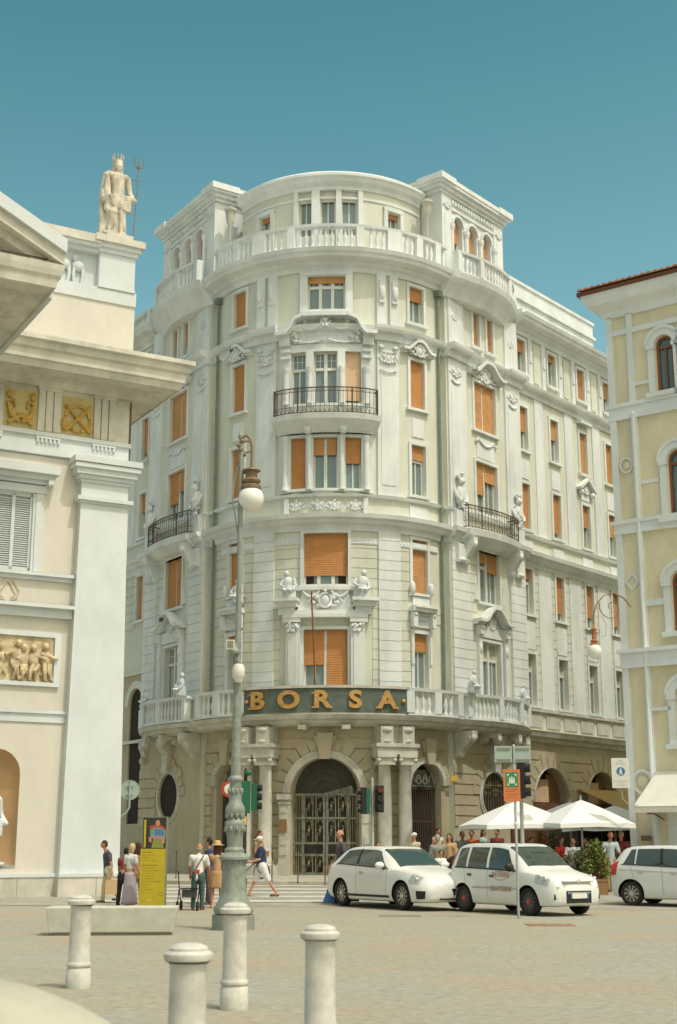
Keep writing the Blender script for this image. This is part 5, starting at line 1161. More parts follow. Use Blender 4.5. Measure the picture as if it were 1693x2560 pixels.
bx = thing('junction_box', 'small pale square box on the left of the lamp pole', 'box', (LX, LY, zz(1613))); m = MB(); m.box(-.22, -.06, -.12, -.02, -.09, .09, 'sign_white'); m.box(-.2, -.08, -.125, -.119, -.07, .07, 'totem_side'); m.build('case', bx)
# ---- scroll lamp fixed to the yellow house
x, y, z = at_dist(1487, 1628, 41.6); WL = thing('street_lamp', 'white globe lamp hanging from a thin spiral bracket on the yellow house', 'wall lamp', (x, y, z))
m = MB(); m.ell((0, 0, 0), (.215, .215, .23), 'globe_glass', 28, 18); m.build('globe', WL, True)
m = MB(); k = 'lamp_copper'; m.lathe((0, 0, .2), [(.13, 0), (.14, .03), (.08, .08), (.12, .1), (.12, .12), (.07, .16), (.06, .42), (.1, .45), (.1, .48), (.05, .52), (.02, .6)], k, 16)
for a in (0, 1.57, 3.14, 4.71): m.tube([(.06 * cos(a), .06 * sin(a), .66), (.17 * cos(a), .17 * sin(a), .64), (.18 * cos(a), .18 * sin(a), .58)], .012, k)
m.build('lamp_housing', WL, True)
m = MB(); sp = [(0, 0, .7), (0, 0, 1.05), (.12, .05, 1.45), (.38, .15, 1.75), (.72, .28, 1.85), (1.05, .42, 1.72), (1.28, .5, 1.45)]; m.tube(sp, .02, 'lamp_brown', 6)
m.tube([(.62 + r * cos(a) + .0, .25 + r * cos(a) * .4, 1.38 + r * sin(a)) for a, r in [(2.8 + i * .42, .42 - i * .021) for i in range(18)]], .015, 'lamp_brown', 6)
m.tube([(.3, .1, 1.1), (.42, .15, .8), (.38, .15, .5), (.22, .1, .45)], .007, 'lamp_brown', 5); m.build('scroll_arm', WL, True)
# ---- round sign seen from behind on a bent pipe
x, y, z = at_dist(325, 1975, 41.5); S = thing('round_sign', 'back of a round grey traffic sign on a bent pipe from the white pilaster', 'sign', (x, y, z), R_(8))
m = MB(); m.ring(0, 0, 0, .285, 0, 2 * pi, -.01, .012, 'sign_back', 32); m.ring(0, 0, .27, .29, 0, 2 * pi, -.02, .02, 'sign_back', 32); m.build('disc', S)
m = MB(); m.tube([(0, -.05, .22), (0, -.05, -.5), (-.08, -.03, -.66), (-.62, .08, -1.02)], .032, 'sign_back', 10); m.fb(-.02, .02, -.25, .25, .012, .03, 'totem_side'); m.fb(-.1, .1, .1, .14, .012, .06, 'sign_back'); m.fb(-.1, .1, -.14, -.1, .012, .06, 'sign_back'); m.build('bent_pipe', S, True)
# ---- yellow information panel
x, y, z = on_ground(381, 2276); T = thing('information_panel', 'yellow information panel with a dark poster of a woman in a striped sweater above', 'panel', (x, y, 0), R_(-2))
m = MB(); m.box(-.31, .31, -.06, .06, 0, .08, 'totem_side'); m.box(.285, .315, -.065, .065, .0, 2.17, 'totem_side'); m.box(-.29, .285, -.03, .05, .08, 2.17, 'totem_side'); m.build('frame', T)
m = MB(); m.box(-.315, .285, -.06, -.032, .08, 1.42, 'totem_yellow'); yp = m.build('yellow_board', T)
m = MB(); rr = random.Random(3)
for i in range(15):
    z0 = 1.33 - i * .062 - (.05 if i > 3 else 0); n = rr.randint(2, 5); xx = -.27
    for j in range(n): w_ = rr.uniform(.03, .09); m.box(xx, min(xx + w_, .2), -.0625, -.0605, z0, z0 + (.018 if i in (0, 4) else .009), 'totem_text'); xx += w_ + .014
m.ring(.2, .38, .03, .05, 0, 2 * pi, .0603, .0625, 'lamp_copper', 14); m.box(-.12, -.02, -.0625, -.0605, .22, .25, 'metope_bg'); m.build('printed_text', yp)
m = MB(); m.box(-.27, .285, -.05, -.032, 1.43, 2.15, 'poster_dark'); po = m.build('poster', T)
m = MB(); q = lambda pts, k: m.add([(a, -.0515 - .0004 * len(m.f), b) for a, b in pts], [tuple(range(len(pts)))], k)
q([(-.25, 1.45), (-.2, 1.45), (-.2, 2.1), (-.25, 2.1)], 'totem_yellow')
q([(-.12, 1.95), (-.02, 1.98), (.16, 1.98), (.27, 1.9), (.28, 1.8), (-.1, 1.8)], 'poster_red'); q([(-.1, 1.86), (.0, 1.92), (.14, 1.92), (.28, 1.84), (.28, 1.72), (-.1, 1.74)], 'poster_green'); q([(.02, 1.88), (.16, 1.88), (.24, 1.8), (.2, 1.7), (.0, 1.7)], 'poster_blue')
q([(-.02, 1.97), (.06, 1.9), (.14, 1.9), (.2, 1.97), (.12, 1.86), (.04, 1.88)], 'poster_olive'); q([(-.1, 1.74), (.28, 1.72), (.26, 1.64), (-.08, 1.66)], 'poster_lilac'); q([(-.02, 1.66), (.2, 1.65), (.24, 1.44), (-.06, 1.44)], 'poster_olive')
q([(-.13, 1.7), (-.07, 1.68), (-.06, 1.56), (-.12, 1.58)], 'poster_skin'); q([(.2, 1.66), (.26, 1.66), (.25, 1.54), (.19, 1.56)], 'poster_skin'); q([(.02 + .075 * cos(a) + .06, 2.04 + .085 * sin(a)) for a in [i * .6 for i in range(10)]], 'hair_brown'); q([(.08 + .055 * cos(a), 2.02 + .075 * sin(a)) for a in [i * .6 for i in range(10)]], 'poster_skin')
m.build('poster_picture', po)
# ---- traffic lights
def tl_head(m, x, y, z, face, ky='black_plastic', n=3):
    c, s = cos(face), sin(face); f = lambda a, b, h: (x + a * c - b * s, y + a * s + b * c, z + h); m.map = f
    m.box(-.13, .13, -.09, .09, -.42, .42, ky)
    for i in range(3): m.map = f; zc = .28 - .28 * i; m.tube([(0, -.09, zc), (0, -.22, zc + .01)], .105, 'black_plastic', 12); m.tube([(0, -.222, zc), (0, -.226, zc)], .085, ('lamp_red', 'glass_dark', 'glass_dark')[i] if -.5 < face < 1 else 'glass_dark', 12)
    m.map = None
x, y, z = on_ground(932, 2210, 0); Yt = 45.0; x = at_dist(932, 2100, Yt)[0]; z0 = gz(x, Yt)
T = thing('traffic_light', 'traffic light between the gate and the paired columns, its red lamp facing the square', 'traffic light', (x, Yt, z0))
m = MB(); m.lathe((0, 0, 0), [(.09, 0), (.09, .3), (.055, .35), (.05, 3.35), (.02, 3.45)], 'steel', 12); m.build('pole', T, True)
m = MB(); tl_head(m, .22, -.08, 2.75, R_(10)); m.fb(-.02, .2, 2.5, 2.54, -.02, .02, 'black_plastic'); m.fb(-.02, .2, 2.96, 3.0, -.02, .02, 'black_plastic'); m.build('signal_head', T, True)
m = MB(); tl_head(m, -.28, .0, 2.7, R_(-80), 'black_plastic'); m.build('signal_head', T, True)
m = MB(); m.box(-.2, -.08, -.14, -.10, 2.3, 3.05, 'tl_green'); m.build('backing_board', T)
x = at_dist(612, 2100, 44.0)[0]; T = thing('traffic_light', 'green backed traffic light half hidden by the street lamp, left of the columns', 'traffic light', (x, 44.0, gz(x, 44)))
m = MB(); m.lathe((0, 0, 0), [(.09, 0), (.09, .3), (.06, .35), (.055, 3.6), (.02, 3.7)], 'black_plastic', 12); m.build('pole', T, True)
m = MB(); m.box(-.12, .16, -.1, -.06, 2.3, 3.3, 'tl_green'); m.ell((.08, -.05, 3.55), (.13, .1, .09), 'tl_green', 12, 8); m.build('backing_board', T, True)
m = MB(); tl_head(m, .3, 0, 2.8, R_(80), 'tl_green'); m.build('signal_head', T, True)
m = MB(); m.ring(-.5, 3.05, 0, .26, 0, 2 * pi, .0, .02, 'sign_red', 28); m.ring(-.5, 3.05, 0, .17, 0, 2 * pi, .02, .026, 'sign_white', 28); m.fb(-.5, 0, 3.03, 3.07, -.03, 0, 'steel'); m.build('round_sign', T)
m = MB(); m.box(-.1, .05, -.2, -.06, 1.95, 2.2, 'plaque_yellow'); m.build('push_button_box', T)
# ---- meeting point sign
x, y, z = on_ground(1297, 2297); SX, SY = x, y; T = thing('assembly_point_sign', 'green and orange assembly point sign on a thin pole topped by two grey boards', 'sign', (x, y, 0), R_(3))
m = MB(); m.lathe((0, 0, 0), [(.028, 0), (.028, 3.62), (.01, 3.64)], 'steel', 10); m.ell((0, 0, 1.95), (.045, .045, .06), 'sign_white'); m.build('pole', T, True)
for a, b in ((-.43, -.05), (-.02, .36)):
    m = MB(); m.fb(a, b, 3.25, 3.6, .03, .05, 'sign_back'); m.fb(a + .05, b - .03, 3.52, 3.56, .05, .07, 'totem_side'); m.fb(a + .05, b - .03, 3.29, 3.32, .05, .07, 'totem_side'); m.build('board', T)
m = MB(); m.fb(-.25, .11, 2.42, 3.1, .03, .05, 'sign_orange'); sb = m.build('sign_plate', T); m = MB(); m.fb(-.21, .07, 2.72, 3.04, .05, .053, 'sign_green')
for a in (-1, 1):
    for b in (-1, 1): cx_, cz_ = -.07 + a * .1, 2.88 + b * .12; m.prism([(cx_, cz_), (cx_ - a * .05, cz_), (cx_, cz_ - b * .05)][::a * b], .053, .056, 'sign_white')
for dx, h in ((0, .0), (-.045, -.02), (.045, -.02)): m.ring(-.07 + dx, 2.93 + h, 0, .018, 0, 2 * pi, .053, .056, 'sign_white', 8); m.fb(-.07 + dx - .018, -.07 + dx + .018, 2.8, 2.905 + h, .053, .056, 'sign_white')
for i, zt_ in enumerate((2.66, 2.62, 2.56, 2.5)): m.fb(-.2, .06 - .05 * (i % 2), zt_, zt_ + .02, .05, .052, 'lamp_copper')
m.build('pictogram', sb)
x2 = at_dist(1293, 1950, 33)[0]; T = thing('traffic_light', 'black traffic light housing behind the green assembly sign', 'traffic light', (x2 + .1, 33, 0)); m = MB(); tl_head(m, 0, 0, 3.0, R_(75)); m.build('signal_head', T, True); m = MB(); m.lathe((.0, .12, 0), [(.045, 0), (.045, 3.6)], 'steel', 10); m.build('pole', T, True)
# ---- pedestrian zone sign
x, y, z = at_dist(1552, 1932, 42.0); T = thing('pedestrian_zone_sign', 'white rectangular sign with a blue walking person disc by the yellow house corner', 'sign', (x, y, z), R_(-4))
m = MB(); m.fb(-.27, .27, -.45, .44, 0, .02, 'sign_white'); m.fb(-.25, .25, -.25, -.24, .02, .022, 'grey_text'); pl = m.build('sign_plate', T)
m = MB(); m.ring(0, .04, 0, .13, 0, 2 * pi, .02, .023, 'sign_blue', 28); m.ring(0, .11, 0, .022, 0, 2 * pi, .023, .026, 'sign_white', 10); m.prism([(-.03, .09), (.03, .09), (.035, .0), (.06, -.06), (.035, -.06), (.0, -.01), (-.035, -.06), (-.06, -.06), (-.035, .0)], .023, .026, 'sign_white'); m.build('pictogram', pl)
def lt(w_, z_, x_=0): return lambda u, v, w2: Vector((x_ + u, -(.021 + w2), z_ + v))
text_mesh(lt(0, .35), 'ZONA', .06, 'grey_text', .001, 0, 'lettering', pl); text_mesh(lt(0, .27), 'PEDONALE', .06, 'grey_text', .001, 0, 'lettering', pl); text_mesh(lt(0, -.3), 'ECCETTO', .045, 'grey_text', .001, 0, 'lettering', pl); text_mesh(lt(0, -.37), 'AUTORIZZATI', .045, 'grey_text', .001, 0, 'lettering', pl)
m = MB(); m.tube([(0, .04, -.3), (.02, .06, -.75), (.22, .15, -.95), (.5, .4, -.95)], .018, 'sign_back', 8); m.build('bracket', T, True)
# ---- slim posts with chains on the pavement
pts = [(440, 2196), (560, 2200), (680, 2206), (745, 2208), (813, 2212)]; PR = []; p0 = None
for i, (u, v) in enumerate(pts):
    x, y, z = on_ground(u, v, .12)
    lab = ('slim metal post in front of the oval window', 'slim metal post hidden behind the big street lamp', 'slim metal post behind the man in the white cap', 'slim metal post before the left edge of the bronze gate', 'slim metal post just left of the white hatchback')[i]
    if p0 is None: p0 = thing('pavement_post', lab, 'post', (x, y, z), 0, 'slim posts along the pavement'); m = MB(); m.lathe((0, 0, 0), [(.035, 0), (.035, .03), (.02, .05), (.018, .88), (.03, .9), (.032, .93), (.01, .97)], 'iron', 10); m.build('shaft', p0, True); o = p0
    else:
        o = p0.copy(); COL.objects.link(o); o['label'] = lab; o.location = (x, y, z)
        for ch in p0.children: c = ch.copy(); COL.objects.link(c); c.parent = o
    PR.append(o)
# ---- white parasols of the café
def parasol(label, x, y, half, zt, ze, rz, g='white café parasols'):
    T = thing('parasol', label, 'parasol', (x, y, gz(x, y) + .12), rz, g); m = MB(); n = 8; b = gz(x, y) + .12; E = []
    for i in range(4):
        a = pi / 4 + pi / 2 * i; c = (half * 1.414 * cos(a), half * 1.414 * sin(a)); a2 = a + pi / 4; mid = (half * cos(a2), half * sin(a2)); E += [(*c, ze - b - .04), (*mid, ze - b)]
    top = (0, 0, zt - b); vs = [top]; q = 5
    for j in range(1, q + 1):
        u = j / q
        for e in E: vs.append((e[0] * u, e[1] * u, top[2] + (e[2] - top[2]) * (u ** 1.12)))
    fs = [(0, 1 + i, 1 + (i + 1) % n) for i in range(n)] + [(1 + (j - 1) * n + i, 1 + j * n + i, 1 + j * n + (i + 1) % n, 1 + (j - 1) * n + (i + 1) % n) for j in range(1, q) for i in range(n)]
    k0 = len(vs)
    for i in range(n): e = E[i]; vs.append((e[0] * 1.005, e[1] * 1.005, e[2] - .13))
    fs += [(1 + (q - 1) * n + i, k0 + i, k0 + (i + 1) % n, 1 + (q - 1) * n + (i + 1) % n) for i in range(n)]
    m.add(vs, fs, 'parasol'); m.build('canopy', T, False)
    m = MB(); m.lathe((0, 0, 0), [(.3, 0), (.3, .06), (.04, .08), (.035, top[2] + .05), (.01, top[2] + .15)], 'steel', 12); m.build('pole', T, True)
    m = MB()
    for e in E: m.tube([(e[0] * .97, e[1] * .97, e[2] - .02), (0, 0, top[2] - .05)], .012, 'wood_post', 5); m.tube([(e[0] * .5, e[1] * .5, (e[2] + top[2]) / 2 - .02), (0, 0, top[2] - .65)], .01, 'wood_post', 5)
    m.build('ribs', T)
x, y, z = at_dist(1292, 2006, 44.6); parasol('large white parasol nearest the green assembly sign', x, y, 1.5, 2.87, 2.13, R_(12))
x, y, z = at_dist(1452, 2003, 43.4); parasol('large white parasol behind the bonnet of the small white van, next to the yellow house', x, y, 1.22, 2.86, 2.16, R_(14))
x, y, z = at_dist(1425, 2013, 50.5); parasol('greyish parasol peeping between the two front parasols', x, y, 1.5, 3.0, 2.3, R_(10))
x, y, z = at_dist(1536, 2030, 47.6); parasol('white parasol partly behind the corner of the yellow house', x, y, 1.35, 2.8, 2.1, R_(14))
# ---- plants
def leaves(m, c, r, n, k, s=.09, seed=0):
    rr = random.Random(seed)
    for i in range(n):
        while True:
            p = Vector((rr.uniform(-1, 1), rr.uniform(-1, 1), rr.uniform(-1, 1)))
            if p.length < 1 and noise.noise(p * 2.2 + Vector((seed, 0, 0))) > -.22: break
        p = Vector((c[0] + p.x * r[0], c[1] + p.y * r[1], c[2] + p.z * r[2])); a = rr.random() * 6.28; t = rr.uniform(-.9, .9); L = s * rr.uniform(.6, 1.3)
        d = Vector((cos(a) * cos(t), sin(a) * cos(t), sin(t))); e = d.cross(Vector((rr.uniform(-1, 1), rr.uniform(-1, 1), rr.uniform(-1, 1)))).normalized() * L * .32
        m.add([tuple(p), tuple(p + d * L * .5 + e), tuple(p + d * L), tuple(p + d * L * .5 - e)], [(0, 1, 2, 3)], k if rr.random() < .75 else ('leaf_dark' if k == 'leaf_light' else 'leaf_light'))
def shrub(label, u, v, dist, w_, h, k, n, pot=True, g='shrubs round the café terrace', seed=1):
    x, y, z = at_dist(u, v, dist); b = gz(x, y) + (.12 if y > 47 else 0); T = thing('potted_shrub', label, 'plant', (x, y, b), 0, g)
    m = MB(); m.box(-w_ * .4, w_ * .4, -.2, .2, 0, .42, 'plaque_brown'); m.box(-w_ * .42, w_ * .42, -.22, .22, .38, .44, 'plaque_brown'); m.build('planter', T)
    m = MB()
    for i in range(7): rr = random.Random(i + seed); m.tube([(rr.uniform(-.2, .2) * w_, 0, .4), (rr.uniform(-.35, .35) * w_, rr.uniform(-.1, .1), .4 + h * .4), (rr.uniform(-.45, .45) * w_, rr.uniform(-.2, .2), .4 + h * .8)], [.02, .014, .006], 'wood_post', 5)
    m.build('stems', T); m = MB()
    rr = random.Random(seed)
    for j in range(6): leaves(m, (rr.uniform(-.3, .3) * w_, rr.uniform(-.1, .1), .45 + h * (.18 + .12 * j)), (w_ * .32, .3, h * .2), n // 6, k, .085, seed + j)
    m.build('foliage', T)
shrub('light green leafy shrub in a planter behind the small van', 1488, 2190, 41.0, .8, 1.15, 'leaf_light', 1300, seed=2)
shrub('darker green shrub left of the light green one', 1440, 2190, 41.4, .75, .9, 'leaf_dark', 700, seed=5)
shrub('thin dark olive plant under the left parasol', 1375, 2120, 46.5, .9, 1.7, 'leaf_dark', 500, seed=9)
shrub('low green hedge plant behind the van roof', 1290, 2100, 47.5, 1.6, .75, 'leaf_dark', 600, seed=12)
shrub('dark leafy plant between the parasols', 1445, 2070, 49.0, 1.4, 1.8, 'leaf_dark', 600, seed=15)
for (u, dist, h, k, nm, lab) in ((1350, 46.6, 2.0, 'wood_post', 'wooden_post', 'red brown wooden post of the café terrace'), (1478, 48.5, 2.3, 'pale_stone', 'terrace_post', 'pale upright post between the seated guests')):
    x, y, z = at_dist(u, 2100, dist); T = thing(nm, lab, 'post', (x, y, gz(x, y) + .12)); m = MB(); m.box(-.09, .09, -.06, .06, 0, h, k); m.box(-.14, .14, -.1, .1, 0, .08, k); m.build('shaft', T)
x, y, z = at_dist(1548, 2100, 48.2); T = thing('terrace_screen', 'dark glazed screen closing the café terrace beside the yellow house', 'screen', (x - .35, y, gz(x, y) + .1), R_(15))
m = MB(); m.box(-1.15, 1.4, -.02, .02, 0, 2.3, 'dark_inside'); m.build('panel', T); m = MB(); [m.box(a, a + .06, -.035, .035, 0, 2.32, 'iron') for a in (-1.18, -.3, .55, 1.38)]; m.box(-1.12, 1.38, -.034, .034, 2.26, 2.33, 'iron'); m.build('frame', T)
# cafe tables
for u, dist, lab in ((1420, 45.6, 'round café table by the guest in red'), (1462, 44.6, 'round café table nearest the light green shrub')):
    x, y, z = at_dist(u, 2150, dist); T = thing('cafe_table', lab, 'table', (x, y, gz(x, y) + .12), 0, 'café tables'); m = MB(); m.lathe((0, 0, 0), [(.35, .71), (.36, .72), (.36, .74), (.01, .745)], 'awning_white', 20); m.build('tabletop', T, True); m = MB(); m.lathe((0, 0, 0), [(.22, 0), (.2, .03), (.03, .06), (.03, .72)], 'steel', 12); m.build('pedestal', T, True)
# ---- bicycle behind the lamp
x, y, z = on_ground(622, 2206, .0); T = thing('bicycle', 'dark bicycle leaning behind the street lamp foot', 'bicycle', (x, y + .3, gz(x, y)), R_(35))
for dx in (-.52, .52):
    m = MB(); m.tube([(dx + .33 * cos(a), 0, .34 + .33 * sin(a)) for a in [2 * pi * i / 28 for i in range(28)]], .018, 'tyre', 6, True); wb = m.build('wheel', T, True)
    m = MB(); [m.tube([(dx, 0, .34), (dx + .32 * cos(a), 0, .34 + .32 * sin(a))], .003, 'steel', 4) for a in [2 * pi * i / 16 for i in range(16)]]; m.build('spokes', wb)
m = MB(); F_ = [((-.52, 0, .34), (-.2, 0, .34)), ((-.52, 0, .34), (-.3, 0, .8)), ((-.2, 0, .34), (-.34, 0, .92)), ((-.2, 0, .34), (.36, 0, .78)), ((-.3, 0, .8), (.34, 0, .86)), ((.33, 0, .92), (.52, 0, .34))]; [m.tube(list(f), .017, 'navy', 6) for f in F_]; m.build('frame', T, True)
m = MB(); m.tube([(.28, -.28, 1.0), (.3, -.1, 1.02), (.33, 0, .95), (.3, .1, 1.02), (.28, .28, 1.0)], .014, 'black_plastic', 6); m.build('handlebar', T, True); m = MB(); m.ell((-.36, 0, .95), (.14, .07, .035), 'black_plastic', 12, 6); m.build('saddle', T, True)
m = MB(); m.box(.42, .72, -.16, .16, .88, 1.08, 'plaque_brown'); m.build('basket', T)
# metal cover in the paving
for u, v, lab in ((1375, 2313, 'rectangular metal cover in the paving before the small van'), (1000, 2290, 'narrow metal cover in the paving before the hatchback')):
    x, y, z = on_ground(u, v); T = thing('access_cover', lab, 'cover', (x, y, .0)); m = MB(); m.box(-.45, .45, -.35, .35, .0, .012, 'plaque_brown' if u > 1300 else 'totem_side'); m.box(-.4, .4, -.3, -.28, .012, .016, 'kerb'); m.box(-.4, .4, .28, .3, .012, .016, 'kerb'); m.build('plate', T)
# ================================================================== cars
def crom(p0, p1, p2, p3, t): return .5 * ((2 * p1) + (-p0 + p2) * t + (2 * p0 - 5 * p1 + 4 * p2 - p3) * t * t + (-p0 + 3 * p1 - 3 * p2 + p3) * t ** 3)
def car(name, label, paintk, st, L, wheels, wr, side_win, ws, rw_, rimk, hubk, loc, rz, extra):
    T = thing(name, label, 'car', loc, rz)
    X = [s[0] for s in st]
    def par(x):
        x = min(max(x, X[0]), X[-1]); i = max(j for j in range(len(X) - 1) if X[j] <= x + 1e-9)
        t = (x - X[i]) / (X[i + 1] - X[i]); g = lambda j: st[min(max(j, 0), len(st) - 1)]
        out = []
        for c in range(1, 8):
            m0 = (g(i + 1)[c] - g(i - 1)[c]) / max(1e-6, (g(i + 1)[0] - g(i - 1)[0])) * (X[i + 1] - X[i]); m1 = (g(i + 2)[c] - g(i)[c]) / max(1e-6, (g(i + 2)[0] - g(i)[0])) * (X[i + 1] - X[i])
            a, b = g(i)[c], g(i + 1)[c]; d = b - a
            lim = lambda m_: max(min(m_, 3 * abs(d)), -3 * abs(d)) if d * m_ > 0 else 0
            m0, m1 = lim(m0), lim(m1)
            out.append((2 * t ** 3 - 3 * t * t + 1) * a + (t ** 3 - 2 * t * t + t) * m0 + (-2 * t ** 3 + 3 * t * t) * b + (t ** 3 - t * t) * m1)
        return out
    def surf(x, q, sd):
        zb, w_, zm, wsh, zs, wt, zt = par(x)
        pr = [(0, zb), (.8 * w_, zb), (.97 * w_, zb + .10), (w_, zm), (wsh, zs), (wt, zt - .055), (.7 * wt, zt - .012), (0, zt)]
        i = min(int(q), 6); t = q - i; g = lambda j: pr[min(max(j, 0), 7)] if j < 8 else (-pr[6][0], pr[6][1])
        if i in (4,): y = g(4)[0] + (g(5)[0] - g(4)[0]) * t; z = g(4)[1] + (g(5)[1] - g(4)[1]) * t; y += .02 * sin(pi * t)
        else: y, z = (crom(*(g(i + k)[c] for k in (-1, 0, 1, 2)), t) for c in (0, 1))
        return Vector((x, sd * max(y, 0), z))
    n = 84; xs = [X[0] + (X[-1] - X[0]) * (.5 - .5 * cos(pi * i / n)) * .35 + (X[-1] - X[0]) * (i / n) * .65 for i in range(n + 1)]; xs[-1] = X[-1]
    Q = [i / 5 for i in range(36)]; ring = [(q, -1) for q in Q] + [(q, 1) for q in Q[-2:0:-1]]; R = len(ring)
    m = MB(); vs = [tuple(surf(x, q, sd)) for x in xs for q, sd in ring]
    fs = [tuple(range(R))[::-1], tuple(range(n * R, n * R + R))] + [(j * R + i, j * R + (i + 1) % R, (j + 1) * R + (i + 1) % R, (j + 1) * R + i) for j in range(n) for i in range(R)]
    m.add(vs, fs, paintk); m.mi('black_plastic'); body = m.build('body', T, True)
    c = MB(); c.mi(paintk)
    for wx in wheels:
        for sd in (-1, 1): c.tube([(wx, sd * 1.2, wr * 1.02), (wx, sd * (st[3][2] - .30), wr * 1.02)], wr * 1.17, 'black_plastic', 36)
    cut = c.build('cut', T); md = body.modifiers.new('b', 'BOOLEAN'); md.operation = 'DIFFERENCE'; md.object = cut; md.solver = 'EXACT'
    dg = bpy.context.evaluated_depsgraph_get(); dg.update(); me = bpy.data.meshes.new_from_object(body.evaluated_get(dg)); body.modifiers.clear(); body.data = me; bpy.data.objects.remove(cut)
    me.polygons.foreach_set('use_smooth', [True] * len(me.polygons))
    try: me.set_sharp_from_angle(angle=R_(35))
    except Exception: pass
    def patch(m, q0, q1, a0, b0, a1, b1, k, off=.006, sides=(-1, 1), nu=14, nv=8):
        for sd in sides:
            G = []
            for j in range(nv + 1):
                v = j / nv; q = q0 + (q1 - q0) * v; a = a0 + (a1 - a0) * v; b = b0 + (b1 - b0) * v
                for i in range(nu + 1):
                    x = a + (b - a) * i / nu; p = surf(x, q, sd); dx = surf(x + .01, q, sd) - surf(x - .01, q, sd); dq = surf(x, min(q + .02, 7), sd) - surf(x, q - .02, sd)
                    nn = dx.cross(dq); nn = nn.normalized() * (-sd if True else 1)
                    if nn.dot(Vector((0, p.y, p.z - .6))) < 0: nn = -nn
                    G.append(tuple(p + nn * off))
            m.add(G, [(j * (nu + 1) + i, j * (nu + 1) + i + 1, (j + 1) * (nu + 1) + i + 1, (j + 1) * (nu + 1) + i) for j in range(nv) for i in range(nu)], k)
    for a0, b0, a1, b1 in side_win:
        for sd in (-1, 1):
            m = MB(); patch(m, 4.06, 4.93, a0, b0, a1, b1, 'car_glass', .007, (sd,)); m.build('side_window', T, True)
    m = MB(); patch(m, 4.0, 4.06, side_win[0][0] - .05, side_win[-1][1] + .03, side_win[0][0] - .05, side_win[-1][1] + .03, 'black_plastic', .009); m.build('window_trim', T, True)
    m = MB(); patch(m, 5.12, 7, ws[1], ws[0], ws[1] + .02, ws[0] + .06, 'car_glass', .007); m.build('windscreen', T, True)
    m = MB(); patch(m, 5.12, 7, rw_[0], rw_[1], rw_[0], rw_[1], 'car_glass', .007); m.build('rear_window', T, True)
    for wx in wheels:
        for sd in (-1, 1):
            y0 = sd * (st[3][2] - .10); wh = MB(lambda x, y, z, wx=wx, y0=y0, sd=sd: (wx + x, y0 + z * sd, wr + y))
            wh.lathe((0, 0, 0), [(wr * .68, -.09), (wr * .93, -.10), (wr, -.07), (wr, .05), (wr * .93, .085), (wr * .70, .08), (wr * .66, .05)], 'tyre', 40); tw = wh.build('wheel', T, True)
            rm = MB(wh.map); rm.lathe((0, 0, 0), [(wr * .70, -.05), (wr * .69, .065), (wr * .65, .07), (wr * .62, .02), (.0001, .0)], rimk, 40)
            ns = 10 if rimk == 'rim' else 12
            for i in range(ns):
                a = 2 * pi * i / ns; rm.add([(.05 * cos(a) - .018 * sin(a), .05 * sin(a) + .018 * cos(a), .06), (.05 * cos(a) + .018 * sin(a), .05 * sin(a) - .018 * cos(a), .06), (wr * .65 * cos(a) + .028 * sin(a), wr * .65 * sin(a) - .028 * cos(a), .055), (wr * .65 * cos(a) - .028 * sin(a), wr * .65 * sin(a) + .028 * cos(a), .055),
                        (.05 * cos(a), .05 * sin(a), .01), (wr * .65 * cos(a), wr * .65 * sin(a), .01)], [(0, 1, 2, 3), (0, 3, 5, 4), (1, 4, 5, 2)], rimk)
            rm.lathe((0, 0, 0), [(.055, .0), (.055, .075), (.02, .085), (.001, .085)], hubk, 14); rm.build('rim', tw, True)
    extra(T, patch, surf)
    return T
HX = R_(-57)
def car_loc(u, v, xr, off): x, y, z = on_ground(u, v); h = Vector((cos(HX), sin(HX))); l = Vector((-h.y, h.x)); p = Vector((x, y)) - h * xr + l * off; return (p.x, p.y, gz(p.x, p.y))
# x, bottom, width, mid height, shoulder width, shoulder z, roof width, top z
H_ST = [(0, .42, .55, .6, .56, .74, .46, .80), (.03, .30, .72, .55, .70, .84, .52, .93), (.14, .22, .84, .55, .80, .94, .55, 1.04), (.4, .18, .885, .56, .84, 1.00, .57, 1.28), (.75, .17, .90, .56, .855, 1.01, .60, 1.405), (1.25, .16, .905, .56, .86, .99, .62, 1.455), (1.8, .16, .905, .55, .86, .965, .62, 1.462), (2.3, .16, .905, .55, .865, .945, .615, 1.42), (2.75, .16, .905, .55, .87, .93, .62, 1.21), (3.12, .16, .90, .55, .86, .905, .66, 1.005), (3.5, .16, .895, .54, .83, .865, .62, .93), (3.9, .17, .87, .52, .76, .80, .56, .855), (4.15, .18, .80, .50, .66, .72, .5, .77), (4.30, .22, .66, .48, .52, .62, .42, .67), (4.35, .30, .48, .46, .36, .54, .28, .58)]
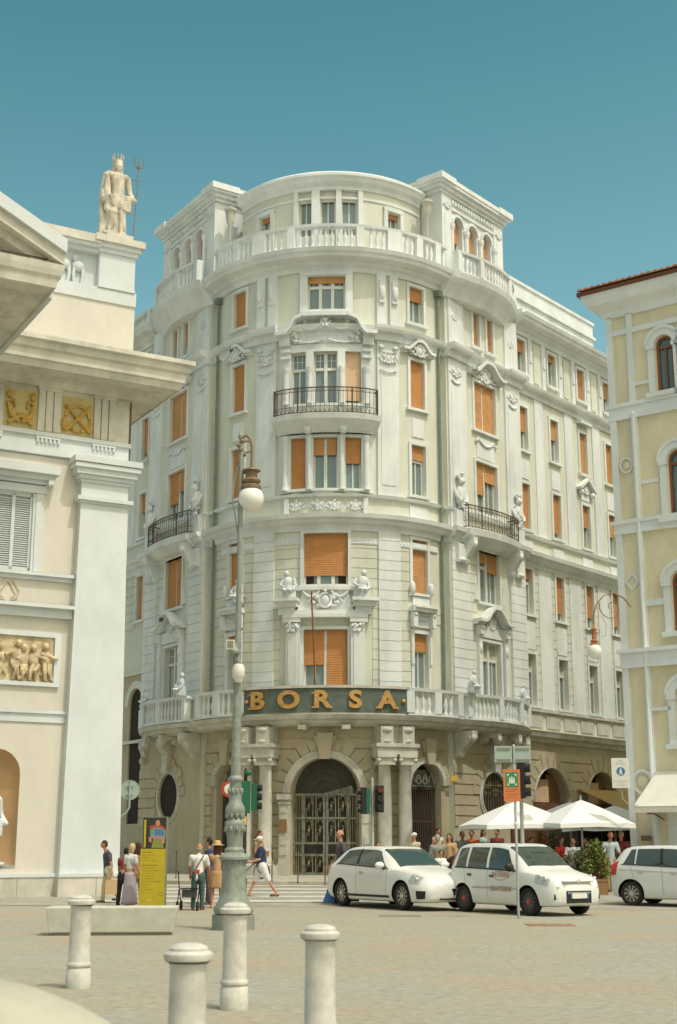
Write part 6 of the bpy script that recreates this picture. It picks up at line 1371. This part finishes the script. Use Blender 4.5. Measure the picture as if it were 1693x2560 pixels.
def ex_h(T, patch, surf):
    for sd in (-1, 1):
        m = MB(); patch(m, 3.3, 4.0, 3.72, 4.04, 3.80, 4.10, 'headlight', .008, (sd,)); e_ = surf(3.95, 3.6, sd); m.ell((e_.x, e_.y, e_.z), (.05, .035, .05), 'chrome', 10, 8); e_ = surf(3.84, 3.75, sd); m.ell((e_.x, e_.y, e_.z), (.04, .02, .035), 'chrome', 10, 8); m.build('headlight', T, True)
        m = MB(); patch(m, 3.5, 4.1, .04, .2, .1, .30, 'tail_red', .01, (sd,)); m.build('tail_light', T, True)
        m = MB(); p = surf(2.72, 4.0, sd); m.ell((p.x - .02, p.y + sd * .12, p.z + .08), (.08, .13, .085), 'car_white', 14, 10); m.tube([tuple(p), (p.x, p.y + sd * .08, p.z + .04)], .03, 'black_plastic'); m.build('door_mirror', T, True)
        m = MB(); patch(m, 1.9, 2.75, 3.98, 4.2, 4.0, 4.24, 'black_plastic', .006, (sd,)); m.build('bumper_vent', T, True)
        m = MB(); patch(m, 2.1, 3.98, 1.56, 1.568, 1.50, 1.508, 'seam', .003, (sd,)); patch(m, 2.1, 3.98, 2.80, 2.808, 2.86, 2.868, 'seam', .003, (sd,)); m.build('door_seams', T)
        m = MB(); patch(m, 3.62, 3.75, 1.66, 1.84, 1.66, 1.84, 'chrome', .02, (sd,)); m.build('door_handle', T, True)
        m = MB(); patch(m, 4.1, 4.95, 1.48, 1.58, 1.45, 1.53, 'black_plastic', .010, (sd,)); m.build('door_pillar', T)
        m = MB(); patch(m, 2.0, 2.25, .95, 2.95, .95, 2.95, 'black_plastic', .004, (sd,)); m.build('side_skirt', T)
    m = MB(); m.box(4.24, 4.34, -.42, .42, .24, .36, 'black_plastic'); m.prism([(0, 0)], 0, 0, 'chrome') if 0 else None; m.build('lower_grille', T)
    m = MB(); m.add([(4.355, 0, .30), (4.34, -.14, .56), (4.34, .14, .56)], [(0, 1, 2)], 'chrome'); m.add([(4.36, 0, .34), (4.347, -.11, .54), (4.347, .11, .54)], [(0, 1, 2)], 'black_plastic'); m.build('grille', T)
    m = MB(); m.box(4.30, 4.352, .18, .52, .30, .40, 'sign_white'); m.build('number_plate', T)
lo = car_loc(857, 2266, .78, .80)
car('parked_car', 'white three-door hatchback, farthest left of the cars in front of the gate', 'car_white', H_ST, 4.35, (.80, 3.42), .315, [(.62, 1.50, .86, 1.46), (1.56, 2.86, 1.52, 2.30)], (3.08, 2.36), (.26, .66), 'rim', 'chrome', lo, HX, ex_h)
P_ST = [(0, .45, .55, .6, .56, .9, .46, 1.0), (.03, .32, .68, .6, .66, .98, .50, 1.25), (.12, .24, .78, .6, .76, 1.0, .56, 1.42), (.4, .2, .815, .6, .785, .99, .60, 1.52), (.9, .19, .82, .6, .79, .98, .62, 1.55), (1.6, .19, .82, .6, .79, .96, .62, 1.545), (2.05, .19, .82, .6, .79, .945, .61, 1.49), (2.35, .19, .82, .6, .79, .935, .60, 1.34), (2.75, .19, .82, .58, .785, .92, .62, 1.06), (2.95, .19, .815, .58, .77, .90, .62, .985), (3.2, .2, .80, .56, .74, .86, .58, .93), (3.45, .21, .74, .54, .68, .79, .54, .85), (3.58, .24, .66, .52, .60, .70, .46, .74), (3.64, .30, .56, .50, .50, .62, .38, .65)]
def ex_p(T, patch, surf):
    for sd in (-1, 1):
        m = MB(); patch(m, 3.4, 4.2, 3.12, 3.46, 3.12, 3.48, 'headlight', .008, (sd,)); e_ = surf(3.36, 3.8, sd); m.ell((e_.x, e_.y, e_.z), (.07, .04, .06), 'chrome', 12, 8); e_ = surf(3.22, 3.9, sd); m.ell((e_.x, e_.y, e_.z), (.05, .03, .04), 'chrome', 10, 8); m.build('headlight', T, True)
        m = MB(); patch(m, 4.1, 4.95, .05, .16, .1, .22, 'tail_red', .012, (sd,)); m.build('tail_light', T, True)
        m = MB(); p = surf(2.42, 4.05, sd); m.ell((p.x, p.y + sd * .14, p.z + .08), (.08, .12, .1), 'black_plastic', 14, 10); m.tube([tuple(p), (p.x, p.y + sd * .1, p.z + .04)], .03, 'black_plastic'); m.build('door_mirror', T, True)
        m = MB(); patch(m, 2.0, 3.98, 1.50, 1.508, 1.48, 1.488, 'seam', .003, (sd,)); patch(m, 2.0, 3.98, 2.50, 2.508, 2.56, 2.568, 'seam', .003, (sd,)); patch(m, 2.7, 3.98, .72, .728, .62, .628, 'seam', .003, (sd,)); patch(m, 2.85, 2.95, .95, 2.55, .95, 2.55, 'kerb', .008, (sd,)); m.build('door_seams', T)
        for xx in (1.30, 2.28) if False else (.78, 1.58):
            m = MB(); patch(m, 3.60, 3.74, xx, xx + .15, xx, xx + .15, 'seam', .02, (sd,)); m.build('door_handle', T, True)
        m = MB(); patch(m, 4.08, 4.95, 1.44, 1.53, 1.44, 1.51, 'car_white', .010, (sd,)); m.build('door_pillar', T)
        m = MB(); m.box(3.52, 3.60, *sorted((sd * .44, sd * .66)), .36, .47, 'black_plastic'); m.ell((3.6, sd * .55, .41), (.02, .05, .04), 'chrome'); m.build('fog_lamp', T, True)
        m = MB(); m.box(3.56, 3.63, *sorted((sd * .36, sd * .6)), .60, .625, 'kerb'); m.build('bumper_strip', T)
    m = MB(); m.box(3.55, 3.652, -.36, .36, .28, .54, 'black_plastic'); [m.box(3.655, 3.658, -.33, .33, z, z + .015, 'steel') for z in (.48, .5)]; m.build('grille', T)
    m = MB(); m.box(3.655, 3.672, -.26, .26, .38, .49, 'sign_white'); m.box(3.656, 3.674, -.26, -.215, .38, .49, 'sign_blue'); m.box(3.656, 3.674, .215, .26, .38, .49, 'sign_blue'); m.build('number_plate', T)
    m = MB(); m.box(3.50, 3.66, -.42, .42, .72, .745, 'kerb'); m.ring(0, 0, 0, 0, 0, 1, 0, 0, 'chrome', 1) if 0 else None; m.ell((3.63, 0, .735), (.03, .065, .05), 'chrome', 12, 8); m.build('badge_bar', T, True)
    p0 = surf(1.95, 3.5, -1)
    def arc_map(cx, z0, bend): return lambda u, v, w_: Vector((cx + u, surf(cx + u, 3.5, -1).y - .012 - w_, z0 + v + bend * u * u))
    text_mesh(arc_map(1.98, .87, -.3), 'INTERNI', .165, 'lettering_brown', .001, .004, 'lettering', T); text_mesh(arc_map(1.98, .55, 0), 'DINTORNI', .15, 'lettering_brown', .001, .004, 'lettering', T)
    m = MB(); q0, q1 = 3.02, 3.35
    for z in (.735,): m.add([(1.72 + .52 * i / 8, surf(1.72 + .52 * i / 8, 3.3, -1).y - .012, z + .15 * (i / 4 - 1) ** 2 * .5) for i in range(9)] + [(1.72 + .52 * i / 8, surf(1.72 + .52 * i / 8, 3.3, -1).y - .012, z + .012 + .15 * (i / 4 - 1) ** 2 * .5) for i in range(8, -1, -1)], [tuple(range(18))], 'lettering_brown')
    m.build('printed_mark', T)
    m = MB(); m.ell((2.62, .0, 1.02), (.06, .03, .07), 'sign_blue'); m.build('dashboard_toy', T)
lo = car_loc(1163, 2279, .55, .73)
car('parked_car', 'small boxy white car lettered INTERNI and DINTORNI on its door, black steel wheels', 'car_white', P_ST, 3.65, (.57, 2.87), .30, [(.30, .68, .34, .68), (.76, 1.44, .78, 1.44), (1.53, 2.46, 1.52, 2.08)], (2.70, 2.08), (.07, .22), 'hubcap', 'hub_red', lo, HX, ex_p)
K_ST = [(0, .42, .55, .6, .56, .80, .46, .9), (.03, .30, .68, .55, .66, .92, .50, 1.0), (.14, .22, .76, .55, .75, .98, .54, 1.16), (.4, .18, .795, .55, .775, 1.0, .57, 1.40), (.9, .17, .80, .55, .78, .98, .60, 1.475), (1.6, .17, .80, .55, .78, .95, .60, 1.48), (2.1, .17, .80, .55, .78, .93, .59, 1.42), (2.5, .17, .80, .55, .78, .915, .60, 1.22), (2.85, .17, .795, .55, .77, .89, .62, 1.0), (3.2, .18, .78, .54, .73, .84, .58, .91), (3.5, .2, .72, .52, .64, .74, .52, .79), (3.62, .24, .60, .5, .52, .64, .42, .69), (3.67, .30, .45, .48, .36, .56, .3, .6)]
def ex_k(T, patch, surf):
    for sd in (-1, 1):
        m = MB(); patch(m, 3.45, 4.35, .06, .22, .12, .30, 'tail_red', .012, (sd,)); m.build('tail_light', T, True)
        m = MB(); patch(m, 3.3, 4.1, 3.1, 3.4, 3.2, 3.46, 'headlight', .012, (sd,)); m.build('headlight', T, True)
        m = MB(); p = surf(2.45, 4.05, sd); m.ell((p.x, p.y + sd * .13, p.z + .06), (.08, .12, .085), 'car_silver_white', 14, 10); m.build('door_mirror', T, True)
        m = MB(); patch(m, 2.0, 3.98, 1.46, 1.468, 1.44, 1.448, 'seam', .003, (sd,)); patch(m, 3.0, 3.98, .74, .748, .60, .608, 'seam', .003, (sd,)); patch(m, 3.70, 3.74, .3, 2.5, .3, 2.5, 'kerb', .004, (sd,)); m.build('door_seams', T)
        for xx in (.80, 1.66):
            m = MB(); patch(m, 3.58, 3.72, xx, xx + .16, xx, xx + .16, 'kerb', .02, (sd,)); m.build('door_handle', T, True)
        m = MB(); patch(m, 4.08, 4.95, 1.40, 1.48, 1.38, 1.45, 'black_plastic', .010, (sd,)); m.build('door_pillar', T)
x, y, z = on_ground(1584, 2266); HK = R_(-34); h = Vector((cos(HK), sin(HK))); l = Vector((-h.y, h.x)); p = Vector((x, y)) - h * .62 + l * .72
car('parked_car', 'pale silver car with a red tail light, cut by the right edge of the view', 'car_silver_white', K_ST, 3.67, (.60, 2.98), .30, [(.42, .72, .60, .74), (.76, 1.40, .78, 1.38), (1.48, 2.52, 1.45, 2.02)], (2.82, 2.1), (.1, .34), 'rim', 'chrome', (p.x, p.y, gz(p.x, p.y)), HK, ex_k)
# ================================================================== people
def person(label, u, v, h, yaw, dist=None, top=('white_cloth', .5), bottom=('trousers', 'navy'), hair=('short', 'hair_brown'), skin='skin', pose=None, hat=None, shoes='shoe_brown', extra=None, group=None, base=None, fem=False):
    if dist is None: x, y, z = on_ground(u, v)
    else:
        x = at_dist(u, v, dist)[0]; y = dist; z = gz(x, y)
    if base is not None: z = base
    po = dict(lean=0, legs=((4, 0), (-4, 4)), arms=((-6, 8, 10), (6, 8, 10)), sit=False, head=0); po.update(pose or {})
    T = thing('person', label, 'person', (x, y, z), yaw, group); s = h / 1.75; B = MB(); C = {}
    def lay(name, kk):
        if name not in C: C[name] = MB()
        return C[name]
    ln = R_(po['lean']); sw = .185 if fem else .205
    pel = Vector((0, 0, .93)); 
    if po['sit']: pel = Vector((0, 0, .52))
    up = lambda d, xx=0, yy=0: pel + Vector((xx, -sin(ln) * d + yy * cos(ln), cos(ln) * d + yy * sin(ln)))
    J = {}
    def fk(p, a, L_, b=0): return p + Vector((sin(R_(b)) * L_, -sin(R_(a)) * cos(R_(b)) * L_, -cos(R_(a)) * cos(R_(b)) * L_))
    hips, knees, ank, toes, sh, el, wr_, hd = [], [], [], [], [], [], [], []
    for i, sd in enumerate((-1, 1)):
        a, k_ = po['legs'][i]; a += 82 if po['sit'] else 0; k_ += 85 if po['sit'] else 0
        hp = pel + Vector((sd * .095, 0, -.02)); kn = fk(hp, a, .42, sd * 2); an = fk(kn, a - k_, .41, sd * 1); hips.append(hp); knees.append(kn); ank.append(an)
        toes.append(an + Vector((sd * .03, -.16, -.045)))
    mz = min(a.z for a in ank); dz = .085 - mz
    def up2(v_): v_.z += dz
    for L_ in (hips, knees, ank, toes): [up2(v_) for v_ in L_]
    pel.z += dz
    for i, sd in enumerate((-1, 1)):
        a, ab, e = po['arms'][i]; shp = up(.48, sd * sw); eb = fk(shp, a, .29, sd * ab); w2 = fk(eb, a + e, .25, sd * (ab * .3)); sh.append(shp); el.append(eb); wr_.append(w2); hd.append(fk(w2, a + e + 8, .09, 0))
    neck = up(.53); hdc = up(.685) + Vector((0, -.02 - .12 * sin(R_(po['head'])), 0)) ; S = lambda v_: tuple(c * s for c in v_)
    def cap(m, a, b, r0, r1, k): m.limb(S(a), S(b), r0 * s, r1 * s, k, 12)
    k = skin
    cap(B, up(.0), up(.12), .135, .125, k); cap(B, up(.12), up(.40), .12, .125, k); cap(B, up(.42, -.10), up(.42, .10), .095, .095, k); cap(B, up(.46, -sw + .03), up(.46, sw - .03), .065, .065, k); cap(B, neck + Vector((0, 0, -.06)), hdc, .058, .055, k)
    for i in (0, 1):
        cap(B, hips[i], knees[i], .088, .056, k); cap(B, knees[i], ank[i], .056, .037, k); cap(B, ank[i] + Vector((0, .03, -.045)), toes[i] + Vector((0, .02, 0)), .038, .03, k)
        cap(B, sh[i], el[i], .05, .038, k); cap(B, el[i], wr_[i], .038, .026, k); cap(B, wr_[i], hd[i], .03, .032, k)
    # head: skull, jaw, nose, ears
    c = hdc + Vector((0, 0, .05)); B.ell(S(c), (.077 * s, .096 * s, .108 * s), k, 16, 12); B.ell(S(c + Vector((0, -.035, -.055))), (.052 * s, .055 * s, .058 * s), k, 12, 8); cap(B, c + Vector((0, -.095, .0)), c + Vector((0, -.112, -.025)), .012, .016, k)
    for sd in (-1, 1): B.ell(S(c + Vector((sd * .08, .005, -.01))), (.014 * s, .025 * s, .034 * s), k, 8, 6)
    D = MB()                                                                          # fingers, eyes, mouth stay sharp
    for i, sd in enumerate((-1, 1)):
        d = (hd[i] - wr_[i]).normalized(); sdv = Vector((0, 1, 0)) if abs(d.y) < .8 else Vector((0, 0, 1)); sdv = (sdv - d * sdv.dot(d)).normalized(); nrm = d.cross(sdv)
        for j, (o_, l_) in enumerate(((-.030, .070), (-.010, .078), (.010, .073), (.029, .058))):
            b_ = hd[i] + sdv * o_ + d * .012; m1 = b_ + d * l_ * .5 + nrm * sd * .006; m2 = b_ + d * l_ * .92 + nrm * sd * .026; D.tube([S(b_), S(m1), S(m2)], [.0095 * s, .009 * s, .007 * s], k, 6)
        tb = wr_[i] + d * .045 - sdv * .022; D.tube([S(tb), S(tb - sdv * .035 + d * .03), S(tb - sdv * .040 + d * .062)], [.012 * s, .011 * s, .008 * s], k, 6)
    for sd in (-1, 1): D.ell(S(c + Vector((sd * .031, -.088, .012))), (.011 * s, .008 * s, .008 * s), 'eye', 8, 6); D.ell(S(c + Vector((sd * .031, -.090, .034))), (.018 * s, .007 * s, .005 * s), hair[1] if hair[0] != 'bald' else 'hair_grey', 8, 5)
    D.ell(S(c + Vector((0, -.094, -.050))), (.023 * s, .008 * s, .006 * s), 'lips', 8, 5)
    fuse(B, 'body', T, .0115 * max(s, .8), 2, D)
    # clothes
    tk, sl_ = top; m = MB(); lo_ = -.06 if bottom[0] != 'dress' else -.02
    cap(m, up(lo_), up(.12), .155 if not fem else .145, .145 if not fem else .122, tk); cap(m, up(.12), up(.40), .142 if not fem else .122, .145 if not fem else .135, tk); cap(m, up(.42, -.11), up(.42, .11), .112, .112, tk); cap(m, up(.47, -sw + .02), up(.47, sw - .02), .078, .078, tk); cap(m, up(.46), up(.535), .095, .062, tk)
    if sl_ > 0:
        for i in (0, 1):
            e1 = sh[i] + (el[i] - sh[i]) * min(1, sl_ * 1.35); cap(m, sh[i], e1, .070, .062, tk)
            if sl_ >= 1: cap(m, el[i], wr_[i], .052, .042, tk)
    fuse(m, 'shirt' if bottom[0] != 'dress' else 'dress_top', T, .016, 2)
    bt, bk = bottom; m = MB()
    if bt in ('trousers', 'shorts'):
        cap(m, up(-.04, -.05), up(-.04, .05), .150, .150, bk); cap(m, up(-.1, -.04), up(.03, .04), .15, .135, bk)
        for i in (0, 1):
            if bt == 'trousers': cap(m, hips[i], knees[i], .112, .080, bk); cap(m, knees[i], ank[i] + Vector((0, 0, .01)), .078, .068, bk)
            else: cap(m, hips[i], knees[i] + (hips[i] - knees[i]) * .12, .118, .100, bk)
        fuse(m, bt, T, .016, 2)
    else:
        n = 28; z1 = pel.z + .06; z0 = {'skirt': .12, 'dress': .52, 'short_skirt': .55}[bt]; q = 8; vs = []
        for j in range(q + 1):
            f = j / q; z_ = z1 + (z0 - z1) * f
            for i in range(n): a = 2 * pi * i / n; r = (.15 + (.07 if bt != 'skirt' else .085) * f ** .9) * (1 + .07 * f * sin(a * 7 + 1)); vs.append(S((r * cos(a) * 1.05, r * sin(a) * .9, z_)))
        m.add(vs, [(j * n + i, j * n + (i + 1) % n, (j + 1) * n + (i + 1) % n, (j + 1) * n + i) for j in range(q) for i in range(n)], bk); o = m.build('skirt', T, True); sd_ = o.modifiers.new('s', 'SOLIDIFY'); sd_.thickness = .008
    for i in (0, 1):
        m = MB(); cap(m, ank[i] + Vector((0, .035, -.052)), toes[i] + Vector((0, .0, -.004)), .042, .036, shoes); m.box(*[c_ * s for c_ in (ank[i].x - .04, ank[i].x + .04, ank[i].y - .2, ank[i].y + .07, ank[i].z - .085, ank[i].z - .065)], shoes); fuse(m, 'shoe', T, .012, 1)
    ht, hk = hair; m = MB()
    if ht != 'bald':
        m.ell(S(c + Vector((0, .014, .022))), (.086 * s, .098 * s, .100 * s), hk, 16, 10); m.ell(S(c + Vector((0, .045, -.02))), (.075 * s, .062 * s, .08 * s), hk, 12, 8)
        for sd in (-1, 1): m.ell(S(c + Vector((sd * .07, .02, .0))), (.022 * s, .05 * s, .045 * s), hk, 8, 6)
        if ht == 'long':
            for a in (-.07, -.035, 0, .035, .07): cap(m, c + Vector((a, .05, -.02)), c + Vector((a * 1.2, .085, -.30)), .045, .03, hk)
        if ht == 'bob':
            for sd in (-1, 0, 1): cap(m, c + Vector((sd * .065, .04 - .01 * abs(sd), .0)), c + Vector((sd * .07, .055, -.12)), .042, .03, hk)
        if ht == 'bun': m.ell(S(c + Vector((0, .10, .06))), (.04 * s, .04 * s, .04 * s), hk, 10, 8)
        o = fuse(m, 'hair', T, .012, 1)
    elif hk:
        m.ell(S(c + Vector((0, .055, -.035))), (.072 * s, .045 * s, .045 * s), hk, 12, 8); [m.ell(S(c + Vector((sd * .07, .02, -.01))), (.018 * s, .05 * s, .03 * s), hk, 8, 6) for sd in (-1, 1)]; fuse(m, 'hair', T, .012, 1)
    if hat:
        m = MB(); ty, k2 = hat
        if ty == 'cap': m.lathe(S(c + Vector((0, .005, .03))), [(.094 * s, 0), (.094 * s, .03 * s), (.082 * s, .065 * s), (.045 * s, .09 * s), (.005, .098 * s)], k2, 20); m.add([S(c + Vector((.075 * cos(a), -.05 - .12 * sin(a), .035 - .02 * sin(a)))) for a in [pi * i / 10 for i in range(11)]] + [S(c + Vector((.075 * cos(a), -.05 - .12 * sin(a), .045 - .02 * sin(a)))) for a in [pi * i / 10 for i in range(11)]], [tuple(range(11)), tuple(range(21, 10, -1))] + [(i, i + 1, 12 + i, 11 + i) for i in range(10)], k2)
        else: m.lathe(S(c + Vector((0, .01, .035))), [(.19 * s, -.02 * s), (.192 * s, -.012 * s), (.10 * s, .004 * s), (.098 * s, .05 * s), (.08 * s, .10 * s), (.03 * s, .115 * s), (.005, .117 * s)], k2, 26)
        m.build('cap' if ty == 'cap' else 'straw_hat', T, True)
    if extra: extra(T, s, dict(sh=sh, el=el, wr=wr_, hd=hd, pel=pel, neck=neck, up=up, c=c))
    return T
walk = lambda a, k1=8, k2=22: ((a, k1), (-a * .9, k2))
def bag(kk, k, name='bag', label_=None):
    def f(T, s, J):
        p = J['hd'][kk]; m = MB(); x, y, z = p * s; m.box(x - .06, x + .06, y - .17, y + .17, z - .5, z - .12, k); m.tube([(x, y - .1, z - .12), (x, y - .04, z + .0), (x, y + .04, z + .0), (x, y + .1, z - .12)], .008, k)
        o = m.build(name); o.location = T.matrix_basis @ Vector((0, 0, 0)); o.rotation_euler = T.rotation_euler; tag(o, label_, 'bag')
    return f
def strap(T, s, J):
    m = MB(); u_ = J['up']; P = [u_(.50, -.14, .10), u_(.3, -.03, .155), u_(.1, .09, .165), u_(-.02, .16, .13)]; m.tube([tuple(p * s) for p in P], .014, 'maroon', 6); m.tube([tuple(p * s) for p in (u_(.50, -.14, .1), u_(.53, -.13, .0), u_(.42, -.1, -.15))], .014, 'maroon', 6); m.build('shoulder_strap', T, True)
# left group
person('man in charcoal t-shirt and beige trousers walking left with a tan carrier bag', 268, 2257, 1.58, R_(-70), top=('charcoal', .5), bottom=('trousers', 'cream_cloth'), pose=dict(lean=6, legs=walk(12), arms=((-10, 6, 10), (-14, 10, 6)), head=30), extra=bag(1, 'bag_tan', 'carrier_bag', 'tan paper carrier bag in the hand of the man in charcoal'))
person('blond woman in white t-shirt and pale lilac skirt beside the yellow panel', 323, 2272, 1.52, R_(140), top=('white_cloth', .4), bottom=('skirt', 'lilac'), hair=('bob', 'hair_blond'), pose=dict(head=15, arms=((8, 10, 20), (0, 10, 12))), fem=True)
person('woman in dark dotted dress and leggings half behind the blond woman', 306, 2266, 1.42, R_(160), top=('maroon', .4), bottom=('trousers', 'black'), hair=('short', 'hair_dark'), pose=dict(lean=8, head=20), fem=True, shoes='black')
person('brown-haired person in dusty pink mostly hidden by the yellow panel', 341, 2268, 1.55, R_(170), top=('dress_brown', .4), bottom=('trousers', 'khaki'), hair=('long', 'hair_brown'), fem=True)
person('bald man in white shirt and green trousers seen from behind with a dark red strap', 494, 2275, 1.52, R_(176), top=('white_cloth', .55), bottom=('trousers', 'green_trousers'), hair=('bald', 'hair_grey'), skin='skin_red', pose=dict(lean=4, legs=((3, 2), (-3, 4)), arms=((14, 12, 22), (10, 10, 20))), extra=strap)
person('dark-haired man in navy, only head and shoulders showing behind the bald man', 521, 2262, 1.64, R_(-100), top=('navy', .6), bottom=('trousers', 'charcoal'), hair=('short', 'hair_dark'))
person('woman in straw sun hat and sand coloured dress next to the street lamp', 541, 2270, 1.56, R_(185), top=('tan_cloth', .0), bottom=('dress', 'dress_brown'), hair=('long', 'hair_brown'), hat=('straw', 'straw'), fem=True, shoes='tan_cloth')
def papers(T, s, J): m = MB(); x, y, z = (J['hd'][0] + J['hd'][1]) * .5 * s; m.box(x - .2, x + .16, y - .1, y + .02, z - .02, z + .03, 'white_cloth'); o = m.build('folded_papers'); o.location = T.location; o.rotation_euler = T.rotation_euler; tag(o, 'folded white papers in the hands of the man in the white cap', 'papers')
person('man in white cap, navy polo and white shorts striding left over the crossing', 655, 2243, 1.72, R_(-78), top=('navy', .55), bottom=('shorts', 'white_cloth'), hair=('short', 'hair_grey'), hat=('cap', 'white_cloth'), pose=dict(lean=6, legs=walk(27, 2, 10), arms=((26, 8, 55), (14, 10, 62))), extra=papers)
person('young woman by the lit column, only her head above the man in the white cap', 648, 2190, 1.62, R_(60), dist=49.5, base=.33, top=('cream_cloth', .3), bottom=('trousers', 'charcoal'), hair=('long', 'hair_brown'), fem=True)
# behind the cars
person('bald man in dark shirt walking left in front of the bronze gate', 856, 2240, 1.86, R_(-80), dist=36.8, top=('charcoal', .55), bottom=('trousers', 'navy'), hair=('bald', 'hair_dark'), pose=dict(lean=3, legs=walk(14), arms=((12, 8, 25), (-16, 8, 12))))
person('child with auburn hair behind the roof of the white hatchback', 945, 2200, 1.42, R_(20), dist=43.5, top=('orange', .4), bottom=('trousers', 'navy'), hair=('long', 'hair_brown'), fem=True)
person('woman in white cap and pale strappy top before the dark side gate', 1038, 2200, 1.66, R_(-40), dist=45.5, top=('cream_cloth', 0), bottom=('shorts', 'pale_blue'), hair=('bob', 'hair_brown'), hat=('cap', 'white_cloth'), fem=True)
person('bare-shouldered woman with dark hair up, standing by the side gate', 1097, 2190, 1.70, R_(30), dist=48.0, base=.32, top=('cream_cloth', 0), bottom=('skirt', 'tan_cloth'), hair=('bun', 'hair_dark'), fem=True, skin='skin_red')
person('grey-haired man in grey t-shirt with his back turned, right of the woman in the cap', 1096, 2230, 1.66, R_(200), dist=41.5, top=('grey_cloth', .55), bottom=('trousers', 'khaki'), hair=('short', 'hair_grey'), pose=dict(arms=((20, 12, 60), (5, 8, 10))))
person('woman with long brown hair and an ochre top behind the boxy white car', 1126, 2220, 1.66, R_(-20), dist=44.0, top=('tan_cloth', .9), bottom=('trousers', 'black'), hair=('long', 'hair_brown'), pose=dict(arms=((20, 5, 80), (5, 8, 15))), fem=True)
person('small child between the hatchback bonnet and the boxy white car', 1103, 2240, 1.28, R_(30), dist=39.2, top=('white_cloth', .4), bottom=('shorts', 'navy'), hair=('short', 'hair_brown'))
person('man in dark grey t-shirt left of the man in orange', 1158, 2210, 1.70, R_(10), dist=46.0, top=('grey_cloth', .5), bottom=('trousers', 'charcoal'), hair=('short', 'hair_dark'), skin='skin_dark')
person('man in bright orange t-shirt behind the boxy white car', 1182, 2210, 1.74, R_(-15), dist=46.2, top=('orange', .5), bottom=('trousers', 'charcoal'), hair=('short', 'hair_dark'))
person('woman with brown hair and pale top under the left parasol', 1212, 2210, 1.68, R_(50), dist=47.5, base=.32, top=('pale_blue', .2), bottom=('trousers', 'navy'), hair=('long', 'hair_brown'), fem=True)
person('dark-haired man in maroon, rightmost of the heads above the boxy car', 1246, 2210, 1.66, R_(-30), dist=47.0, base=.32, top=('maroon', .5), bottom=('trousers', 'navy'), hair=('short', 'hair_dark'))
# seated guests with their chairs
def chair(u, dist, yaw, lab):
    x = at_dist(u, 2100, dist)[0]; T = thing('cafe_chair', lab, 'chair', (x, dist, gz(x, dist) + .12), yaw, 'café chairs')
    m = MB(); m.box(-.21, .21, -.2, .22, .43, .46, 'wood_post'); m.build('seat', T); m = MB(); m.box(-.21, .21, .2, .23, .62, .88, 'wood_post'); m.build('backrest', T)
    for a in (-.19, .19):
        for b in (-.18, .21): m = MB(); m.tube([(a, b, 0), (a, b, .88 if b > 0 else .44)], .014, 'iron', 6); m.build('leg', T)
for u, d, yaw, tk, hr, lab in ((1405, 46.2, 30, 'red', 'hair_brown', 'guest in red seated between the parasols'), (1432, 45.2, -20, 'white_cloth', 'hair_brown', 'guest in white t-shirt seated behind the light green shrub'), (1464, 45.6, -60, 'black', 'hair_dark', 'guest in black seated next to the pale terrace post'), (1330, 48.0, 20, 'charcoal', 'hair_dark', 'guest in dark grey seated beside the red brown post')):
    chair(u, d, R_(yaw), 'wooden café chair under the ' + lab); x = at_dist(u, 2100, d)[0]
    person(lab, u, 2100, 1.72, R_(yaw), dist=d, base=gz(x, d) + .12, top=(tk, .5), bottom=('trousers', 'navy'), hair=('short', hr), pose=dict(sit=True, arms=((25, 8, 50), (20, 8, 60)), lean=-4))
person('older man in pale blue shirt and khaki trousers standing before the café screen', 1530, 2238, 1.74, R_(10), dist=42.6, top=('pale_blue', .6), bottom=('trousers', 'khaki'), hair=('bald', 'hair_grey'), pose=dict(lean=4, arms=((16, 6, 50), (18, 8, 55)), head=25), skin='skin_red')
person('grey-haired man in dark shirt at the corner of the yellow house', 1560, 2238, 1.74, R_(-40), dist=43.2, top=('maroon', .6), bottom=('trousers', 'black'), hair=('short', 'hair_grey'), skin='skin_red', pose=dict(arms=((22, 6, 62), (15, 8, 40))))
# the wheeled walker pushed by the man in the white shirt
x, y, z = on_ground(470, 2277); T = thing('wheeled_walker', 'black wheeled walker pushed by the bald man in the white shirt', 'walker', (x, y + .25, 0), R_(176))
for a in (-.24, .24):
    m = MB(); m.tube([(a, -.25, .12), (a, .05, .5), (a, .22, .88), (a, .34, .9)], .014, 'black', 6); m.tube([(a, .25, .1), (a, .06, .5)], .014, 'black', 6); m.build('side_frame', T, True)
    for b in (-.25, .25):
        m = MB(); m.tube([(a - .02, b, .11), (a + .02, b, .11)], .11, 'tyre', 18); m.build('wheel', T, True)
m = MB(); m.box(-.20, .20, -.06, .14, .48, .51, 'black'); m.box(-.17, .17, -.08, .08, .30, .46, 'charcoal'); m.build('seat_bag', T)
m = MB(); m.box(-.28, -.2, .28, .36, .84, .94, 'red'); m.build('grip', T)
# blue folded board leaning behind the hatchback's rear wheel
x, y, z = on_ground(824, 2262); T = thing('cleaning_board', 'blue and tan folded board on the ground by the rear of the white hatchback', 'board', (x, y, z)); m = MB(); m.add([(-.2, 0, 0), (.15, 0, 0), (.1, .1, .42), (-.05, .1, .40), (-.2, .04, 0), (.15, .04, 0), (.1, .14, .42), (-.05, .14, .40)], [(0, 1, 2, 3), (4, 5, 6, 7), (0, 1, 5, 4), (1, 2, 6, 5), (2, 3, 7, 6), (3, 0, 4, 7)], 'sign_blue'); m.build('board', T); m = MB(); m.box(-.35, .1, -.16, -.02, 0, .03, 'bag_tan'); m.build('sheet', T)
